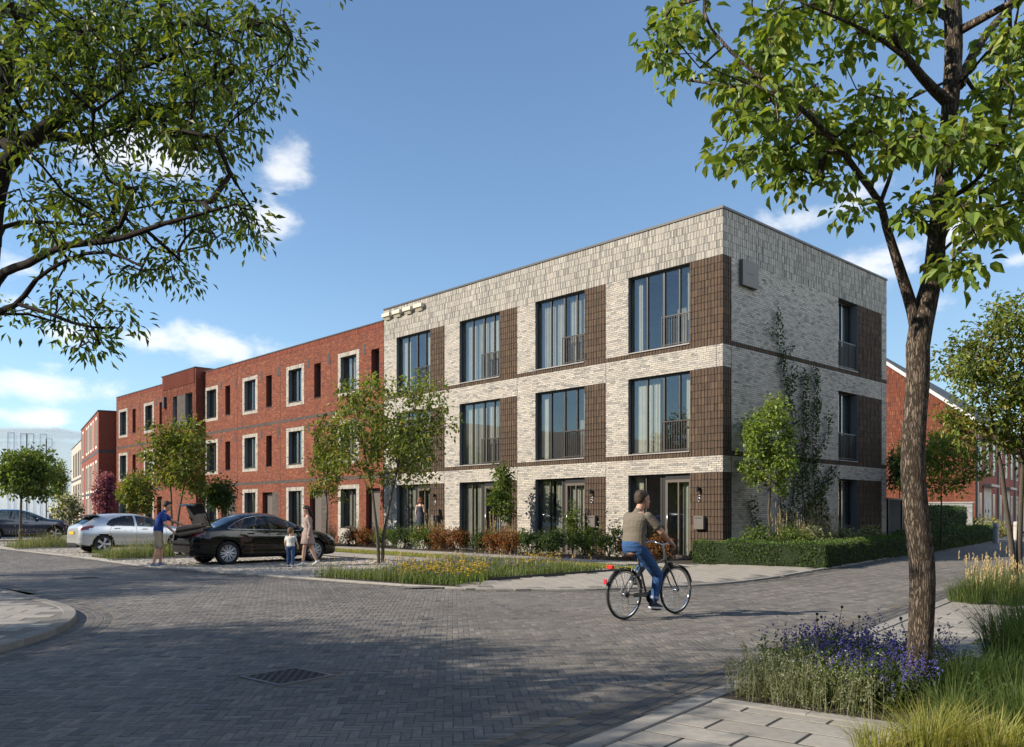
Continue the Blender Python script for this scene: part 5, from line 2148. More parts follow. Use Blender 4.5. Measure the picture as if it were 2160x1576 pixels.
# climbing plant on the side wall: shoots of small leaves hugging the brick
def climber():
    T = thing('climbing_plant', 'climbing plant growing in strands up the shaded side wall', 'climber', (*(CORNER + 5 * UR), 0))
    org = np.array((*(CORNER + 5 * UR), 0))
    NRr = -UL
    SS = [([(1700, 1130), (1690, 1000), (1692, 900), (1690, 790)], 34), ([(1722, 1120), (1712, 950), (1716, 840), (1712, 775)], 24), ([(1640, 1130), (1650, 950), (1652, 830), (1642, 740), (1632, 660)], 13), ([(1690, 1090), (1722, 1040), (1748, 985)], 16), ([(1672, 900), (1664, 830), (1668, 770)], 14),
          ([(1576, 1060), (1590, 1110), (1610, 1140)], 16), ([(1690, 1000), (1735, 930), (1742, 870)], 10), ([(1640, 770), (1662, 730)], 8), ([(1632, 720), (1612, 690)], 6), ([(1740, 1120), (1730, 1040), (1757, 1000)], 16), ([(1650, 1130), (1670, 1050), (1672, 940)], 26)]
    wd_, lf = MB(), MB()
    for (pl, w) in SS:
        P = []
        for (x, y) in pl:
            r = (x - 1080) / FPX
            t = (CORNER[0] - r * CORNER[1]) / (r * UR[1] - UR[0])
            q = CORNER + t * UR
            P.append((*(q + NRr * .04), CAMH + (HY - y) / FPX * q[1]))
        P = catmull(np.array(P), .12)
        tube(wd_, P - org, np.linspace(.016, .005, len(P)), 5)
        n = int(len(P) * w * .55)
        i = rng.integers(0, len(P), n)
        sp = w / 75 * (1 - .45 * i / len(P))
        L = P[i].copy()
        L[:, :2] += UR * (rng.normal(0, .5, n) * sp)[:, None] + NRr * (rng.random(n) * .16)[:, None]
        L[:, 2] += rng.normal(0, .12, n)
        D = np.c_[NRr * .5 + rng.normal(0, .5, (n, 2)), rng.normal(-.1, .7, n)]
        add_leaves(lf, L - org, D, .10 * rng.normal(1, .2, n), .075, shade('dark', n), nrm=np.c_[np.tile(NRr, (n, 1)), np.zeros(n)] + rng.normal(0, .4, (n, 3)))
    wd_.build('stem', M_BARKS, T)
    lf.build('foliage', M_LEAFD, T)


climber()


# hedges: trimmed boxes of small leaves over a dark core
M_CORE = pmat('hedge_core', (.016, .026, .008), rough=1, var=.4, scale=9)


def hedge(label, P, width, h, z0=0.0, dens=900, pal='hedge', ln=.05, name='hedge', rough_top=.03):
    """P: centre line"""
    T = thing(name, label, 'hedge', (P[0][0], P[0][1], z0))
    org = np.array((*P[0], z0))
    P = np.asarray(P, float)
    R = resample(P, .25)
    N = normals2(R)
    c = MB()
    k = len(R)
    prof = [(-.5, 0), (-.5, .9), (-.42, .96), (.42, .96), (.5, .9), (.5, 0)]
    V = []
    for p, q in zip(R, N):
        for (o, z) in prof:
            V.append((*(p + q * o * (width - .08) - org[:2]), z * (h - .02)))
    m = len(prof)
    F = [(i * m + j, (i + 1) * m + j, (i + 1) * m + j + 1, i * m + j + 1) for i in range(k - 1) for j in range(m - 1)]
    F += [tuple(range(m)), tuple(range((k - 1) * m, k * m))[::-1]]
    c.add(V, F)
    c.build('core', M_CORE, T)
    d = np.r_[0, np.cumsum(np.linalg.norm(np.diff(R, axis=0), axis=1))]
    Ltot = d[-1]
    lf = MB()
    per = 2 * h + width
    n = int(Ltot * per * dens)
    s = rng.random(n) * Ltot
    w = rng.random(n) * per
    side = np.where(w < h, -1, np.where(w < h + width, 0, 1))
    off = np.where(side == -1, -width / 2, np.where(side == 1, width / 2, w - h - width / 2))
    z = np.where(side == 0, h, np.where(side == -1, w, w - h - width))
    cx_ = np.stack([np.interp(s, d, R[:, 0]), np.interp(s, d, R[:, 1])], -1)
    nn = np.stack([np.interp(s, d, N[:, 0]), np.interp(s, d, N[:, 1])], -1)
    lump = .035 * np.sin(s * 3.3 + z * 5) + .03 * np.sin(s * 7.1 - off * 6)
    out = np.where(side[:, None] == 0, 0, nn * side[:, None])
    pos = np.c_[cx_ + nn * off[:, None], z] + np.c_[out, (side == 0) * 1.0] * (rng.normal(-.02, .025, n) + lump)[:, None] - np.array((*org[:2], 0))
    D = np.c_[out, (side == 0) * 1.0] * .5 + rng.normal(0, .6, (n, 3)) + np.array((0, 0, .25))
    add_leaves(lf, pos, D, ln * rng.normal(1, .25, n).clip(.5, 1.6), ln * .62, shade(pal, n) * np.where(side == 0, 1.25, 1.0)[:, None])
    # both ends
    for e, (pt, tv) in enumerate(((R[0], R[0] - R[1]), (R[-1], R[-1] - R[-2]))):
        n = int(h * width * dens * 1.2)
        tv = tv / np.linalg.norm(tv)
        q = N[0] if e == 0 else N[-1]
        pos = np.c_[pt + q * (rng.random((n, 1)) - .5) * width + tv * rng.normal(0, .02, (n, 1)) - org[:2], rng.random(n) * h]
        add_leaves(lf, pos, np.c_[np.tile(tv, (n, 1)) * .5, np.zeros(n)] + rng.normal(0, .6, (n, 3)), ln, ln * .62, shade(pal, n))
    lf.build('foliage', M_LEAFD, T)
    return T


hd = (hed1 - hed0) / np.linalg.norm(hed1 - hed0)
hn = np.array((-hd[1], hd[0]))            # towards the building
h_w = .62
c0, c1 = hed0 + hn * h_w / 2, hed1 + hn * h_w / 2 - hd * .05
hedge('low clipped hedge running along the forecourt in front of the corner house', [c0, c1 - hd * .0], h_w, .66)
e0 = hed1 - hd * .36 + hn * (h_w + .02)
e1 = G(1916, 1171) - np.array((.25, -.1))
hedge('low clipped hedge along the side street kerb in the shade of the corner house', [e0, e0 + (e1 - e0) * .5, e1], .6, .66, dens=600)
q0, q1 = e1 + (e1 - e0) / np.linalg.norm(e1 - e0) * .5, G(2085, 1139)
hedge('dark lower hedge along the far side street towards the bollard', [q0, (q0 + q1) / 2, q1], .9, .75, dens=300, pal='dark', ln=.08)
qq = np.array((-.79, .61))
hedge('taller dark hedge in front of the grey garden wall', [q0 + (q1 - q0) * .45 + qq * 1.7, q0 + (q1 - q0) * .95 + qq * 1.5], 1.2, 1.75, dens=220, pal='dark', ln=.09)
tree('shrub', 'yellow green shrub at the end of the far hedge', (*(q1 + np.array((1.6, 2.5))),), [(np.array([(0, 0, 0), (0, 0, .5)]), .02)], [(0, 0, .6, 1.3, 1.3, .6)], 40, 30, .13, .09, 'lime', crad=.35, cat='shrub')


# shrubs in the bed along the front
def shrub(label, px, b, w, h, pal, n=60, name='shrub', ln=.075, wd=.05):
    a = a_at(px, b)
    p = AB(a, b)
    bl = [(0, 0, h * .5, w / 2, w * .42, h * .5)] + [(rng.uniform(-.3, .3) * w, rng.uniform(-.2, .2) * w, h * rng.uniform(.55, .8), w * .25, w * .25, h * .28) for _ in range(5)]
    tr = [(np.array([(0, 0, 0), (.1 * math.cos(q), .1 * math.sin(q), h * .35), (.22 * w * math.cos(q), .22 * w * math.sin(q), h * .75)]), np.array((.014, .01, .006))) for q in (0, 1.3, 2.6, 3.9, 5.2)]
    tree(name, label, (p[0], p[1], .03), tr, bl, n, 20, ln, wd, pal, crad=.16, cat='shrub', group='shrubs along the terrace front', seg=.15, rmin=.003)


for (px, b, w, h, pal, lab) in (
        (735, 1.5, 1.5, .75, 'orange', 'rust coloured shrub at the front end of the black car'), (775, 1.5, 1.3, .72, 'orange', 'rust coloured shrub just behind the two stemmed tree'),
        (812, 1.4, 1.2, .75, 'mid', 'green shrub to one side of the two stemmed tree trunks'), (852, 1.4, 1.3, .85, 'dark', 'dark green shrub in front of the woman in the dark dress'),
        (893, 1.4, 1.2, .9, 'mid', 'green shrub in front of the letter box of the fourth pale house'), (932, 1.4, 1.3, .85, 'orange', 'rust coloured shrub below the pier beside the fourth pale house'),
        (972, 1.4, 1.3, .8, 'orange', 'rust coloured shrub next to the dark gap in the planting'), (1012, 1.4, .9, .7, 'dark', 'small dark shrub at the window of the third pale house'),
        (1043, 1.5, 1.1, .78, 'orange', 'rust coloured shrub at the foot of the slim young tree'), (1082, 1.5, 1.0, .8, 'orange', 'rust coloured shrub between the slim tree and the green shrubs'),
        (1120, 1.4, 1.1, .85, 'dark', 'dark green shrub below the pier between second and third pale house'), (1165, 1.4, 1.1, .85, 'dark', 'dark green shrub at the window of the second pale house'),
        (1232, 1.4, 1.1, .95, 'mid', 'bushy green shrub at the door of the second pale house'), (1285, 1.3, 1.3, 1.0, 'mid', 'large bushy green shrub below the brown panel of the second pale house'),
        (1330, 1.2, .9, .6, 'orange', 'rust coloured shrub behind the rear wheel of the bicycle'), (1392, .9, .8, .8, 'orange', 'rust coloured shrub in front of the corner house window')):
    shrub(lab, px, b, w, h, pal, 70)
shrub('tall leafy plant standing at the glazed door of the second pale house', 1208, .5, .7, 1.75, 'mid', 60, name='door_plant')


def grass_tuft(label, loc, n, h, spread, pal, wd=.006, plumes=0, ppal='straw', group=None, r=.12, name='ornamental_grass', ph=1.25):
    T = thing(name, label, 'grass', (loc[0], loc[1], loc[2] if len(loc) > 2 else .03), 0, group)
    m = MB()
    a = rng.random(n) * 2 * PI
    rr = r * rng.random(n) ** .5
    P = np.stack([np.cos(a) * rr, np.sin(a) * rr, np.zeros(n)], -1)
    dirs = unit(np.stack([np.cos(a) + rng.normal(0, .3, n), np.sin(a) + rng.normal(0, .3, n), np.zeros(n)], -1))
    blades(m, P, h, spread, wd, pal, dirs=dirs)
    m.build('blades', M_BLADE, T)
    if plumes:
        q = MB()
        a = rng.random(plumes) * 2 * PI
        P = np.stack([np.cos(a), np.sin(a), np.zeros(plumes)], -1) * r * .5
        tip = blades(q, P, h * ph, spread * .5, wd * .8, ppal, bend=.2)
        for s in np.linspace(0, .30, 7):
            dots(q, tip - np.array((0, 0, 1)) * s * h * .8 + rng.normal(0, .005, (plumes, 3)), .0085, ppal, 2.6)
        q.build('plumes', M_BLADE, T)
    return T


for i, (px, b, h, lab) in enumerate(((905, 1.0, 1.25, 'fountain grass with pale plumes below the letter box of the fourth pale house'), (930, 1.0, 1.1, 'fountain grass with pale plumes beside the fourth pale house pier'),
                                     (1040, .9, 1.25, 'tall pale plumed grass under the slim young tree'), (1075, .9, 1.3, 'tall pale plumed grass at the brown panel of the third house'),
                                     (700, 1.3, 1.1, 'plumed grass beside the nose of the black car'), (755, 1.0, 1.1, 'plumed grass under the pale framed ground floor window'), (800, 1.2, 1.05, 'plumed grass between rust shrubs and the pale house'))):
    p = AB(a_at(px, b), b)
    grass_tuft(lab, (p[0], p[1]), 260, h * .7, .45, 'straw' if i % 2 else 'grey', plumes=26, group='plumed grasses along the terrace')
# white umbels over the second house's shrubs
um = MB()
P = np.array([(*AB(a_at(px, 1.2), 1.2), 0) for px in rng.uniform(1255, 1330, 26)])
tip = blades(um, P, 1.15, .15, .006, 'blade')
dots(um, tip, .045, 'whitefl', .5, (.7, .05, .05, .2))
tag(um.build('white_umbels', M_PETAL, None, kind='stuff'), 'white flower umbels above the green shrubs of the second house', 'flowers')

# side bed: tall grasses and perennials behind the hedge
nR = -UL
for i, (px, lab) in enumerate(((1652, 'tall seeding grass behind the hedge, next to the bushy tree'), (1690, 'tall seeding grass behind the hedge, in the middle of the side bed'), (1722, 'tall seeding grass behind the hedge, below the climbing plant'), (1752, 'tall seeding grass behind the hedge, nearest the side window'))):
    d = 25.2 + i * .7
    grass_tuft(lab, ((px - 1080) / FPX * d, d), 320, 1.0, .5, 'lime' if i % 2 else 'blade', plumes=34, group='tall grasses behind the hedge', r=.25, ph=1.3)
for i, (px, d, lab) in enumerate(((1600, 24.4, 'leafy perennial behind the hedge beside the tree trunk'), (1668, 24.7, 'broad leafy perennial behind the hedge in front of the grasses'), (1712, 25.0, 'grey leafy perennial behind the hedge'), (1775, 27.2, 'pale flowering perennial behind the hedge near the side window'), (1830, 28.6, 'pale flowering perennial behind the hedge by the house end'))):
    tree('perennial', lab, ((px - 1080) / FPX * d, d, .03), [(np.array([(0, 0, 0), (0, 0, .4)]), .012)], [(0, 0, .55, .55, .5, .42)], 40, 20, .10, .06, 'grey' if i > 1 else 'mid', crad=.2, cat='perennial', group='perennials in the side bed', seg=.15, rmin=.003)

# ------------------------------------------------------------------ meadow beds
def meadow(name, label, poly, n, h, yellow=None, blue=True, pale=.5, z=.035):
    T = thing(name, label, 'meadow', (*np.mean(poly, 0), 0), kind='stuff')
    org = np.array((*np.mean(poly, 0), 0))
    P = xyz(poly_points(poly, n), z) - org
    m = MB()
    k = int(n * (1 - pale))
    lump = .75 + .35 * np.sin(P[:, 0] * 2.1) * np.sin(P[:, 1] * 1.7 + 1)
    blades(m, P[:k], h * lump[:k], .55, .012, 'blade')
    blades(m, P[k:], h * 1.15 * lump[k:], .5, .008, 'grey')
    # leafy ground layer
    L = xyz(poly_points(poly, n // 2), z) - org
    L[:, 2] += rng.random(len(L)) * h * .4
    add_leaves(m, L, rng.normal(0, 1, (len(L), 3)) + np.array((0, 0, .6)), .07, .035, shade('mid', len(L)))
    m.build('grasses', M_BLADE, T)
    f = MB()
    t = blades(f, xyz(poly_points(poly, n // 45), z) - org, h * 1.25, .35, .005, 'straw')
    for s in (0, .03, .06):
        dots(f, t - np.array((0, 0, s)), .010, 'straw', 1.8)
    if blue:
        t = blades(f, xyz(poly_points(poly, n // 22), z) - org, h * .95, .3, .005, 'blade')
        dots(f, t, .012, 'blue', 1.2, (.2, .2, .2, .4))
    if yellow is not None:
        t = blades(f, xyz(poly_points(yellow, 420), z) - org, h * .95, .3, .006, 'blade')
        dots(f, t, .026, 'yellow', .5)
        t = blades(f, xyz(poly_points(yellow, 900), z) - org, h * .7, .3, .012, 'mid')
    f.build('flower_heads', M_PETAL, T)


ype = np.array([G(840, 1236), G(1010, 1238), G(1040, 1222), G(960, 1212), G(855, 1215)])
meadow('meadow_planting', 'meadow planting with yellow flowers in the corner bed', isl_main, 11000, .30, ype, pale=.4)
yp2 = np.array([G(1095, 1216), G(1190, 1208), G(1180, 1200), G(1100, 1205)])
f = MB()
t = blades(f, xyz(poly_points(yp2, 160)), .36, .3, .006, 'blade')
dots(f, t, .022, 'yellow', .5)
tag(f.build('yellow_flowers', M_PETAL, None, kind='stuff'), 'thin patch of yellow flowers in the corner bed', 'flowers')
meadow('meadow_planting', 'pale seeding grasses between the silver and the black car', isl_b, 4200, .52, None, True, .7)
meadow('meadow_planting', 'pale seeding grasses under the round tree beside the dark blue car', isl_c, 3600, .55, None, False, .7)

# lawn strip: short blades where it shows
def lawn(a0, a1, n):
    P = np.array([AB(a, b) for a, b in zip(rng.uniform(a0, a1, n), rng.uniform(3.68, 5.07, n))])
    m = MB()
    blades(m, xyz(P, .01), .07, .5, .012, 'lime')
    tag(m.build('lawn_grass', M_BLADE, None, kind='stuff'), 'short mown grass strip between the two front paths', 'grass')


lawn(-.7, 18, 12000)

# ------------------------------------------------------------------ cars
def paint(name, col, metal=0.0, rough=.28, coat=1.0, spec=.5):
    return pmat(name, col, rough=rough, var=.03, scale=2, metal=metal, coat=coat, spec=spec)


M_PBLACK = paint('paint_black', (.003, .003, .0035), 0, .5, .9, .05)
M_PSILVER = paint('paint_silver', (.55, .56, .57), .6, .32)
M_PBLUE = paint('paint_dark_blue', (.010, .026, .062), .2, .3)
M_CARGLASS = glassmat('car_glass', (.30, .34, .34), .05, 0.0)
M_TYRE = pmat('tyre_rubber', (.014, .014, .014), rough=.85, var=.15, scale=20)
M_RIM = pmat('alloy_rim', (.62, .62, .63), rough=.4, var=.08, metal=.6)
M_CHROME = pmat('chrome_trim', (.62, .62, .62), rough=.12, var=0, metal=1)
M_PLASTIC = pmat('black_plastic', (.014, .014, .015), rough=.55, var=.1, scale=9)
M_TAIL = pmat('tail_light', (.16, .008, .008), rough=.15, var=.1, scale=20, coat=1)
M_LAMP = pmat('head_lamp', (.45, .47, .50), rough=.12, var=.15, scale=25, coat=1)
M_SEAT = pmat('seat_fabric', (.03, .028, .026), rough=.9, var=.2, scale=12)
M_PLATE = pmat('number_plate_yellow', (.62, .36, .02), rough=.5, var=.05)
M_CARLIN = pmat('car_lining', (.02, .02, .021), rough=.9, var=.2, scale=5)


def curve(pts):
    P = np.array(pts, float)

    def f(x):
        x = np.asarray(x, float)
        # smooth monotone-ish interpolation through the points
        d = np.diff(P[:, 1]) / np.diff(P[:, 0])
        m = np.r_[d[0], np.where(d[1:] * d[:-1] > 0, 2 * d[1:] * d[:-1] / (d[1:] + d[:-1] + 1e-12), 0), d[-1]]
        i = np.clip(np.searchsorted(P[:, 0], x) - 1, 0, len(P) - 2)
        h = P[i + 1, 0] - P[i, 0]
        t = np.clip((x - P[i, 0]) / h, 0, 1)
        return ((2 * t ** 3 - 3 * t ** 2 + 1) * P[i, 1] + (t ** 3 - 2 * t ** 2 + t) * h * m[i] + (-2 * t ** 3 + 3 * t ** 2) * P[i + 1, 1] + (t ** 3 - t ** 2) * h * m[i + 1])
    return f


def wheel_parts(car, x, y, R, w, spokes, side):
    o = bpy.data.objects.new('wheel', None)
    o.empty_display_size = .1
    COL.objects.link(o)
    o.parent = car
    o.location = (x, y, R)
    t = MB()
    prof = [(R - .10, -w / 2 + .01), (R - .05, -w / 2 - .004), (R - .012, -w / 2 + .012), (R, -w / 2 + .035), (R, w / 2 - .035), (R - .012, w / 2 - .012), (R - .05, w / 2 + .004), (R - .10, w / 2 - .01)]
    lathe(t, prof, 40, axis='y')
    t.build('tyre', M_TYRE, o, smooth=True)
    r = MB()
    ro = R - .095
    lathe(r, [(ro + .004, -w / 2 + .012), (ro - .012, -w / 2 + .016), (ro - .02, 0), (ro - .012, w / 2 - .016), (ro + .004, w / 2 - .012)], 40, axis='y')
    lathe(r, [(.001, side * (w / 2 - .02)), (.055, side * (w / 2 - .022)), (.06, side * (w / 2 - .06))], 20, axis='y')
    for k in range(spokes):
        for dd in (-.10, .10):
            a = k * 2 * PI / spokes
            a0, a1 = a + dd * .35, a + dd * 1.3
            p0 = np.array((.05 * math.cos(a0), side * (w / 2 - .032), .05 * math.sin(a0)))
            p1 = np.array(((ro - .008) * math.cos(a1), side * (w / 2 - .018), (ro - .008) * math.sin(a1)))
            tube(r, [p0, (p0 + p1) / 2 + np.array((0, side * .006, 0)), p1], [.018, .014, .016] if spokes > 6 else [.03, .026, .032], 6)
    r.build('rim', M_RIM, o, smooth=True)
    h = MB()
    lathe(h, [(.001, side * (w / 2 - .075)), (.16, side * (w / 2 - .075)), (.16, side * (w / 2 - .09)), (.001, side * (w / 2 - .09))], 28, axis='y')
    h.build('brake_disc', M_PLASTIC, o)
    d = MB()
    lathe(d, [(.001, side * (w / 2 - .12)), (ro - .02, side * (w / 2 - .12))], 28, axis='y')
    d.build('hub_shield', M_PLASTIC, o)


def car(name, label, sp, loc, rz):
    T = thing(name, label, 'car', (loc[0], loc[1], 0), rz)
    L = sp['L']
    top, belt, wid, bot = (curve(sp[k]) for k in ('top', 'belt', 'wid', 'bot'))
    wr_roof = sp['roofw']
    ns = int(L / .024)
    # stations bunch up near both ends
    u = np.linspace(0, 1, ns)
    X = L * (u - .045 * np.sin(2 * PI * u) / 1.0 * .5)
    X[0], X[-1] = .001, L - .001
    nlo, nup = 15, 22
    zt, zb, w, bt = top(X), bot(X), wid(X), belt(X)
    bt = np.minimum(bt, zt - .012)
    g = np.clip((zt - bt) / .42, 0, 1)
    rings = []
    for i in range(ns):
        q = []
        # lower half: underbody edge to shoulder
        a = np.linspace(0, 1, nlo)
        z = zb[i] + (bt[i] - zb[i]) * a
        bulge = 1 - .10 * np.clip(1 - a / .22, 0, 1) ** 2 - .055 * np.clip((a - .62) / .38, 0, 1) ** 1.6 + .012 * np.sin(a * PI) - .018 * np.exp(-((a - .30) / .09) ** 2)
        y = w[i] * bulge
        q += [(0.0, zb[i])] + list(zip(y, z))
        yb = y[-1]
        wr = yb * (.93 - .02) * (1 - g[i]) + min(wr_roof, yb * .93) * g[i]
        Q = np.array((wr, zt[i] - .115 * g[i] - .02 * (1 - g[i])))
        B = np.array((yb, bt[i]))
        k1 = nup * 3 // 5
        for t in np.linspace(0, 1, k1 + 1)[1:]:
            p = B + (Q - B) * t
            p[0] += .028 * g[i] * math.sin(PI * t)
            q.append(tuple(p))
        C1 = Q + (Q - B) / (np.linalg.norm(Q - B) + 1e-9) * (.10 * g[i] + .012)
        C1[1] = min(C1[1], zt[i] - .002)
        E = np.array((0.0, zt[i]))
        for t in np.linspace(0, 1, nup - k1 + 1)[1:]:
            p = (1 - t) ** 2 * Q + 2 * t * (1 - t) * C1 + t * t * E
            q.append(tuple(p))
        rings.append(q)
    Rg = np.array(rings)                       # ns, m, 2
    m = Rg.shape[1]
    ylow, zlow = Rg[:, :, 0], Rg[:, :, 1]

    def ysurf(x, z):
        i = int(np.clip(np.searchsorted(X, x), 0, ns - 1))
        zz, yy = Rg[i, 1:1 + nlo + nup * 3 // 5, 1], Rg[i, 1:1 + nlo + nup * 3 // 5, 0]
        return float(np.interp(z, zz, yy))
    ax_r, ax_f, R = sp['ax_r'], sp['ax_f'], sp['R']
    ar = R + .045
    cls = {}
    fx = (X[:-1] + X[1:]) / 2
    cy = (ylow[:-1, :-1] + ylow[1:, :-1] + ylow[:-1, 1:] + ylow[1:, 1:]) / 4
    cz = (zlow[:-1, :-1] + zlow[1:, :-1] + zlow[:-1, 1:] + zlow[1:, 1:]) / 4
    cx = np.broadcast_to(fx[:, None], cy.shape)
    jj = np.broadcast_to(np.arange(m - 1)[None], cy.shape)
    flat = np.stack([cx.ravel(), cz.ravel()], -1)
    lab = np.zeros(cy.shape, int)              # 0 body
    upper = jj >= nlo
    side = upper & (jj < nlo + nup * 3 // 5 + 1)
    roofc = jj >= nlo + nup * 3 // 5 - 1
    names = ['body']
    for poly in sp['side']:
        names.append('side_window')
        lab[(inpoly(flat, poly).reshape(cy.shape)) & side] = len(names) - 1
    wtop = cy < np.broadcast_to((Rg[:, nlo + nup * 3 // 5, 0])[:-1, None], cy.shape) - .015
    for nm, (xa, xb) in (('windscreen', sp['ws']), ('rear_window', sp['rw'])):
        names.append(nm)
        lab[roofc & wtop & (cx > xa) & (cx < xb)] = len(names) - 1
    names.append('tail_light')
    lab[(inpoly(flat, sp['tail']).reshape(cy.shape)) & (cy > sp.get('tail_y', .42)) & (jj < nlo + 3)] = len(names) - 1
    names.append('headlight')
    lab[(inpoly(flat, sp['head']).reshape(cy.shape)) & (cy > .40) & (jj < nlo + 6)] = len(names) - 1
    names.append('lower_trim')
    low = (cz < sp['trim_z']) & (lab == 0)
    lab[low] = len(names) - 1
    names.append('grille')
    lab[(cx > L - .16) & (cy < .52) & (cz > .30) & (cz < .58)] = len(names) - 1
    if sp.get('boot'):
        lab[(cx < sp['boot'][1]) & (cx > sp['boot'][0]) & (jj >= nlo + 2) & (cy < .62)] = -1
        lab[(cx < sp['boot'][0] + .02) & (cy < .50) & (cz > .74)] = -1
    if sp.get('cladding'):
        for a_ in (ax_r, ax_f):
            lab[(np.hypot(cx - a_, cz - R) < ar + .06) & (lab == 0) & (cy > .5)] = names.index('lower_trim')
    for a_ in (ax_r, ax_f):
        lab[(np.hypot(cx - a_, cz - R) < ar) & (cy > .40)] = -1
        lab[(np.abs(cx - a_) < ar * .98) & (cz < R) & (cy > .40)] = -1
    mats = {'body': sp['paint'], 'side_window': M_CARGLASS, 'windscreen': M_CARGLASS, 'rear_window': M_CARGLASS, 'tail_light': M_TAIL, 'headlight': M_LAMP, 'lower_trim': M_PLASTIC, 'grille': M_PLASTIC}
    bodyo = None
    idx = np.arange(ns * m).reshape(ns, m)
    F = np.stack([idx[:-1, :-1], idx[1:, :-1], idx[1:, 1:], idx[:-1, 1:]], -1)
    Vr = np.stack([np.broadcast_to(X[:, None], ylow.shape), -ylow, zlow], -1).reshape(-1, 3)
    Vl = Vr * np.array((1, -1, 1))
    for li, nm in enumerate(names):
        sel = lab == li
        if not sel.any():
            continue
        f = F[sel]
        sides = [(Vr, f), (Vl, f[:, ::-1])]
        groups = [sides] if nm in ('body', 'windscreen', 'rear_window', 'lower_trim', 'grille') else [[s] for s in sides]
        for grp in groups:
            mb = MB()
            if len(grp) == 2:
                # weld both halves on the centre line
                allV = np.concatenate([Vr, Vl])
                ff = np.concatenate([f, f[:, ::-1] + len(Vr)])
                cen = np.abs(Vl[:, 1]) < 1e-6
                remap = np.arange(len(allV))
                remap[len(Vr):][cen] = np.nonzero(cen)[0]
                ff = remap[ff]
            else:
                allV, ff = grp[0]
            used = np.unique(ff)
            inv = np.zeros(len(allV), int)
            inv[used] = np.arange(len(used))
            mb.add(allV[used], inv[ff])
            mb.build(nm, mats[nm], T, smooth=True)
    # end faces of the loft
    for i in (0, ns - 1):
        e = MB()
        e.add(np.concatenate([np.c_[np.full(m, X[i]), -ylow[i], zlow[i]], np.c_[np.full(m, X[i]), ylow[i], zlow[i]][::-1]]), [tuple(range(2 * m))])
        e.build('bumper', sp['paint'], T)
    # dark wheel housings, floor and cabin lining
    ln = MB()
    for a_ in (ax_r, ax_f):
        for s in (-1, 1):
            th = np.linspace(-.15, PI + .15, 18)
            arc = np.stack([a_ + (ar + .012) * np.cos(th), R + (ar + .012) * np.sin(th)], -1)
            yo, yi = s * (ysurf(a_, .75) - .035), s * .42
            V = [(p[0], yo, p[1]) for p in arc] + [(p[0], yi, p[1]) for p in arc]
            ln.add(V, [(i, i + 1, i + 19, i + 18) for i in range(17)])
            ln.add([(p[0], yi, p[1]) for p in arc], [tuple(range(18))])
    box(ln, (ax_r + .42, -.78, .22), (ax_f - .42, .78, .30))
    ln.build('wheel_housing', M_CARLIN, T)
    cb = MB()
    c0, c1 = sp['cabin']
    box(cb, (c0, -.74, .38), (c1, .74, .42))
    box(cb, (c1 - .02, -.7, .4), (c1 + .25, .7, float(belt(c1)) - .06))
    cb.build('cabin_floor', M_CARLIN, T)
    for (sx, ys) in ((c0 + .62, (-.38, .0, .38)), (c0 + 1.55, (-.37, .37))):
        for sy in ys:
            st = MB()
            bbox(st, (sx, sy - .23, .42), (sx + .48, sy + .23, .62), .05)
            s2 = MB()
            bbox(s2, (-.07, sy - .22, 0), (.07, sy + .22, .58), .05)
            s2.xf(Matrix.Translation((sx - .03, 0, .55)) @ Matrix.Rotation(-.25, 4, 'Y'))
            st.V += s2.V
            st.L += [l + st.n for l in s2.L]
            st.N += s2.N
            st.M += s2.M
            st.C += s2.C
            st.n += s2.n
            bbox(st, (sx - .24, sy - .12, 1.10), (sx - .13, sy + .12, 1.27), .04)
            st.build('seat', M_SEAT, T)
    for s in (-1, 1):
        for a_ in (ax_r, ax_f):
            wheel_parts(T, a_, s * (ysurf(a_, .8) - .115), R, .215, sp['spokes'], s)
    # seams, trim, handles, mirrors
    for s in (-1, 1):
        sm = MB()
        for line in sp['seams']:
            P = resample(np.array(line, float), .04)
            tube(sm, [(x, s * (ysurf(x, z) + .001), z) for x, z in P], .0045, 5)
        sm.build('door_seam', M_PLASTIC, T)
        if sp.get('chrome') is not None:
            t = MB()
            P = resample(np.array(sp['chrome'], float), .05)
            tube(t, [(x, s * (ysurf(x, z) + .003), z) for x, z in P], .009, 6)
            t.build('window_trim', M_CHROME, T, smooth=True)
        for (x, z) in sp['handles']:
            h = MB()
            y = ysurf(x, z)
            tube(h, [(x - .10, s * (y + .002), z), (x - .07, s * (y + .028), z + .004), (x + .06, s * (y + .03), z + .004), (x + .10, s * (y + .002), z)], .013, 8)
            h.build('door_handle', sp.get('handle_mat', sp['paint']), T, smooth=True)
        mx, mz = sp['mirror']
        mi = MB()
        y = ysurf(mx, mz)
        sphere(mi, (mx - .02, s * (y + .14), mz + .05), (.075, .11, .07), 12)
        tube(mi, [(mx + .05, s * (y - .03), mz - .02), (mx, s * (y + .08), mz + .02)], .022, 6)
        mi.build('wing_mirror', sp['paint'], T, smooth=True)
    if sp.get('plate'):
        x, z = sp['plate']
        pl = MB()
        box(pl, (x - .012, -.26, z - .055), (x + .004, .26, z + .055))
        pl.build('number_plate', sp.get('plate_mat', M_PLATE), T)
    ex = MB()
    for s in (-.45, .45):
        tube(ex, [(.03, s, .27), (.20, s, .27)], .036, 10)
    ex.build('exhaust', M_STEEL, T)
    return T


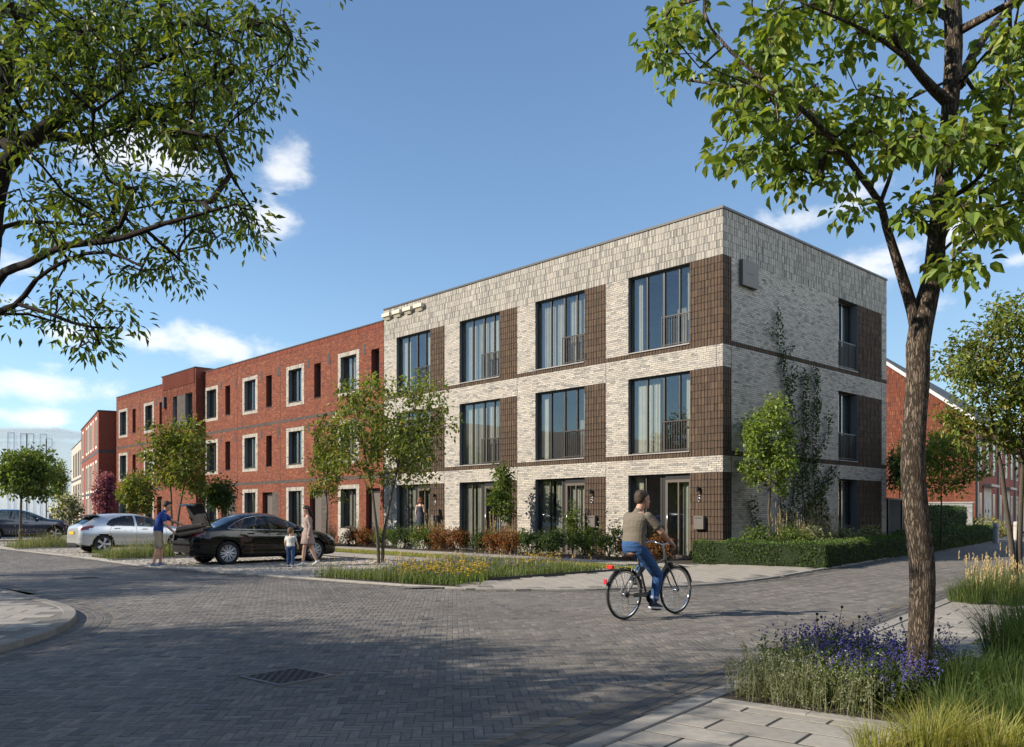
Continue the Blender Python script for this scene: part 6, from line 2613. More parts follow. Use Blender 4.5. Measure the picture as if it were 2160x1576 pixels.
SEDAN = dict(L=4.66, ax_r=.99, ax_f=3.72, R=.335, roofw=.565, paint=M_PBLACK, spokes=10, trim_z=.30,
             top=[(0, .70), (.03, .92), (.07, .99), (.25, 1.05), (.62, 1.085), (.95, 1.20), (1.35, 1.365), (1.75, 1.45), (2.15, 1.47), (2.55, 1.445), (2.9, 1.345), (3.25, 1.17), (3.58, 1.015), (3.9, .955), (4.25, .87), (4.48, .77), (4.60, .66), (4.66, .52)],
             belt=[(0, .66), (.05, .88), (.3, .965), (1, .985), (2, .955), (3, .915), (3.6, .885), (4.1, .80), (4.45, .68), (4.6, .58), (4.66, .46)],
             wid=[(0, .60), (.06, .70), (.2, .795), (.5, .865), (1, .892), (2, .893), (3, .893), (3.7, .888), (4.1, .85), (4.4, .765), (4.56, .64), (4.66, .44)],
             bot=[(0, .36), (.15, .29), (.5, .22), (1.5, .19), (3.2, .19), (4.2, .20), (4.5, .22), (4.66, .30)],
             side=[[(1.02, 1.045), (1.30, 1.185), (1.34, 1.012), (1.10, 1.012)], [(1.345, 1.012), (1.345, 1.205), (1.60, 1.30), (1.90, 1.355), (2.17, 1.365), (2.17, .985)], [(2.25, .985), (2.25, 1.365), (2.50, 1.352), (2.78, 1.275), (3.05, 1.155), (3.33, .995), (3.2, .955)]],
             chrome=[(1.0, 1.035), (1.30, 1.20), (1.60, 1.315), (1.90, 1.37), (2.3, 1.377), (2.55, 1.352), (2.85, 1.26), (3.12, 1.13), (3.36, .985), (3.2, .94), (2.2, .972), (1.3, 1.0), (1.06, 1.005), (1.0, 1.035)],
             ws=(2.78, 3.52), rw=(.68, 1.50), tail=[(-.05, .80), (-.05, .93), (.30, .955), (.42, .93), (.30, .85), (.1, .80)], head=[(4.18, .74), (4.26, .80), (4.45, .73), (4.62, .63), (4.55, .58), (4.35, .66)],
             boot=(.075, .66), cabin=(.78, 3.05), seams=[[(1.42, .99), (1.30, .80), (1.36, .62), (1.42, .30)], [(2.21, .975), (2.22, .70), (2.20, .30)], [(3.28, .93), (3.34, .70), (3.30, .30)], [(1.42, .30), (3.30, .28)], [(.42, .96), (.40, .60), (.62, .34)]],
             handles=[(1.66, .875), (2.56, .845)], mirror=(3.08, .97))


def place(sp, P, px_side, ang):
    """origin of a car from the contact point of its right rear wheel"""
    x, y = sp['ax_r'], -(.78)
    ca, sa = math.cos(ang), math.sin(ang)
    return np.array(P) - np.array((ca * x - sa * y, sa * x + ca * y))


ANG = math.atan2(UR[1], UR[0])
SED_O = place(SEDAN, (-8.0, 23.75), 0, ANG)
sed = car('parked_car', 'black saloon car with its boot lid raised, parked on the setts', SEDAN, SED_O, ANG)
# boot well, raised lid, arms
bw = MB()
box(bw, (.10, -.56, .56), (.70, .56, .58))
for (lo, hi) in (((.08, -.60, .56), (.10, .60, .74)), ((.70, -.60, .56), (.72, .60, 1.06)), ((.10, -.61, .56), (.70, -.59, .98)), ((.10, .59, .56), (.70, .61, .98))):
    box(bw, lo, hi)
bw.build('boot_well', M_CARLIN, sed)
lid = MB()
n1, n2 = 14, 12
s_ = np.linspace(0, 1, n1)
# lid skin in its own plane: runs from the hinge (0) to the rear edge, then turns down as the tail panel
xs = np.concatenate([np.linspace(0, .52, 9), np.array((.57, .595, .605, .61, .60))])
zs = np.concatenate([-.03 * np.linspace(0, 1, 9) ** 2, np.array((-.045, -.08, -.14, -.20, -.26))])
ys = np.linspace(-.60, .60, n2)
for off, fl in ((0.0, 1), (-.03, -1)):
    V = [(x - (0 if off == 0 else .02 * (i > 8)), y * (1 - .06 * (i / n1)), z + off * (1 if i < 9 else .3) - .05 * (abs(y) / .6) ** 3) for i, (x, z) in enumerate(zip(xs, zs)) for y in ys]
    lid.add(V, [(i * n2 + j, (i + 1) * n2 + j, (i + 1) * n2 + j + 1, i * n2 + j + 1) for i in range(n1 - 1) for j in range(n2 - 1)], None, 0 if off == 0 else 1)
lo = lid.build('boot_lid', [M_PBLACK, M_CARLIN], sed, smooth=True)
lo.scale = (1.15, 1, 1.1)
lo.location = (.66, 0, 1.10)
lo.rotation_euler = (0, math.radians(180 - -74 - 180 + 42), PI)
lo.rotation_euler = (0, math.radians(-74), PI)
am = MB()
for s in (-1, 1):
    tube(am, [(.70, s * .55, 1.0), (.55, s * .55, 1.22), (.45, s * .54, 1.36)], .012, 6)
am.build('lid_arm', M_PLASTIC, sed)

HATCH = dict(L=4.37, ax_r=.82, ax_f=3.46, R=.335, roofw=.575, paint=M_PSILVER, spokes=5, trim_z=.31,
             top=[(0, .62), (.03, .90), (.08, 1.0), (.20, 1.10), (.45, 1.27), (.62, 1.385), (.9, 1.42), (1.5, 1.455), (1.9, 1.455), (2.3, 1.42), (2.65, 1.33), (3.0, 1.17), (3.34, 1.02), (3.65, .96), (4.0, .87), (4.2, .77), (4.31, .66), (4.37, .50)],
             belt=[(0, .58), (.05, .86), (.2, .95), (.8, .985), (2, .94), (3, .905), (3.4, .88), (3.85, .79), (4.18, .66), (4.3, .57), (4.37, .44)],
             wid=[(0, .60), (.06, .72), (.2, .815), (.5, .875), (.9, .897), (2, .893), (3, .893), (3.5, .888), (3.85, .85), (4.15, .75), (4.28, .64), (4.37, .44)],
             bot=[(0, .34), (.12, .28), (.5, .22), (1.5, .19), (3.0, .19), (3.9, .20), (4.2, .22), (4.37, .30)],
             side=[[(.92, 1.03), (1.02, 1.17), (1.20, 1.26), (1.28, 1.28), (1.28, .99), (1.05, .99)], [(1.29, .99), (1.29, 1.285), (1.60, 1.355), (1.93, 1.38), (1.93, .975)], [(2.01, .975), (2.01, 1.38), (2.28, 1.355), (2.55, 1.275), (2.82, 1.155), (3.10, .99), (3.0, .945)]],
             chrome=None, ws=(2.52, 3.28), rw=(.16, .56), tail=[(-.05, .86), (-.05, .97), (.30, 1.0), (.55, 1.02), (.48, .94), (.2, .84)], head=[(3.9, .74), (4.0, .79), (4.18, .72), (4.33, .62), (4.27, .57), (4.1, .65)],
             boot=None, cabin=(.45, 2.8), seams=[[(1.10, .97), (1.02, .78), (1.10, .60), (1.18, .30)], [(1.97, .965), (1.98, .70), (1.96, .30)], [(3.04, .92), (3.08, .70), (3.04, .30)], [(1.18, .30), (3.04, .28)]],
             handles=[(1.30, .90), (2.28, .865)], mirror=(2.85, .96), plate=(-.006, .74))
HO = place(HATCH, AB(toab((-8.0, 23.75))[0] + 9.75, toab((-8.0, 23.75))[1] + .22), 0, ANG)
hat = car('parked_car', 'silver hatchback with roof spoiler parked between the planted islands', HATCH, HO, ANG)
spo = MB()
V = []
for x, z, th in ((.40, 1.375, .03), (.55, 1.40, .045), (.78, 1.415, .02)):
    for y in np.linspace(-.60, .60, 9):
        V.append((x, y, z - .03 * (abs(y) / .6) ** 2 + (.0 if 1 else 0)))
k = 9
spo.add(V, [(i * k + j, (i + 1) * k + j, (i + 1) * k + j + 1, i * k + j + 1) for i in range(2) for j in range(k - 1)])
V2 = [(v[0] + (.02 if v[0] < .5 else 0), v[1], v[2] - .045) for v in V]
spo.add(V2, [(i * k + j, i * k + j + 1, (i + 1) * k + j + 1, (i + 1) * k + j) for i in range(2) for j in range(k - 1)])
spo.add([V[j] for j in range(k)] + [V2[j] for j in range(k)], [(j, j + 1, j + 1 + k, j + k) for j in range(k - 1)])
spo.build('spoiler', M_PLASTIC, hat)
df = MB()
bbox(df, (-.01, -.55, .24), (.12, .55, .40), .03)
df.build('diffuser', M_PLASTIC, hat)

SUV = dict(L=4.70, ax_r=.95, ax_f=3.80, R=.37, roofw=.60, paint=M_PBLUE, spokes=5, trim_z=.36, cladding=True,
           top=[(0, .80), (.04, 1.05), (.1, 1.15), (.35, 1.40), (.6, 1.58), (.9, 1.63), (1.6, 1.68), (2.1, 1.675), (2.5, 1.62), (2.9, 1.49), (3.25, 1.32), (3.5, 1.20), (3.9, 1.15), (4.3, 1.06), (4.5, .95), (4.63, .80), (4.70, .60)],
           belt=[(0, .74), (.06, .98), (.3, 1.10), (1, 1.12), (2, 1.09), (3, 1.06), (3.6, 1.04), (4.1, .97), (4.45, .84), (4.6, .70), (4.70, .54)],
           wid=[(0, .62), (.06, .74), (.2, .84), (.5, .90), (1, .925), (2, .925), (3, .925), (3.8, .92), (4.2, .88), (4.45, .79), (4.6, .68), (4.70, .48)],
           bot=[(0, .40), (.15, .34), (.5, .27), (1.5, .24), (3.2, .24), (4.2, .25), (4.5, .28), (4.70, .36)],
           side=[[(.55, 1.18), (.75, 1.44), (1.10, 1.52), (1.10, 1.14)], [(1.17, 1.14), (1.17, 1.535), (1.6, 1.585), (2.05, 1.59), (2.05, 1.12)], [(2.13, 1.12), (2.13, 1.59), (2.4, 1.56), (2.75, 1.44), (3.05, 1.30), (3.25, 1.14), (3.1, 1.09)]],
           chrome=None, ws=(2.62, 3.42), rw=(.22, .60), tail=[(-.05, .95), (-.05, 1.15), (.2, 1.2), (.25, 1.0)], head=[(4.2, .93), (4.3, .99), (4.5, .90), (4.66, .76), (4.58, .72), (4.4, .82)],
           boot=None, cabin=(.6, 3.0), seams=[[(1.13, 1.12), (1.10, .90), (1.2, .34)], [(2.09, 1.11), (2.10, .80), (2.08, .34)], [(3.15, 1.07), (3.2, .80), (3.16, .34)], [(1.2, .36), (3.16, .34)]],
           handles=[(1.40, 1.0), (2.42, .97)], mirror=(2.98, 1.10))
SO = np.array((-24.5, 45.3)) - UR * SUV['ax_f'] - np.array((math.sin(ANG), -math.cos(ANG))) * .80
car('parked_car', 'dark blue sport utility car parked beyond the round tree', SUV, SO, ANG)

# ------------------------------------------------------------------ people
M_SKIN = pmat('skin', (.50, .27, .18), rough=.55, var=.06, scale=12, spec=.35)
M_SKINP = pmat('skin_pale', (.58, .35, .25), rough=.55, var=.05, scale=12, spec=.35)
M_HAIRB = pmat('hair_brown', (.045, .026, .016), rough=.6, var=.35, scale=60, bump=.5, bscale=160)
M_HAIRD = pmat('hair_dark', (.022, .015, .012), rough=.6, var=.35, scale=60, bump=.5, bscale=160)
M_HAIRR = pmat('hair_auburn', (.17, .055, .022), rough=.6, var=.3, scale=60, bump=.5, bscale=160)
M_HAIRL = pmat('hair_light_brown', (.14, .075, .035), rough=.6, var=.3, scale=60, bump=.5, bscale=160)
M_EYE = pmat('eye_dark', (.02, .015, .012), rough=.3, var=0)
M_LIP = pmat('lips', (.35, .12, .10), rough=.5, var=.05)


def cap_(mb, p0, p1, r0, r1, n=12):
    """tapered limb with rounded ends"""
    p0, p1 = np.array(p0, float), np.array(p1, float)
    d = p1 - p0
    L = np.linalg.norm(d) + 1e-9
    d = d / L
    P, R = [], []
    for t in np.linspace(-PI / 2, 0, 5)[:-1]:
        P.append(p0 + d * r0 * math.sin(t))
        R.append(max(1e-3, r0 * math.cos(t)))
    for t in np.linspace(0, 1, 5):
        P.append(p0 + (p1 - p0) * t)
        R.append(r0 + (r1 - r0) * t)
    for t in np.linspace(0, PI / 2, 5)[1:]:
        P.append(p1 + d * r1 * math.sin(t))
        R.append(max(1e-3, r1 * math.cos(t)))
    tube(mb, P, R, n)


def loft_(mb, secs, n=20):
    """closed body through elliptic sections (centre, half-width vector, half-depth vector)"""
    k = len(secs)
    th = np.arange(n) * 2 * PI / n
    V = []
    for (c, w, d) in secs:
        c, w, d = map(lambda q: np.array(q, float), (c, w, d))
        V.append(c + np.cos(th)[:, None] * w + np.sin(th)[:, None] * d)
    V = np.array(V).reshape(-1, 3)
    F = [(i * n + j, i * n + (j + 1) % n, (i + 1) * n + (j + 1) % n, (i + 1) * n + j) for i in range(k - 1) for j in range(n)]
    F += [tuple(range(n))[::-1], tuple(range((k - 1) * n, k * n))]
    mb.add(V, F)


def organic(name, mb, mat, parent, voxel=.010, smooth=4):
    """fuse overlapping solids into one smooth skin"""
    me = mb.mesh('tmp', mat, True)
    o = bpy.data.objects.new('tmp', me)
    TMP.objects.link(o)
    r = o.modifiers.new('r', 'REMESH')
    r.mode = 'VOXEL'
    r.voxel_size = voxel
    r.use_smooth_shade = True
    s = o.modifiers.new('s', 'SMOOTH')
    s.factor = .5
    s.iterations = smooth
    PENDING.append((o, name, mat, parent))


TMP = bpy.data.collections.new('tmp')
PENDING = []


def flush_organic():
    COL.children.link(TMP)
    dg = bpy.context.evaluated_depsgraph_get()
    for (o, name, mat, parent) in PENDING:
        me = bpy.data.meshes.new_from_object(o.evaluated_get(dg))
        me.name = name
        me.materials.clear()
        me.materials.append(mat)
        me.polygons.foreach_set('use_smooth', np.ones(len(me.polygons), bool))
        q = bpy.data.objects.new(name, me)
        COL.objects.link(q)
        q.parent = parent
    for (o, *_x) in PENDING:
        m = o.data
        bpy.data.objects.remove(o)
        bpy.data.meshes.remove(m)
    PENDING.clear()
    bpy.data.collections.remove(TMP)


def V3(*a):
    return np.array(a, float)


def hand(mb, wrist, dirn, palm, s=1.0, side=1, curl=.5):
    """palm and five bent fingers; dirn: along the hand, palm: out of the palm"""
    d = unit(np.array(dirn, float))
    p = np.array(palm, float)
    p = unit(p - d * (p @ d))
    a = np.cross(d, p) * side
    w = np.array(wrist, float)
    cap_(mb, w, w + d * .045 * s, .024 * s, .030 * s)
    loft_(mb, [(w + d * .02 * s, a * .030 * s, p * .017 * s), (w + d * .085 * s, a * .042 * s, p * .016 * s), (w + d * .098 * s, a * .040 * s, p * .013 * s)], 12)
    for i, ln in enumerate((.072, .080, .074, .058)):
        b = w + d * .09 * s + a * (.031 - .0205 * i) * s
        c1, c2 = curl * .7, curl * 1.5
        k1 = b + (d * math.cos(c1) + p * math.sin(c1)) * ln * .5 * s
        k2 = k1 + (d * math.cos(c2) + p * math.sin(c2)) * ln * .5 * s
        cap_(mb, b, k1, .0092 * s, .0085 * s, 8)
        cap_(mb, k1, k2, .0085 * s, .007 * s, 8)
    t0 = w + d * .03 * s + a * .03 * s
    t1 = t0 + (d * .6 + a * .6 + p * .35) * .05 * s
    t2 = t1 + (d * .8 + a * .1 + p * .6) * .035 * s
    cap_(mb, t0, t1, .012 * s, .010 * s, 8)
    cap_(mb, t1, t2, .010 * s, .008 * s, 8)


def head_(mb, c, fwd, up, s=1.0):
    """cranium, jaw, nose, ears about the head centre c"""
    f = unit(np.array(fwd, float))
    u = np.array(up, float)
    u = unit(u - f * (u @ f))
    l = np.cross(u, f)
    c = np.array(c, float)
    th = np.linspace(-1, 1, 9)
    secs = []
    for z, w, dep, off in ((-.118, .030, .030, .052), (-.10, .046, .052, .036), (-.07, .058, .075, .018), (-.03, .068, .090, .004), (.01, .074, .098, -.003), (.05, .075, .100, -.006), (.085, .064, .086, -.008), (.108, .042, .056, -.008), (.118, .012, .016, -.008)):
        secs.append((c + u * z * s + f * off * s, l * w * s, f * dep * s))
    loft_(mb, secs, 18)
    cap_(mb, c + f * .088 * s + u * .005 * s, c + f * .108 * s - u * .028 * s, .009 * s, .013 * s, 8)
    for q in (-1, 1):
        cap_(mb, c + l * q * .076 * s + u * .012 * s - f * .005 * s, c + l * q * .077 * s - u * .022 * s - f * .0 * s, .014 * s, .010 * s, 8)


def face_bits(parent, c, fwd, up, s=1.0):
    f = unit(np.array(fwd, float))
    u = np.array(up, float)
    u = unit(u - f * (u @ f))
    l = np.cross(u, f)
    c = np.array(c, float)
    e = MB()
    for q in (-1, 1):
        sphere(e, c + f * .089 * s + l * q * .030 * s + u * .012 * s, .0085 * s, 8)
        cap_(e, c + f * .094 * s + l * q * .018 * s + u * .030 * s, c + f * .086 * s + l * q * .044 * s + u * .030 * s, .004 * s, .003 * s, 6)
    e.build('eyes', M_EYE, parent, smooth=True)
    m = MB()
    cap_(m, c + f * .090 * s + l * .018 * s - u * .056 * s, c + f * .090 * s - l * .018 * s - u * .056 * s, .006 * s, .006 * s, 6)
    m.build('mouth', M_LIP, parent, smooth=True)


def hair_(mb, c, fwd, up, s=1.0, length=0.0, vol=1.0):
    f = unit(np.array(fwd, float))
    u = np.array(up, float)
    u = unit(u - f * (u @ f))
    l = np.cross(u, f)
    c = np.array(c, float)
    secs = []
    for z, w, dep, off in ((-.045, .060, .045, -.055), (-.01, .078, .070, -.040), (.03, .083, .090, -.022), (.065, .083, .103, -.009), (.095, .072, .092, -.006), (.122, .048, .062, -.006), (.134, .016, .02, -.008)):
        secs.append((c + u * (z + .006) * s + f * (off - .012) * s, l * w * s * vol, f * dep * s * vol))
    loft_(mb, secs, 18)
    rs = np.random.default_rng(3)
    for k in range(26):
        a = rs.uniform(-PI, PI)
        e = rs.uniform(.2, 1.3)
        p = c + (l * math.sin(a) * math.cos(e) * .078 + f * (math.cos(a) * math.cos(e) * .095 - .010) + u * (math.sin(e) * .098 + .028)) * s
        cap_(mb, p, p + (l * rs.normal(0, .02) + f * rs.normal(.005, .02) + u * .012) * s, .016 * s, .010 * s, 6)
    if length:
        for q, w in ((-1, .05), (0, .055), (1, .05)):
            p0 = c + l * q * .055 * s - f * .055 * s + u * .04 * s
            p1 = c + l * q * .060 * s - f * .075 * s - u * (length * .55) * s
            p2 = c + l * q * .050 * s - f * .070 * s - u * length * s
            cap_(mb, p0, p1, w * s, w * s * .95)
            cap_(mb, p1, p2, w * s * .95, w * s * .55)


def rotz(v, a):
    v = np.array(v, float)
    return np.stack([v[..., 0] * math.cos(a) - v[..., 1] * math.sin(a), v[..., 0] * math.sin(a) + v[..., 1] * math.cos(a), v[..., 2]], -1)


def shoe_(mb, ank, fwd, s=1.0, h=.085):
    f = unit(np.array((fwd[0], fwd[1], fwd[2] if len(fwd) > 2 else 0), float))
    l = unit(np.cross((0, 0, 1.0), f))
    u = np.cross(f, l)
    b = np.array(ank, float) - u * h * s
    secs = []
    for x, w, hh in ((-.085, .022, .03), (-.07, .036, .045), (-.01, .040, .05), (.06, .043, .038), (.12, .045, .028), (.165, .034, .02), (.182, .015, .012)):
        secs.append((b + f * x * s + u * hh * s, l * w * s, u * hh * s))
    loft_(mb, secs, 14)
    cap_(mb, b + u * .05 * s - f * .03 * s, np.array(ank, float) + u * .0 * s, .045 * s, .042 * s)


def sole_(mb, ank, fwd, s=1.0, h=.085):
    f = unit(np.array((fwd[0], fwd[1], fwd[2] if len(fwd) > 2 else 0), float))
    l = unit(np.cross((0, 0, 1.0), f))
    u = np.cross(f, l)
    b = np.array(ank, float) - u * h * s
    P = [(-.09, .026), (-.06, .040), (.02, .043), (.10, .049), (.16, .040), (.188, .016)]
    ring = [b + f * x * s + l * w * s for x, w in P] + [b + f * x * s - l * w * s for x, w in P[::-1]]
    n = len(ring)
    V = [r + u * .022 * s for r in ring] + [r - u * .002 * s for r in ring]
    mb.add(V, [tuple(range(n)), tuple(range(n, 2 * n))[::-1]] + [(i, i + n, (i + 1) % n + n, (i + 1) % n) for i in range(n)])


def torso_secs(pel, chest, neck, lat, s, W, infl=0.0):
    """sections from hips to the neck base; lat: unit vector to the left. W: half widths (hip, waist, chest, shoulder)"""
    pel, chest, neck = map(np.array, (pel, chest, neck))
    ax = unit(neck - pel)
    lat = np.array(lat, float)
    lat = unit(lat - ax * (lat @ ax))
    fw = np.cross(lat, ax)
    out = []

    def P(t):
        return (1 - t) ** 2 * pel + 2 * t * (1 - t) * chest + t * t * neck
    for t, w, d in ((-.06, W[0] * .9, .10), (.03, W[0], .118), (.14, W[0] * .98, .115), (.32, W[1], .098), (.52, W[1] * .55 + W[2] * .45, .108), (.70, W[2], .118), (.84, W[3], .105), (.93, W[3] * .80, .082), (1.0, W[3] * .42, .062)):
        out.append((P(t), lat * (w * s + infl), fw * (d * s + infl)))
    return out


# --- man loading the suitcase
MP = (G(320, 1197) + G(347, 1194)) / 2
man = thing('person', 'man in blue polo shirt and beige shorts lifting a suitcase into the black car', 'person', (MP[0], MP[1], 0.012), math.radians(20))
J = dict(pel=V3(.0, 0, .94), chest=V3(.02, 0, 1.25), neck=V3(.16, 0, 1.47), head=V3(.235, 0, 1.635))
sh = {1: V3(.13, .20, 1.41), -1: V3(.13, -.20, 1.41)}
el_ = {1: V3(.36, .27, 1.22), -1: V3(.20, -.28, 1.14)}
wr = {1: V3(.60, .20, 1.13), -1: V3(.40, -.21, .93)}
hp = {1: V3(0, .10, .92), -1: V3(0, -.10, .92)}
kn = {1: V3(.06, .13, .50), -1: V3(.0, -.16, .50)}
an_ = {1: V3(.05, .15, .088), -1: V3(-.11, -.20, .088)}
b = MB()
loft_(b, torso_secs(J['pel'], J['chest'], J['neck'], (0, 1, 0), 1, (.165, .15, .18, .185), -.01))
cap_(b, J['neck'] - V3(0.02, 0, .04), J['head'] - V3(.03, 0, .07), .058, .054)
fwd_m = V3(.86, .1, -.32)
head_(b, J['head'], fwd_m, (0, 0, 1))
for q in (1, -1):
    cap_(b, sh[q], el_[q], .054, .043)
    cap_(b, el_[q], wr[q], .042, .029)
    hand(b, wr[q], unit(wr[q] - el_[q]) + V3(.5, 0, -.3), V3(.2, -q * .6, .6), 1, q, .7)
    cap_(b, hp[q], kn[q], .085, .056)
    cap_(b, kn[q], kn[q] * .62 + an_[q] * .38, .056, .058)
    cap_(b, kn[q] * .62 + an_[q] * .38, an_[q], .058, .036)
    cap_(b, an_[q], an_[q] + V3(.12, 0, -.05), .036, .03)
organic('body', b, M_SKIN, man, .008)
face_bits(man, J['head'], fwd_m, (0, 0, 1))
c = MB()
loft_(c, torso_secs(J['pel'], J['chest'], J['neck'], (0, 1, 0), 1, (.175, .165, .19, .195), .016)[:-1])
for q in (1, -1):
    cap_(c, sh[q], sh[q] * .42 + el_[q] * .58, .072, .066)
cap_(c, J['neck'] + V3(-.02, 0, -.02), J['neck'] + V3(.005, 0, .025), .072, .064)
organic('polo_shirt', c, pmat('polo_blue', (.022, .060, .235), rough=.9, var=.12, scale=30, bump=.3, bscale=25), man, .009)
c = MB()
loft_(c, [(V3(0, 0, 1.02), (0, .168, 0), (.115, 0, 0)), (V3(0, 0, .95), (0, .178, 0), (.125, 0, 0)), (V3(0, 0, .86), (0, .18, 0), (.125, 0, 0)), (V3(0, 0, .80), (0, .17, 0), (.11, 0, 0))])
for q in (1, -1):
    cap_(c, hp[q], hp[q] * .12 + kn[q] * .88, .103, .092)
organic('shorts', c, pmat('shorts_beige', (.36, .28, .19), rough=.92, var=.12, scale=26, bump=.3, bscale=22), man, .009)
for q in (1, -1):
    c = MB()
    shoe_(c, an_[q], (1, q * .15, 0))
    organic('shoe', c, pmat('shoe_blue_%d' % q, (.10, .15, .24), rough=.8, var=.15, scale=30), man, .008, 2)
    so = MB()
    sole_(so, an_[q], (1, q * .15, 0))
    so.build('sole', pmat('sole_white_%d' % q, (.7, .7, .68), rough=.7, var=.05), man)
c = MB()
hair_(c, J['head'], fwd_m, (0, 0, 1))
organic('hair', c, M_HAIRD, man, .008, 2)

# the suitcase he holds
sc_m = Matrix.Translation((*(MP + rotz(V3(.80, -.02, 0), math.radians(20))[:2]), 1.00)) @ Matrix.Rotation(math.radians(20), 4, 'Z') @ Matrix.Rotation(math.radians(-10), 4, 'Y')
case = thing('suitcase', 'taupe hard shell suitcase held at the open boot of the black car', 'suitcase', (0, 0, 0))
case.matrix_world = sc_m
M_CASE = pmat('suitcase_shell', (.155, .115, .088), rough=.45, var=.06, scale=14, spec=.4)
for z0, z1 in ((-.125, -.006), (.006, .125)):
    m = MB()
    bbox(m, (-.34, -.24, z0), (.34, .24, z1), .04)
    for y in np.linspace(-.18, .18, 6):
        tube(m, [(-.30, y, z1 if z0 > 0 else z0), (.30, y, z1 if z0 > 0 else z0)], .006, 5)
    m.build('shell', M_CASE, case)
m = MB()
bbox(m, (-.335, -.235, -.0059), (.335, .235, .0059), .002)
m.build('zip', M_PLASTIC, case)
m = MB()
tube(m, [(-.345, -.09, 0), (-.375, -.08, 0), (-.375, .08, 0), (-.345, .09, 0)], .011, 8)
m.build('handle', M_PLASTIC, case)
for y in (-.19, .19):
    for z in (-.09, .09):
        m = MB()
        lathe(m, [(.001, y - .012), (.026, y - .012), (.026, y + .012), (.001, y + .012)], 14, axis='y', org=(.36, 0, z))
        m.build('castor', M_PLASTIC, case)

# --- woman in the flowered dress and boy
WP = (G(638, 1195) + G(661, 1193)) / 2
wom = thing('person', 'woman in a flowered dress with long dark hair walking beside the black car', 'person', (WP[0], WP[1], .012), math.radians(196))
pel, chest, neck, hd_ = V3(0, 0, .89), V3(.0, 0, 1.15), V3(.0, 0, 1.37), V3(.04, 0, 1.525)
fw = V3(.9, .25, -.42)
b = MB()
loft_(b, torso_secs(pel, chest, neck, (0, 1, 0), .92, (.165, .125, .15, .165), -.01))
cap_(b, neck - V3(0, 0, .04), hd_ - V3(.02, 0, .07), .047, .045)
head_(b, hd_, fw, (0, 0, 1), .93)
sh = {1: V3(0, .165, 1.32), -1: V3(0, -.165, 1.32)}
el_ = {1: V3(-.06, .22, 1.06), -1: V3(.02, -.22, 1.06)}
wr = {1: V3(-.02, .20, .83), -1: V3(.12, -.25, .84)}
hp = {1: V3(0, .09, .87), -1: V3(0, -.09, .87)}
kn = {1: V3(.10, .085, .48), -1: V3(-.09, -.085, .48)}
an_ = {1: V3(.14, .08, .085), -1: V3(-.24, -.08, .12)}
for q in (1, -1):
    cap_(b, sh[q], el_[q], .042, .036)
    cap_(b, el_[q], wr[q], .035, .025)
    hand(b, wr[q], V3(.15, 0, -1), V3(.3, -q, 0), .92, q, .45)
    cap_(b, hp[q], kn[q], .082, .052)
    cap_(b, kn[q], kn[q] * .62 + an_[q] * .38, .050, .053)
    cap_(b, kn[q] * .62 + an_[q] * .38, an_[q], .053, .033)
organic('body', b, M_SKINP, wom, .008)
face_bits(wom, hd_, fw, (0, 0, 1), .93)


def floralmat(name, base, c2, sc):
    m = pmat(name, base, rough=.9, var=.1, scale=8)
    N, K = m.node_tree.nodes, m.node_tree.links
    v = N.new('ShaderNodeTexVoronoi')
    v.inputs['Scale'].default_value = sc
    tcn = N.new('ShaderNodeTexCoord')
    K.new(tcn.outputs['Object'], v.inputs['Vector'])
    r = N.new('ShaderNodeMapRange')
    r.inputs['From Min'].default_value = .25
    r.inputs['From Max'].default_value = .35
    K.new(v.outputs['Distance'], r.inputs['Value'])
    mx = N.new('ShaderNodeMix')
    mx.data_type = 'RGBA'
    mx.inputs[6].default_value = (*c2, 1)
    mx.inputs[7].default_value = (*base, 1)
    K.new(r.outputs[0], mx.inputs[0])
    K.new(mx.outputs[2], N['Principled BSDF'].inputs['Base Color'])
    return m


M_DRESS = floralmat('dress_flowered', (.30, .225, .20), (.10, .07, .085), 42)
c = MB()
loft_(c, torso_secs(pel, chest, neck, (0, 1, 0), .92, (.165, .125, .155, .168), .012)[:-1])
# pleated skirt
sk = []
for z, w, d in ((.98, .14, .11), (.90, .175, .14), (.80, .20, .165), (.70, .215, .185), (.60, .225, .20)):
    sk.append((V3(0, 0, z), (0, w, 0), (d, 0, 0)))
loft_(c, sk, 40)
for q in (1, -1):
    cap_(c, sh[q], el_[q], .056, .052)
    cap_(c, el_[q], el_[q] * .1 + wr[q] * .9, .056, .050)
organic('dress', c, M_DRESS, wom, .009, 3)
for q in (1, -1):
    c = MB()
    f_ = V3(1, 0, 0) if q == 1 else V3(.9, 0, -.35)
    shoe_(c, an_[q], f_, .9)
    organic('shoe', c, pmat('sneaker_white_%d' % q, (.72, .71, .68), rough=.7, var=.06), wom, .008, 2)
c = MB()
hair_(c, hd_, fw, (0, 0, 1), .95, length=.26)
organic('hair', c, M_HAIRD, wom, .009, 2)

BP = G(613, 1197)
boy = thing('person', 'small boy in white shirt and blue jeans seen from behind beside the woman', 'person', (BP[0], BP[1], .012), math.radians(80))
s = .62
pel, chest, neck, hd_ = V3(0, 0, .55), V3(0, 0, .70), V3(.0, 0, .835), V3(.015, 0, .945)
b = MB()
loft_(b, torso_secs(pel, chest, neck, (0, 1, 0), s, (.165, .15, .165, .175), -.006))
cap_(b, neck - V3(0, 0, .03), hd_ - V3(.01, 0, .05), .036, .036)
head_(b, hd_, (1, -.15, 0), (0, 0, 1), .86)
sh = {1: V3(0, .108, .80), -1: V3(0, -.108, .80)}
el_ = {1: V3(-.02, .145, .66), -1: V3(.03, -.15, .67)}
wr = {1: V3(.03, .15, .53), -1: V3(.07, -.18, .56)}
hp = {1: V3(0, .058, .54), -1: V3(0, -.058, .54)}
kn = {1: V3(.01, .065, .30), -1: V3(.01, -.062, .30)}
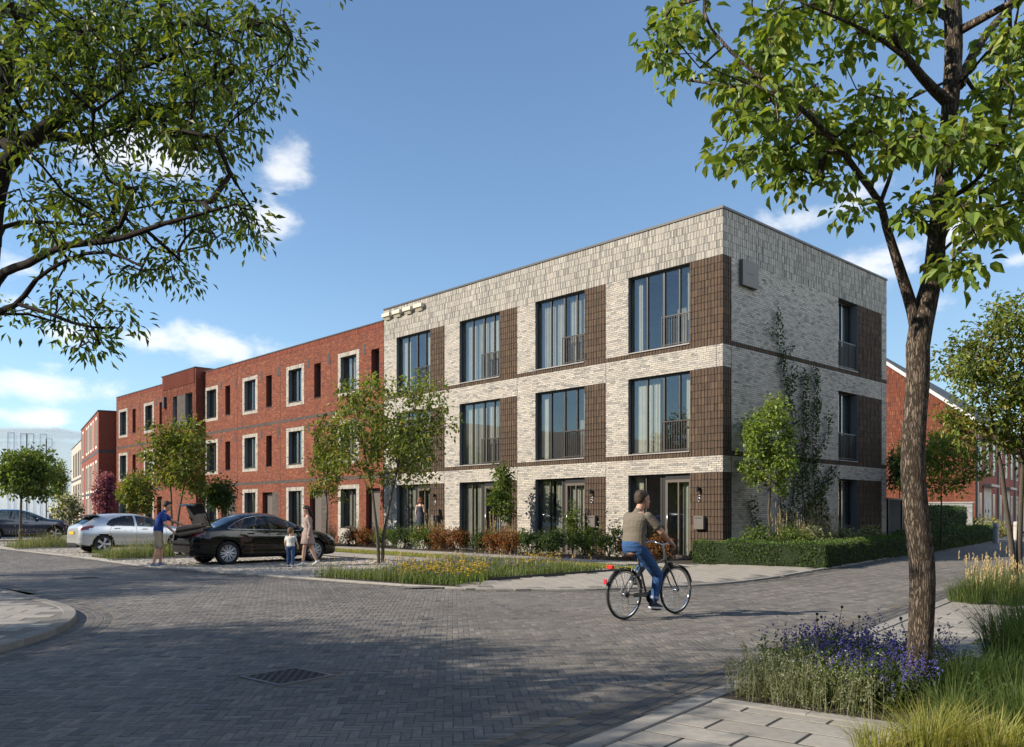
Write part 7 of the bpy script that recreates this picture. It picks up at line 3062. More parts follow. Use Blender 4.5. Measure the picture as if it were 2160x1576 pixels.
an_ = {1: V3(0, .07, .06), -1: V3(-.01, -.065, .06)}
for q in (1, -1):
    cap_(b, sh[q], el_[q], .032, .027)
    cap_(b, el_[q], wr[q], .026, .019)
    hand(b, wr[q], V3(.1, 0, -1), V3(.2, -q, 0), .62, q, .4)
    cap_(b, hp[q], kn[q], .055, .042)
    cap_(b, kn[q], an_[q], .042, .028)
organic('body', b, M_SKINP, boy, .006)
face_bits(boy, hd_, (1, -.15, 0), (0, 0, 1), .86)
c = MB()
loft_(c, torso_secs(pel, chest, neck, (0, 1, 0), s, (.17, .165, .175, .18), .012)[:-1])
for q in (1, -1):
    cap_(c, sh[q], sh[q] * .4 + el_[q] * .6, .044, .042)
organic('shirt', c, pmat('tee_white', (.55, .53, .50), rough=.9, var=.08, scale=18, bump=.3, bscale=25), boy, .007)
M_DENIM = pmat('denim', (.032, .070, .165), rough=.92, var=.3, scale=16, bump=.3, bscale=40)
c = MB()
loft_(c, [(V3(0, 0, .60), (0, .112, 0), (.08, 0, 0)), (V3(0, 0, .55), (0, .118, 0), (.085, 0, 0)), (V3(0, 0, .50), (0, .116, 0), (.08, 0, 0))])
for q in (1, -1):
    cap_(c, hp[q], kn[q], .062, .050)
    cap_(c, kn[q], an_[q] + V3(0, 0, .03), .050, .042)
organic('jeans', c, M_DENIM, boy, .007)
for q in (1, -1):
    c = MB()
    shoe_(c, an_[q], (1, q * .1, 0), .66, .088)
    organic('shoe', c, pmat('boy_shoe_%d' % q, (.35, .38, .42), rough=.8, var=.1), boy, .006, 2)
c = MB()
hair_(c, hd_, (1, -.15, 0), (0, 0, 1), .87)
organic('hair', c, M_HAIRL, boy, .007, 2)

# --- woman at the fourth pale house
dp_ = AB(a_at(886, .75), .75)
wd2 = thing('person', 'woman in a dark sleeveless dress with auburn hair facing the house door', 'person', (dp_[0], dp_[1], .40), ROTF - PI / 2 + .15)
stp = MB()
p4_ = AB(a_at(886, .75), .75)
tg = [AB(toab(p4_)[0] + x, y) for x, y in ((-1.1, .07), (1.1, .07), (1.1, 1.15), (-1.1, 1.15))]
prism(stp, tg, 0, .40)
tag(stp.build('door_terrace', M_SLABW := pmat('terrace_stone', (.30, .285, .26), rough=.85, var=.15, scale=8), None), 'low stone terrace under the woman in the dark dress', 'step')
pel, chest, neck, hd_ = V3(0, 0, .93), V3(.0, 0, 1.20), V3(0, 0, 1.42), V3(.025, 0, 1.575)
b = MB()
loft_(b, torso_secs(pel, chest, neck, (0, 1, 0), .94, (.165, .125, .15, .17), -.01))
cap_(b, neck - V3(0, 0, .04), hd_ - V3(.01, 0, .07), .048, .045)
head_(b, hd_, (1, .3, 0), (0, 0, 1), .94)
sh = {1: V3(0, .175, 1.37), -1: V3(0, -.175, 1.37)}
el_ = {1: V3(-.02, .215, 1.10), -1: V3(.05, -.20, 1.11)}
wr = {1: V3(.02, .22, .86), -1: V3(.22, -.12, 1.02)}
hp = {1: V3(0, .085, .90), -1: V3(0, -.085, .90)}
kn = {1: V3(.0, .075, .50), -1: V3(.02, -.075, .50)}
an_ = {1: V3(0, .07, .10), -1: V3(.0, -.07, .10)}
for q in (1, -1):
    cap_(b, sh[q], el_[q], .043, .036)
    cap_(b, el_[q], wr[q], .035, .025)
    hand(b, wr[q], wr[q] - el_[q], V3(.3, -q, 0), .92, q, .45)
    cap_(b, hp[q], kn[q], .08, .05)
    cap_(b, kn[q], an_[q], .052, .032)
organic('body', b, M_SKINP, wd2, .009)
face_bits(wd2, hd_, (1, .3, 0), (0, 0, 1), .94)
c = MB()
loft_(c, torso_secs(pel, chest, neck, (0, 1, 0), .94, (.168, .128, .155, .165), .010)[:-2])
loft_(c, [(V3(0, 0, 1.0), (0, .155, 0), (.12, 0, 0)), (V3(0, 0, .90), (0, .178, 0), (.135, 0, 0)), (V3(0, 0, .72), (0, .172, 0), (.125, 0, 0)), (V3(.01, 0, .54), (0, .145, 0), (.11, 0, 0))], 24)
for q in (1, -1):
    cap_(c, sh[q] + V3(0, -q * .05, .02), sh[q] + V3(0, -q * .04, -.08), .05, .06)
organic('dress', c, pmat('dress_navy', (.030, .038, .055), rough=.85, var=.12, scale=20), wd2, .009, 3)
for q in (1, -1):
    c = MB()
    shoe_(c, an_[q], (1, 0, 0), .85, .1)
    organic('shoe', c, pmat('shoe_black_%d' % q, (.015, .015, .016), rough=.5, var=.1), wd2, .008, 2)
c = MB()
hair_(c, hd_, (1, .3, 0), (0, 0, 1), .96, length=.10, vol=1.08)
organic('hair', c, M_HAIRR, wd2, .009, 2)

# --- far pedestrian beyond the dark blue car
fp = G(110, 1083 + 2586.8 / 60.0)
fpp = thing('person', 'distant person in dark clothes standing beyond the dark blue car', 'person', (fp[0], fp[1], 0), 1.2)
b = MB()
loft_(b, torso_secs(V3(0, 0, .95), V3(0, 0, 1.2), V3(0, 0, 1.45), (0, 1, 0), 1, (.17, .16, .18, .19)))
head_(b, V3(.02, 0, 1.62), (1, 0, 0), (0, 0, 1))
cap_(b, V3(0, 0, 1.42), V3(.01, 0, 1.56), .055, .055)
for q in (1, -1):
    cap_(b, V3(0, q * .2, 1.4), V3(0, q * .25, 1.12), .055, .045)
    cap_(b, V3(0, q * .25, 1.12), V3(.06, q * .24, .88), .043, .03)
    hand(b, V3(.06, q * .24, .88), V3(.1, 0, -1), V3(0, -q, 0), 1, q)
    cap_(b, V3(0, q * .1, .92), V3(.02, q * .1, .5), .09, .06)
    cap_(b, V3(.02, q * .1, .5), V3(0, q * .1, .08), .058, .04)
    shoe_(b, V3(0, q * .1, .085), (1, 0, 0))
organic('body', b, pmat('dark_clothes', (.03, .028, .03), rough=.9, var=.3, scale=4), fpp, .012)

# ------------------------------------------------------------------ bicycle and rider
HEAD = math.atan2(.64, .768)
RW_ = G(1317, 1307)
bike = thing('bicycle', 'dark city bicycle with rear carrier ridden across the road', 'bicycle', (RW_[0], RW_[1], 0), HEAD)
M_BFR = pmat('bike_frame', (.060, .060, .052), rough=.35, var=.06, coat=.6)
R = .345
WB = 1.09


def bwheel(x):
    o = bpy.data.objects.new('wheel', None)
    COL.objects.link(o)
    o.parent = bike
    o.location = (x, 0, R)
    th = np.linspace(0, 2 * PI, 49)
    t = MB()
    lathe(t, [(R - .030, -.012), (R - .016, -.019), (R - .004, -.014), (R, 0), (R - .004, .014), (R - .016, .019), (R - .030, .012)], 56, axis='y')
    t.build('tyre', M_TYRE, o, smooth=True)
    r = MB()
    lathe(r, [(R - .028, -.013), (R - .048, -.012), (R - .052, 0), (R - .048, .012), (R - .028, .013)], 56, axis='y')
    r.build('rim', M_CHROME, o, smooth=True)
    h = MB()
    lathe(h, [(.001, -.05), (.012, -.05), (.012, -.036), (.03, -.034), (.03, -.03), (.014, -.025), (.014, .025), (.03, .03), (.03, .034), (.012, .036), (.012, .05), (.001, .05)], 16, axis='y')
    h.build('hub', M_STEEL, o, smooth=True)
    for k in range(28):
        a = k * 2 * PI / 28
        s = 1 if k % 2 else -1
        a2 = a + (.55 if (k // 2) % 2 else -.55)
        m = MB()
        tube(m, [(.028 * math.cos(a2), s * .032, .028 * math.sin(a2)), ((R - .05) * math.cos(a), 0, (R - .05) * math.sin(a))], .0016, 4, cap=False)
        m.build('spoke', M_STEEL, o)


bwheel(0)
bwheel(WB)
BB = (.46, 0, .285)
ST, HT0, HT1 = (.295, 0, .76), (.895, 0, .66), (.845, 0, .82)
fr_ = MB()
tube(fr_, [BB, ST], .017, 10)
tube(fr_, [BB, (.87, 0, .70)], .020, 10)
tube(fr_, [(.325, 0, .68), (.60, 0, .73), (.85, 0, .79)], .016, 10)
tube(fr_, [HT0, HT1], .022, 12)
for s in (-1, 1):
    tube(fr_, [(.44, s * .03, .285), (.25, s * .05, .315), (0, s * .062, R)], .010, 8)
    tube(fr_, [(.31, s * .02, .71), (.15, s * .05, .53), (0, s * .062, R)], .009, 8)
fr_.build('frame', M_BFR, bike, smooth=True)
fk = MB()
for s in (-1, 1):
    tube(fk, [(.895, s * .03, .66), (.93, s * .055, .60), (1.02, s * .058, .44), (WB, s * .058, R)], [.015, .014, .011, .009], 8)
tube(fk, [(.895, -.045, .655), (.895, .045, .655)], .014, 8)
fk.build('fork', M_BFR, bike, smooth=True)
hb = MB()
tube(hb, [HT1, (.825, 0, .92), (.80, 0, 1.00)], .015, 8)
for s in (-1, 1):
    tube(hb, [(.80, 0, 1.0), (.815, s * .07, 1.02), (.80, s * .18, 1.045), (.72, s * .27, 1.03), (.62, s * .30, 1.0)], .0115, 8)
hb.build('handlebar', M_CHROME, bike, smooth=True)
for s in (-1, 1):
    g_ = MB()
    tube(g_, [(.72, s * .27, 1.03), (.60, s * .305, .995)], .017, 8)
    g_.build('grip', M_PLASTIC, bike, smooth=True)
sp_ = MB()
tube(sp_, [ST, (.265, 0, .86)], .013, 8)
sp_.build('seat_post', M_STEEL, bike, smooth=True)
sd = MB()
loft_(sd, [(V3(.10, 0, .895), (0, .05, 0), (0, 0, .02)), (V3(.14, 0, .893), (0, .095, 0), (0, 0, .035)), (V3(.22, 0, .89), (0, .085, 0), (0, 0, .034)), (V3(.31, 0, .895), (0, .035, 0), (0, 0, .025)), (V3(.39, 0, .895), (0, .02, 0), (0, 0, .018))], 16)
sd.build('saddle', pmat('saddle_leather', (.12, .055, .030), rough=.5, var=.15, scale=20), bike, smooth=True)
for (x0, a0, a1) in ((0, .15, 2.9), (WB, .25, 2.6)):
    m = MB()
    th = np.linspace(a0, a1, 24)
    V = []
    for t in th:
        for (o_, dr) in ((-.026, -.012), (-.016, 0), (.016, 0), (.026, -.012)):
            V.append((x0 + (R + .022 + dr) * math.cos(t), o_, R + (R + .022 + dr) * math.sin(t)))
    m.add(V, [(i * 4 + j, (i + 1) * 4 + j, (i + 1) * 4 + j + 1, i * 4 + j + 1) for i in range(23) for j in range(3)])
    m.build('mudguard', M_BLACK, bike, smooth=True)
    st_ = MB()
    for s in (-1, 1):
        a = a1 - .25 if x0 == 0 else a0 + .1
        if x0 == 0:
            tube(st_, [(x0, s * .06, R), (x0 + (R + .02) * math.cos(a), s * .024, R + (R + .02) * math.sin(a))], .0025, 4)
    st_.build('mudguard_stay', M_STEEL, bike)
cr_ = MB()
for s in (-.055, 0, .055):
    tube(cr_, [(-.24, s, .745), (.26, s, .745)], .005, 6)
for x in (-.24, -.1, .04, .2):
    tube(cr_, [(x, -.06, .745), (x, .06, .745)], .004, 6)
for s in (-1, 1):
    tube(cr_, [(-.18, s * .06, .745), (-.03, s * .065, R + .02)], .005, 6)
    tube(cr_, [(.1, s * .06, .745), (0, s * .065, R + .02)], .005, 6)
cr_.build('carrier', M_STEEL, bike)
tl = MB()
bbox(tl, (-.30, -.055, .70), (-.25, .055, .755), .01)
tl.build('rear_light', pmat('lamp_red', (.62, .02, .015), rough=.2, var=.05, coat=1), bike)
tl = MB()
bbox(tl, (-.385, -.028, .50), (-.365, .028, .57), .006)
tl.build('reflector', pmat('reflector_red', (.55, .03, .05), rough=.25, var=.05), bike)
hl = MB()
lathe(hl, [(.001, .995), (.034, .99), (.04, .97), (.03, .92), (.001, .905)], 16, axis='x', org=(0, 0, .72))
hl.build('front_light', M_BLACK, bike, smooth=True)
dv = MB()
lathe(dv, [(.02, -.07), (.085, -.068), (.088, -.065), (.085, -.062), (.02, -.06)], 28, axis='y', org=(BB[0], 0, BB[2]))
lathe(dv, [(.02, -.062), (.042, -.06), (.042, -.045), (.02, -.043)], 20, axis='y', org=(0, 0, R))
dv.build('chain_wheel', M_BLACK, bike)
ch_ = MB()
tube(ch_, [(0, -.062, R + .042), (BB[0], -.066, BB[2] + .087)], .004, 4)
tube(ch_, [(0, -.062, R - .042), (.02, -.062, R - .14), (BB[0], -.066, BB[2] - .087)], .004, 4)
ch_.build('chain', M_BLACK, bike)
gd = MB()
bbox(gd, (.10, -.082, .30), (.50, -.074, .36), .004)
gd.build('chain_guard', M_BFR, bike)
ca_ = math.radians(-80)
for s, a in ((-1, ca_), (1, ca_ + PI)):
    m = MB()
    p0 = V3(BB[0], s * .085, BB[2])
    p1 = p0 + V3(.17 * math.cos(a), s * .012, .17 * math.sin(a))
    tube(m, [p0, p1], .011, 8)
    cr1 = m.build('crank', M_STEEL, bike)
    pd = MB()
    bbox(pd, (p1[0] - .05, min(p1[1], p1[1] + s * .10), p1[2] - .012), (p1[0] + .05, max(p1[1], p1[1] + s * .10), p1[2] + .012), .004)
    pd.build('pedal', M_PLASTIC, cr1)

# rider
rider = thing('person', 'cyclist in olive tee shirt and blue jeans riding away across the road', 'person', (RW_[0], RW_[1], 0), HEAD)
pel, chest, neck, hd_ = V3(.20, 0, .985), V3(.165, 0, 1.27), V3(.29, 0, 1.475), V3(.365, -.01, 1.635)
fw = rotz(V3(1, 0, .02), -.30)
sh = {1: V3(.275, .205, 1.415), -1: V3(.275, -.205, 1.415)}
el_ = {1: V3(.40, .31, 1.20), -1: V3(.42, -.30, 1.195)}
wr = {1: V3(.58, .315, 1.055), -1: V3(.585, -.315, 1.055)}
hp = {1: V3(.21, .095, .955), -1: V3(.21, -.095, .955)}
pedR = V3(BB[0] + .17 * math.cos(ca_), -.15, BB[2] + .17 * math.sin(ca_))
pedL = V3(BB[0] - .17 * math.cos(ca_), .15, BB[2] - .17 * math.sin(ca_))
an_ = {-1: pedR + V3(-.05, 0, .105), 1: pedL + V3(-.06, 0, .11)}
kn = {-1: V3(.54, -.13, .585), 1: V3(.62, .135, .80)}
b = MB()
loft_(b, torso_secs(pel, chest, neck, (0, 1, 0), 1, (.165, .15, .175, .185), -.012))
cap_(b, neck - V3(.02, 0, .04), hd_ - V3(.035, 0, .07), .060, .056)
head_(b, hd_, fw, (0, 0, 1), 1.02)
for q in (1, -1):
    cap_(b, sh[q] + V3(0, -q * .02, -.03), el_[q], .045, .043)
    cap_(b, el_[q], wr[q], .043, .029)
    hand(b, wr[q], V3(.75, -q * .05, -.45), V3(-.3, -q * .2, -.8), 1, q, 1.1)
    cap_(b, hp[q], kn[q], .085, .058)
    cap_(b, kn[q], an_[q], .056, .038)
organic('body', b, M_SKIN, rider, .006, 4)
face_bits(rider, hd_, fw, (0, 0, 1), 1.02)
c = MB()
loft_(c, torso_secs(pel, chest, neck, (0, 1, 0), 1, (.170, .160, .185, .195), .018)[:-1])
for q in (1, -1):
    cap_(c, sh[q] + V3(0, -q * .02, -.012), sh[q] * .38 + el_[q] * .62, .068, .064)
cap_(c, neck + V3(-.02, 0, -.04), neck + V3(-.005, 0, .0), .078, .066)


def clothmat(name, col):
    m = pmat(name, col, rough=.92, var=.08, scale=14, bump=0)
    N, K = m.node_tree.nodes, m.node_tree.links
    tcn = N.new('ShaderNodeTexCoord')
    mpn = N.new('ShaderNodeMapping')
    mpn.inputs['Scale'].default_value = (1, 1, 2.4)
    mpn.inputs['Rotation'].default_value = (.4, .3, 0)
    K.new(tcn.outputs['Object'], mpn.inputs[0])
    n = N.new('ShaderNodeTexNoise')
    n.inputs['Scale'].default_value = 7
    n.inputs['Detail'].default_value = 3
    n.inputs['Distortion'].default_value = 1.2
    K.new(mpn.outputs[0], n.inputs['Vector'])
    bu = N.new('ShaderNodeBump')
    bu.inputs['Strength'].default_value = .55
    bu.inputs['Distance'].default_value = .03
    K.new(n.outputs['Fac'], bu.inputs['Height'])
    K.new(bu.outputs[0], N['Principled BSDF'].inputs['Normal'])
    return m


organic('tee_shirt', c, clothmat('tee_olive', (.150, .130, .100)), rider, .008, 4)
c = MB()
M_JEANS = clothmat('jeans_blue', (.030, .085, .215))
loft_(c, [(V3(.17, 0, 1.07), (0, .165, 0), (.12, 0, .0)), (V3(.18, 0, 1.0), (0, .180, 0), (.130, 0, 0)), (V3(.20, 0, .93), (0, .178, 0), (.125, 0, 0)), (V3(.21, 0, .895), (0, .13, 0), (.09, 0, 0))])
for q in (1, -1):
    cap_(c, hp[q], kn[q], .102, .078)
    cap_(c, kn[q], kn[q] * .12 + an_[q] * .88, .076, .056)
organic('jeans', c, M_JEANS, rider, .008, 4)
cu = MB()
for q in (1, -1):
    a_, b_ = kn[q] * .20 + an_[q] * .80, kn[q] * .10 + an_[q] * .90
    tube(cu, [a_, b_], [.0665, .0655], 16)
cu.build('jeans_cuff', pmat('cuff_pale', (.24, .30, .40), rough=.9, var=.15, scale=20), rider, smooth=True)
for q in (1, -1):
    f_ = V3(1, 0, -.10)
    c = MB()
    shoe_(c, an_[q], f_, 1.0, .085)
    organic('shoe', c, pmat('shoe_navy_%d' % q, (.028, .034, .050), rough=.85, var=.12, scale=24), rider, .007, 2)
    so = MB()
    sole_(so, an_[q], f_, 1.0, .085)
    so.build('sole', pmat('rubber_white_%d' % q, (.72, .71, .69), rough=.7, var=.05), rider)
c = MB()
hair_(c, hd_, fw, (0, 0, 1), 1.03)
organic('hair', c, M_HAIRB, rider, .007, 1)
flush_organic()

# ------------------------------------------------------------------ side street on the right
DS = np.array((.61, .79))                    # along the side street
DG = np.array((-.79, .61))                   # along the gable, away from the street
GC = np.array((27.4, 50.0))


def gable_house():
    rz = math.atan2(DG[1], DG[0])
    H = thing('gabled_house', 'red brick house with sunlit gable wall and slate roof on the side street', 'house', (GC[0], GC[1], 0), rz)
    # local x along the gable (away from the street), local y out of the gable wall towards the camera
    W, EV, RD = 13.2, 7.0, 12.1
    F = []
    F.append((FRONT, 1.0, W, 2.9, 7.0, 'v', 'red', 0))
    F.append((FRONT, 0, 1.0, 0, 7.0, 'h', 'red', 0))
    F.append((FRONT, 1.0, W, 0, 2.9, 'v', 'red', 0))
    n = 18
    for i in range(n):                       # the triangle in steps
        z0 = EV + (RD - EV) * i / n
        z1 = EV + (RD - EV) * (i + 1) / n
        a = W / 2 * i / n + .2
        F.append((FRONT, a, W - a, z0, z1, 'v', 'red', 0))
    brick_wall(H, [FRONT], F)
    b = MB()
    b.add([(0, -.012, 0), (W, -.012, 0), (W, -.012, EV), (W / 2, -.012, RD), (0, -.012, EV)], [(0, 1, 2, 3, 4)])
    L = 34
    # street front: plane x = 0, running away along -y
    b.add([(0, -.012, 0), (0, -L, 0), (0, -L, EV), (0, -.012, EV)], [(0, 1, 2, 3)])
    b.add([(W, -.012, 0), (W, -L, 0), (W, -L, EV), (W, -.012, EV)], [(0, 1, 2, 3)])
    b.build('street_wall', M_REDFAR, H)
    r = MB()
    t = .22
    for sgn in (0, 1):
        x0 = -.35 if sgn == 0 else W + .35
        ze = EV - .30
        V = [(x0, .25, ze), (W / 2, .25, RD + .05), (W / 2, -L, RD + .05), (x0, -L, ze)]
        V2 = [(x, y, z + t) for x, y, z in V]
        r.add(V2 + V, BOXF)
    r.build('roof', pmat('slate', (.055, .055, .06), rough=.7, var=.2, scale=3), H)
    v = MB()
    for sgn in (0, 1):
        x0 = -.36 if sgn == 0 else W + .36
        ze = EV - .32
        V = [(x0, .32, ze - .1), (W / 2, .32, RD - .05), (W / 2, .26, RD - .05), (x0, .26, ze - .1)]
        V2 = [(x, y, z + .24) for x, y, z in V]
        v.add(V2 + V, BOXF)
    v.build('verge_board', pmat('white_board', (.62, .60, .57), rough=.6, var=.06), H)
    g = MB()
    box(g, (-.5, -L, EV - .42), (-.34, .3, EV - .26))
    g.build('gutter_pipe', M_SILL, H)
    SF = (np.array((0., 0, 0)), np.array((0, -1., 0)), np.array((-1., 0, 0)))
    for k in range(4):
        o = 1.0 + k * 8
        dw = MB()
        fbox(dw, SF, o - .85, o - .72, .0, .12, 0, EV - .4)
        dw.build('down_pipe', M_SILL, H)
        d = MB()
        fbox(d, SF, o + 1.6, o + 4.4, .0, .06, 0, 3.1)
        fbox(d, SF, o + 1.4, o + 4.6, .0, .5, 3.1, 3.25)
        d.build('porch_panel', M_WHITEFAR, H)
        for j in (0, 1):
            dd = MB()
            fbox(dd, SF, o + 1.9 + j * 1.15, o + 2.8 + j * 1.15, .061, .075, .05, 2.3)
            leaf = dd.build('door', M_SILL, H)
            hh = MB()
            fbox(hh, SF, o + 2.0 + j * 1.15, o + 2.15 + j * 1.15, .0755, .10, 1.5, 1.7)
            hh.build('letter_plate', M_BLACK, leaf)
        for (u, z0, z1) in ((.1, .6, 2.7), (5.2, .6, 2.7), (.1, 3.9, 5.9), (2.6, 3.9, 5.9), (5.2, 3.9, 5.9)):
            w = MB()
            fbox(w, SF, o + u, o + u + .9, .0, .03, z0, z1)
            wo_ = w.build('window', M_SURR, H)
            p = MB()
            fbox(p, SF, o + u + .07, o + u + .83, .0301, .034, z0 + .07, z1 - .07)
            p.build('pane', pmat('far_pane', (.03, .035, .045), rough=.08, var=0) if 'far_pane' not in bpy.data.materials else bpy.data.materials['far_pane'], wo_)
    return H


gable_house()
# grey garden wall in front of the gable
gw0 = GC + DS * -1.6 + DG * -.1
rz = math.atan2(DG[1], DG[0])
GW = thing('garden_wall', 'grey brick garden wall in front of the sunlit gable', 'wall', (gw0[0], gw0[1], 0), rz)
brick_wall(GW, [FRONT], [(FRONT, 0, 11, 0, 2.05, 'h', 'grey', 0)])
m = MB()
box(m, (0, -.3, 0), (11, -.012, 2.04))
m.build('wall_core', M_MORTW, GW)
m = MB()
box(m, (-.05, -.34, 2.05), (11, .04, 2.12))
m.build('wall_coping', M_SILL, GW)

# garden gate and slatted fence behind the end of the side wall
fe = CORNER + 11.55 * UR - UL * .02
FN = thing('garden_fence', 'dark slatted garden gate at the end of the corner house', 'fence', (fe[0], fe[1], 0), math.atan2(UR[1], UR[0]))
m = MB()
for x in (0, 1.3, 2.6):
    box(m, (x, -.04, 0), (x + .07, .04, 2.05))
box(m, (0.07, -.035, 1.98), (2.6, .035, 2.05))
box(m, (0.07, -.035, .08), (2.6, .035, .14))
m.build('frame', M_BLACK, FN)
M_SLATG = pmat('slat_grey', (.045, .047, .052), rough=.7, var=.2, scale=7)
m = MB()
box(m, (-.035, -.012, .141), (.035, .012, 1.979))
sm_ = m.mesh('slat', M_SLATG)
for x in np.arange(.12, 2.58, .095):
    if abs(x - 1.335) > .08:
        inst('slat', sm_, FN, (x, 0, 0))

bo = G(2101, 1146)
B = thing('bollard', 'pale concrete bollard at the kerb of the far side street', 'bollard', (bo[0], bo[1], 0))
m = MB()
lathe(m, [(.001, 1.0), (.10, .995), (.125, .96), (.13, .90), (.135, 0)], 18)
m.build('post', M_KERBD2 if 'M_KERBD2' in globals() else pmat('bollard_concrete', (.42, .40, .37), rough=.8, var=.1, scale=9), B, smooth=True)
m = MB()
lathe(m, [(.132, .80), (.134, .80), (.134, .72), (.132, .72)], 18)
m.build('band', M_SILL, B)
bo2 = bo + DS * 7
c = copy_tree(B)
c.location = (bo2[0], bo2[1], 0)
c['label'] = 'farther concrete bollard partly behind the two stemmed tree'
B['group'] = c['group'] = 'bollards on the side street'

# far wood and houses closing the side street; opposite side of the street (seen in window reflections)
for (x, y, r, h, lb) in ((46, 92, 5.5, 9.5, 'dark green tree closing the far end of the side street'), (56, 88, 5, 8, 'lower tree at the far end of the side street'), (38, 100, 5, 9, 'tall tree rising beyond the gabled house')):
    tree('far_tree', lb, (x, y), [(np.array([(0, 0, 0), (0, 0, h * .7)]), np.array((.25, .1)))], [(0, 0, h * .62, r, r, h * .36), (r * .5, 0, h * .5, r * .6, r * .6, h * .25), (-r * .5, 0, h * .55, r * .6, r * .6, h * .25)], 170, 20, .5, .35, 'mid', crad=1.0, group='trees at the end of the side street', seg=1.2)
OH = thing('opposite_houses', 'row of brick houses across the street, mirrored in the windows', 'house', (-62, 30, 0), math.radians(-46.7 + 90))
m = MB()
box(m, (-26, -5, 0), (26, 5, 7))
m.add([(-26, -5, 7), (26, -5, 7), (26, 0, 10.4), (-26, 0, 10.4)], [(0, 1, 2, 3)], None, 1)
m.add([(-26, 5, 7), (26, 5, 7), (26, 0, 10.4), (-26, 0, 10.4)], [(0, 1, 2, 3)], None, 1)
m.add([(26, -5, 7), (26, 5, 7), (26, 0, 10.4)], [(0, 1, 2)])
m.add([(-26, -5, 7), (-26, 5, 7), (-26, 0, 10.4)], [(0, 1, 2)])
m.build('wall', [M_OPP := pmat('opposite_brick', (.12, .085, .065), rough=.9, var=.3, scale=2), pmat('roof_tile', (.09, .075, .07), rough=.8, var=.2, scale=2)], OH)
for (x, y, h, r) in ((-46, 18, 7.5, 2.8), (-48, 26, 8.5, 3.2), (-44, 33, 6.5, 2.6), (-50, 38, 8, 3), (-40, 12, 7, 2.8)):
    tree('opposite_tree', 'leafy tree on the opposite side of the street, mirrored in the windows', (x, y), [(np.array([(0, 0, 0), (0, 0, h * .7)]), np.array((.2, .08)))], [(0, 0, h * .62, r, r, h * .36)], 90, 22, .4, .28, 'mid', crad=.8, group='trees across the street', seg=1.0)

# unseen brick terraces, added to darken reflections and cut sky light behind the camera
for (x, y, rz_, L_, h_, lb) in ((-6, -26, 0, 34, 9.5, 'unseen brick terrace added behind the camera to darken reflections and sky light'), (24, -9, math.atan2(D2[1], D2[0]), 26, 9.5, 'unseen brick terrace added on the near side of the side street to cut sky light'), (44, 14, math.atan2(D2[1], D2[0]), 18, 9.0, 'unseen brick terrace added further along the near side of the side street to cut sky light')):
    T = thing('added_rear_terrace', lb, 'house', (x, y, 0), rz_)
    m = MB()
    box(m, (-L_, -5, 0), (L_, 5, h_))
    w_ = m.build('wall', M_OPP, T)
    for q in np.arange(-L_ + 2, L_ - 2, 3.2):
        for z in (.8, 3.9, 6.9):
            for s in (-1, 1):
                p = MB()
                box(p, (q, s * 5.0 - .03, z), (q + 1.3, s * 5.0 + .03, z + 1.7))
                p.build('window', M_COPING, T)

# ------------------------------------------------------------------ foreground planting, right
def s2w(s, d):
    return o2 + s * D2 + d * N2


def flower_plant(loc, kind, label, grp):
    T = thing('flowering_plant', label, 'flower', (loc[0], loc[1], .045), rng.random() * 6, grp)
    m, f = MB(), MB()
    if kind == 'blue':
        n = 34
        P = np.c_[rng.normal(0, .11, (n, 2)), np.zeros(n)]
        tip = blades(m, P, .35, .45, .006, 'blade', bend=.3)
        L = np.repeat(P, 7, axis=0) + (np.repeat(tip - P, 7, axis=0)) * (rng.random((n * 7, 1)) * .8)
        add_leaves(m, L, rng.normal(0, 1, (n * 7, 3)) + (0, 0, .3), .055, .018, shade('blade', n * 7))
        for q in range(9):
            k = n if q < 6 else n // 2
            pp = tip[:k] - np.array((0, 0, 1)) * (q * .017) + rng.normal(0, .010, (k, 3))
            dots(f, pp, .0068, 'blue', 1.0)
    elif kind == 'grey':
        n = 60
        P = np.c_[rng.normal(0, .10, (n, 2)), np.zeros(n)]
        tip = blades(m, P, .30, .6, .005, 'grey', bend=.3)
        L = np.repeat(P, 9, axis=0) + (np.repeat(tip - P, 9, axis=0)) * rng.random((n * 9, 1))
        add_leaves(m, L, rng.normal(0, 1, (n * 9, 3)) + (0, 0, .5), .028, .010, shade('grey', n * 9))
        pp = tip + rng.normal(0, .012, (n, 3))
        dots(f, pp[::2], .0055, 'whitefl', .7, (.4, .25, .15, .2))
    elif kind == 'herb':
        n = 46
        P = np.c_[rng.normal(0, .10, (n, 2)), np.zeros(n)]
        tip = blades(m, P, .26, .7, .006, 'blade', bend=.3)
        L = np.repeat(P, 8, axis=0) + (np.repeat(tip - P, 8, axis=0)) * rng.random((n * 8, 1))
        add_leaves(m, L, rng.normal(0, 1, (n * 8, 3)) + (0, 0, .5), .045, .024, shade('mid', n * 8))
        dots(f, tip[:12], .008, 'blue', 1.0)
    m.build('stems', M_BLADE, T, kind='stuff')
    f.build('blooms', M_PETAL, T, kind='stuff')
    return T


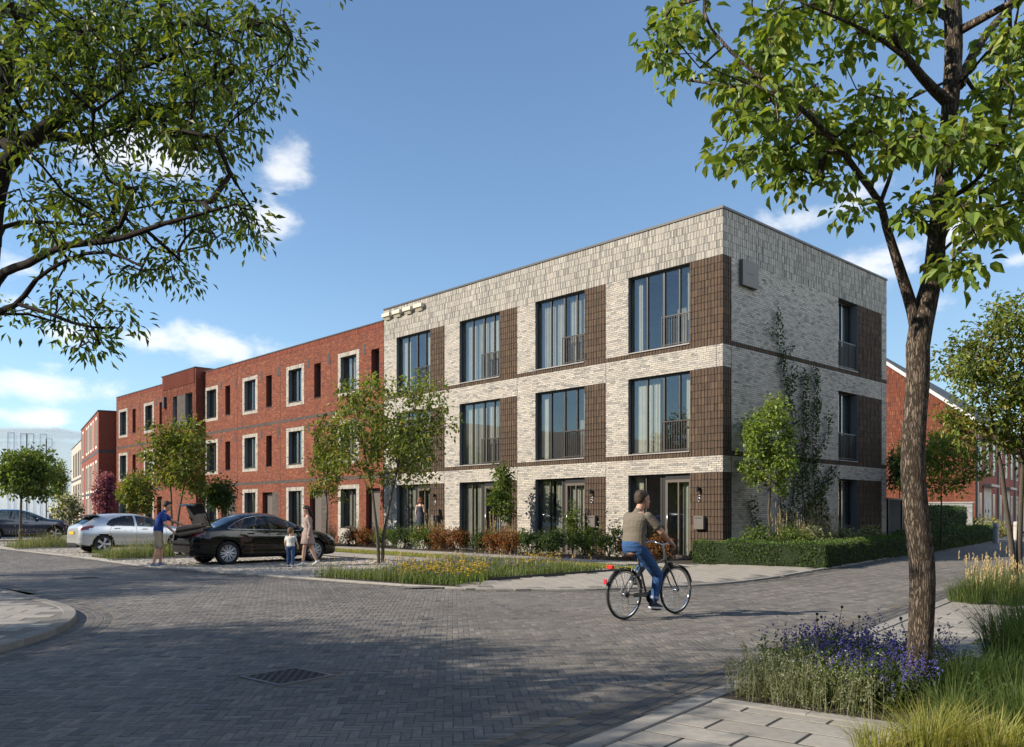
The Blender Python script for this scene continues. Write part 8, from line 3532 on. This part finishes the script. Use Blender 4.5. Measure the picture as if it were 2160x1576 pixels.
protos = {k: [flower_plant((0, 0), k, 'x', 'x') for _ in range(3)] for k in ('blue', 'grey', 'herb')}
used = {k: [False] * 3 for k in protos}
LBL = {'blue': ('blue flowering sage plant in the bed at the foot of the big tree', 'blue flowering plants in the foreground bed'),
       'grey': ('silvery low plant with tiny pale blooms at the bed corner', 'silvery plants at the bed corner'),
       'herb': ('low green plant among the blue flowers in the foreground bed', 'low green plants in the foreground bed')}
spots = []
for i in range(420):
    s = rng.uniform(1.72, 3.35)
    d = rng.uniform(.28, 1.42)
    if s < 2.0 and d > 1.25:
        continue
    if min([math.hypot(s - q[0], d - q[1]) for q in spots] or [9]) < .135:
        continue
    spots.append((s, d))
for (s, d) in spots:
    p = s2w(s, d)
    if np.hypot(*(p - RB)) < .22:
        continue
    u = (s - 1.72) * .5 + (d - .28)
    k = 'grey' if (d < .75 and s < 2.55) or (s < 1.95 and rng.random() < .5) else ('herb' if rng.random() < .25 or s < 2.0 else 'blue')
    j = rng.integers(0, 3)
    o = protos[k][j] if not used[k][j] else copy_tree(protos[k][j])
    used[k][j] = True
    o.location = (p[0], p[1], .045)
    o.rotation_euler = (0, 0, rng.random() * 6.28)
    sc_ = rng.uniform(.85, 1.15)
    o.scale = (sc_,) * 3
    o['label'], o['group'] = LBL[k]

# allium-like seed heads standing above the flowers
for i in range(11):
    p = s2w(rng.uniform(2.5, 3.3), rng.uniform(.4, 1.7))
    T = thing('seed_head', 'thin stem with dark round seed head above the blue flowers', 'flower', (p[0], p[1], .04), 0, 'seed heads above the blue flowers')
    h = rng.uniform(.42, .62)
    m = MB()
    lean = rng.normal(0, .06, 2)
    tube(m, [(0, 0, 0), (lean[0] * .4, lean[1] * .4, h * .6), (lean[0], lean[1], h)], .0025, 5)
    m.build('stem', M_BARKS, T)
    m = MB()
    sphere(m, (lean[0], lean[1], h), .013, 10)
    m.build('head', M_BARKD, T)


def tuft(label, px, py, n, h, spread, pal, group, r=.10, wd=.0045, plumes=0, z=.05):
    p = G(px, py, z)
    return grass_tuft(label, (p[0], p[1], z), n, h, spread, pal, wd, plumes, group=group, r=r)


GR = 'ornamental grasses in the foreground'
tuft('bright yellow green grass tuft at the bottom edge of the picture', 1960, 1600, 620, .29, 1.05, 'lime', GR, .16)
tuft('bright yellow green grass tuft in the bottom corner', 2090, 1610, 620, .27, 1.0, 'lime', GR, .16)
tuft('sunlit grass tuft at the front of the bed near the trunk foot', 1850, 1600, 360, .20, 1.0, 'lime', GR, .12)
tuft('green grass tuft just behind the bright tufts', 2010, 1545, 480, .30, .9, 'blade', GR, .14)
tuft('dark green grass tuft right beside the trunk', 2030, 1490, 520, .38, .75, 'dark', GR, .14)
tuft('dark grass tuft at the edge of the right hand bed', 2110, 1490, 480, .40, .8, 'dark', GR, .15)
tuft('tall dark grass tuft further back in the right hand bed', 2125, 1400, 620, .55, .7, 'dark', GR, .2, wd=.006)
tuft('dark grass tuft at the frame edge in the right hand bed', 2185, 1440, 620, .6, .7, 'dark', GR, .2, wd=.006)
tuft('dark grass mound high at the frame edge', 2190, 1370, 620, .62, .6, 'dark', GR, .25, wd=.006)
tuft('grass tuft spilling over the bottom corner stones', 2160, 1560, 480, .36, .9, 'blade', GR, .15)
# low dark cover between the tufts
cov = MB()
pp = np.array([s2w(s, d) for s, d in zip(rng.uniform(1.6, 11.0, 10000), rng.uniform(1.75, 4.5, 10000))])
pp = pp[fru(pp, .2)]
P = xyz(pp, .05)
P[:, 2] += rng.random(len(P)) ** 1.5 * .30
add_leaves(cov, P, rng.normal(0, 1, (len(P), 3)) + (0, 0, .5), .055, .026, shade('dark', len(P), (.5, .2, .25, .05)))
pb = xyz(pp[rng.random(len(pp)) < .5], .05)
blades(cov, pb, .36, .6, .005, 'blade', w=(.35, .2, .4, .05))
tag(cov.build('ground_cover', M_BLADE, None, kind='stuff'), 'dark low ground cover in the right hand bed', 'plants')

# plumed grasses beside the pavement, further up on the right
GR2_ = 'plumed grasses beside the right hand pavement'
for i, (px, py, lab) in enumerate(((2028, 1268, 'low green grass at the corner where pavement and bed meet'), (2062, 1272, 'plumed grass next to the pavement corner'), (2092, 1262, 'tall plumed grass in front of the two stemmed tree'), (2125, 1275, 'plumed grass below the two stemmed tree at the pavement edge'),
                                  (2150, 1262, 'pale plumed grass at the frame edge under the tree'), (2110, 1245, 'plumed grass just behind the front row'), (2068, 1250, 'plumed grass at the back beside the kerb'))):
    tuft(lab, px, py, 420, .44 if i else .3, .65, 'grey' if i in (2, 4, 6) else 'blade', GR2_, .2, wd=.006, plumes=20 if i else 4)
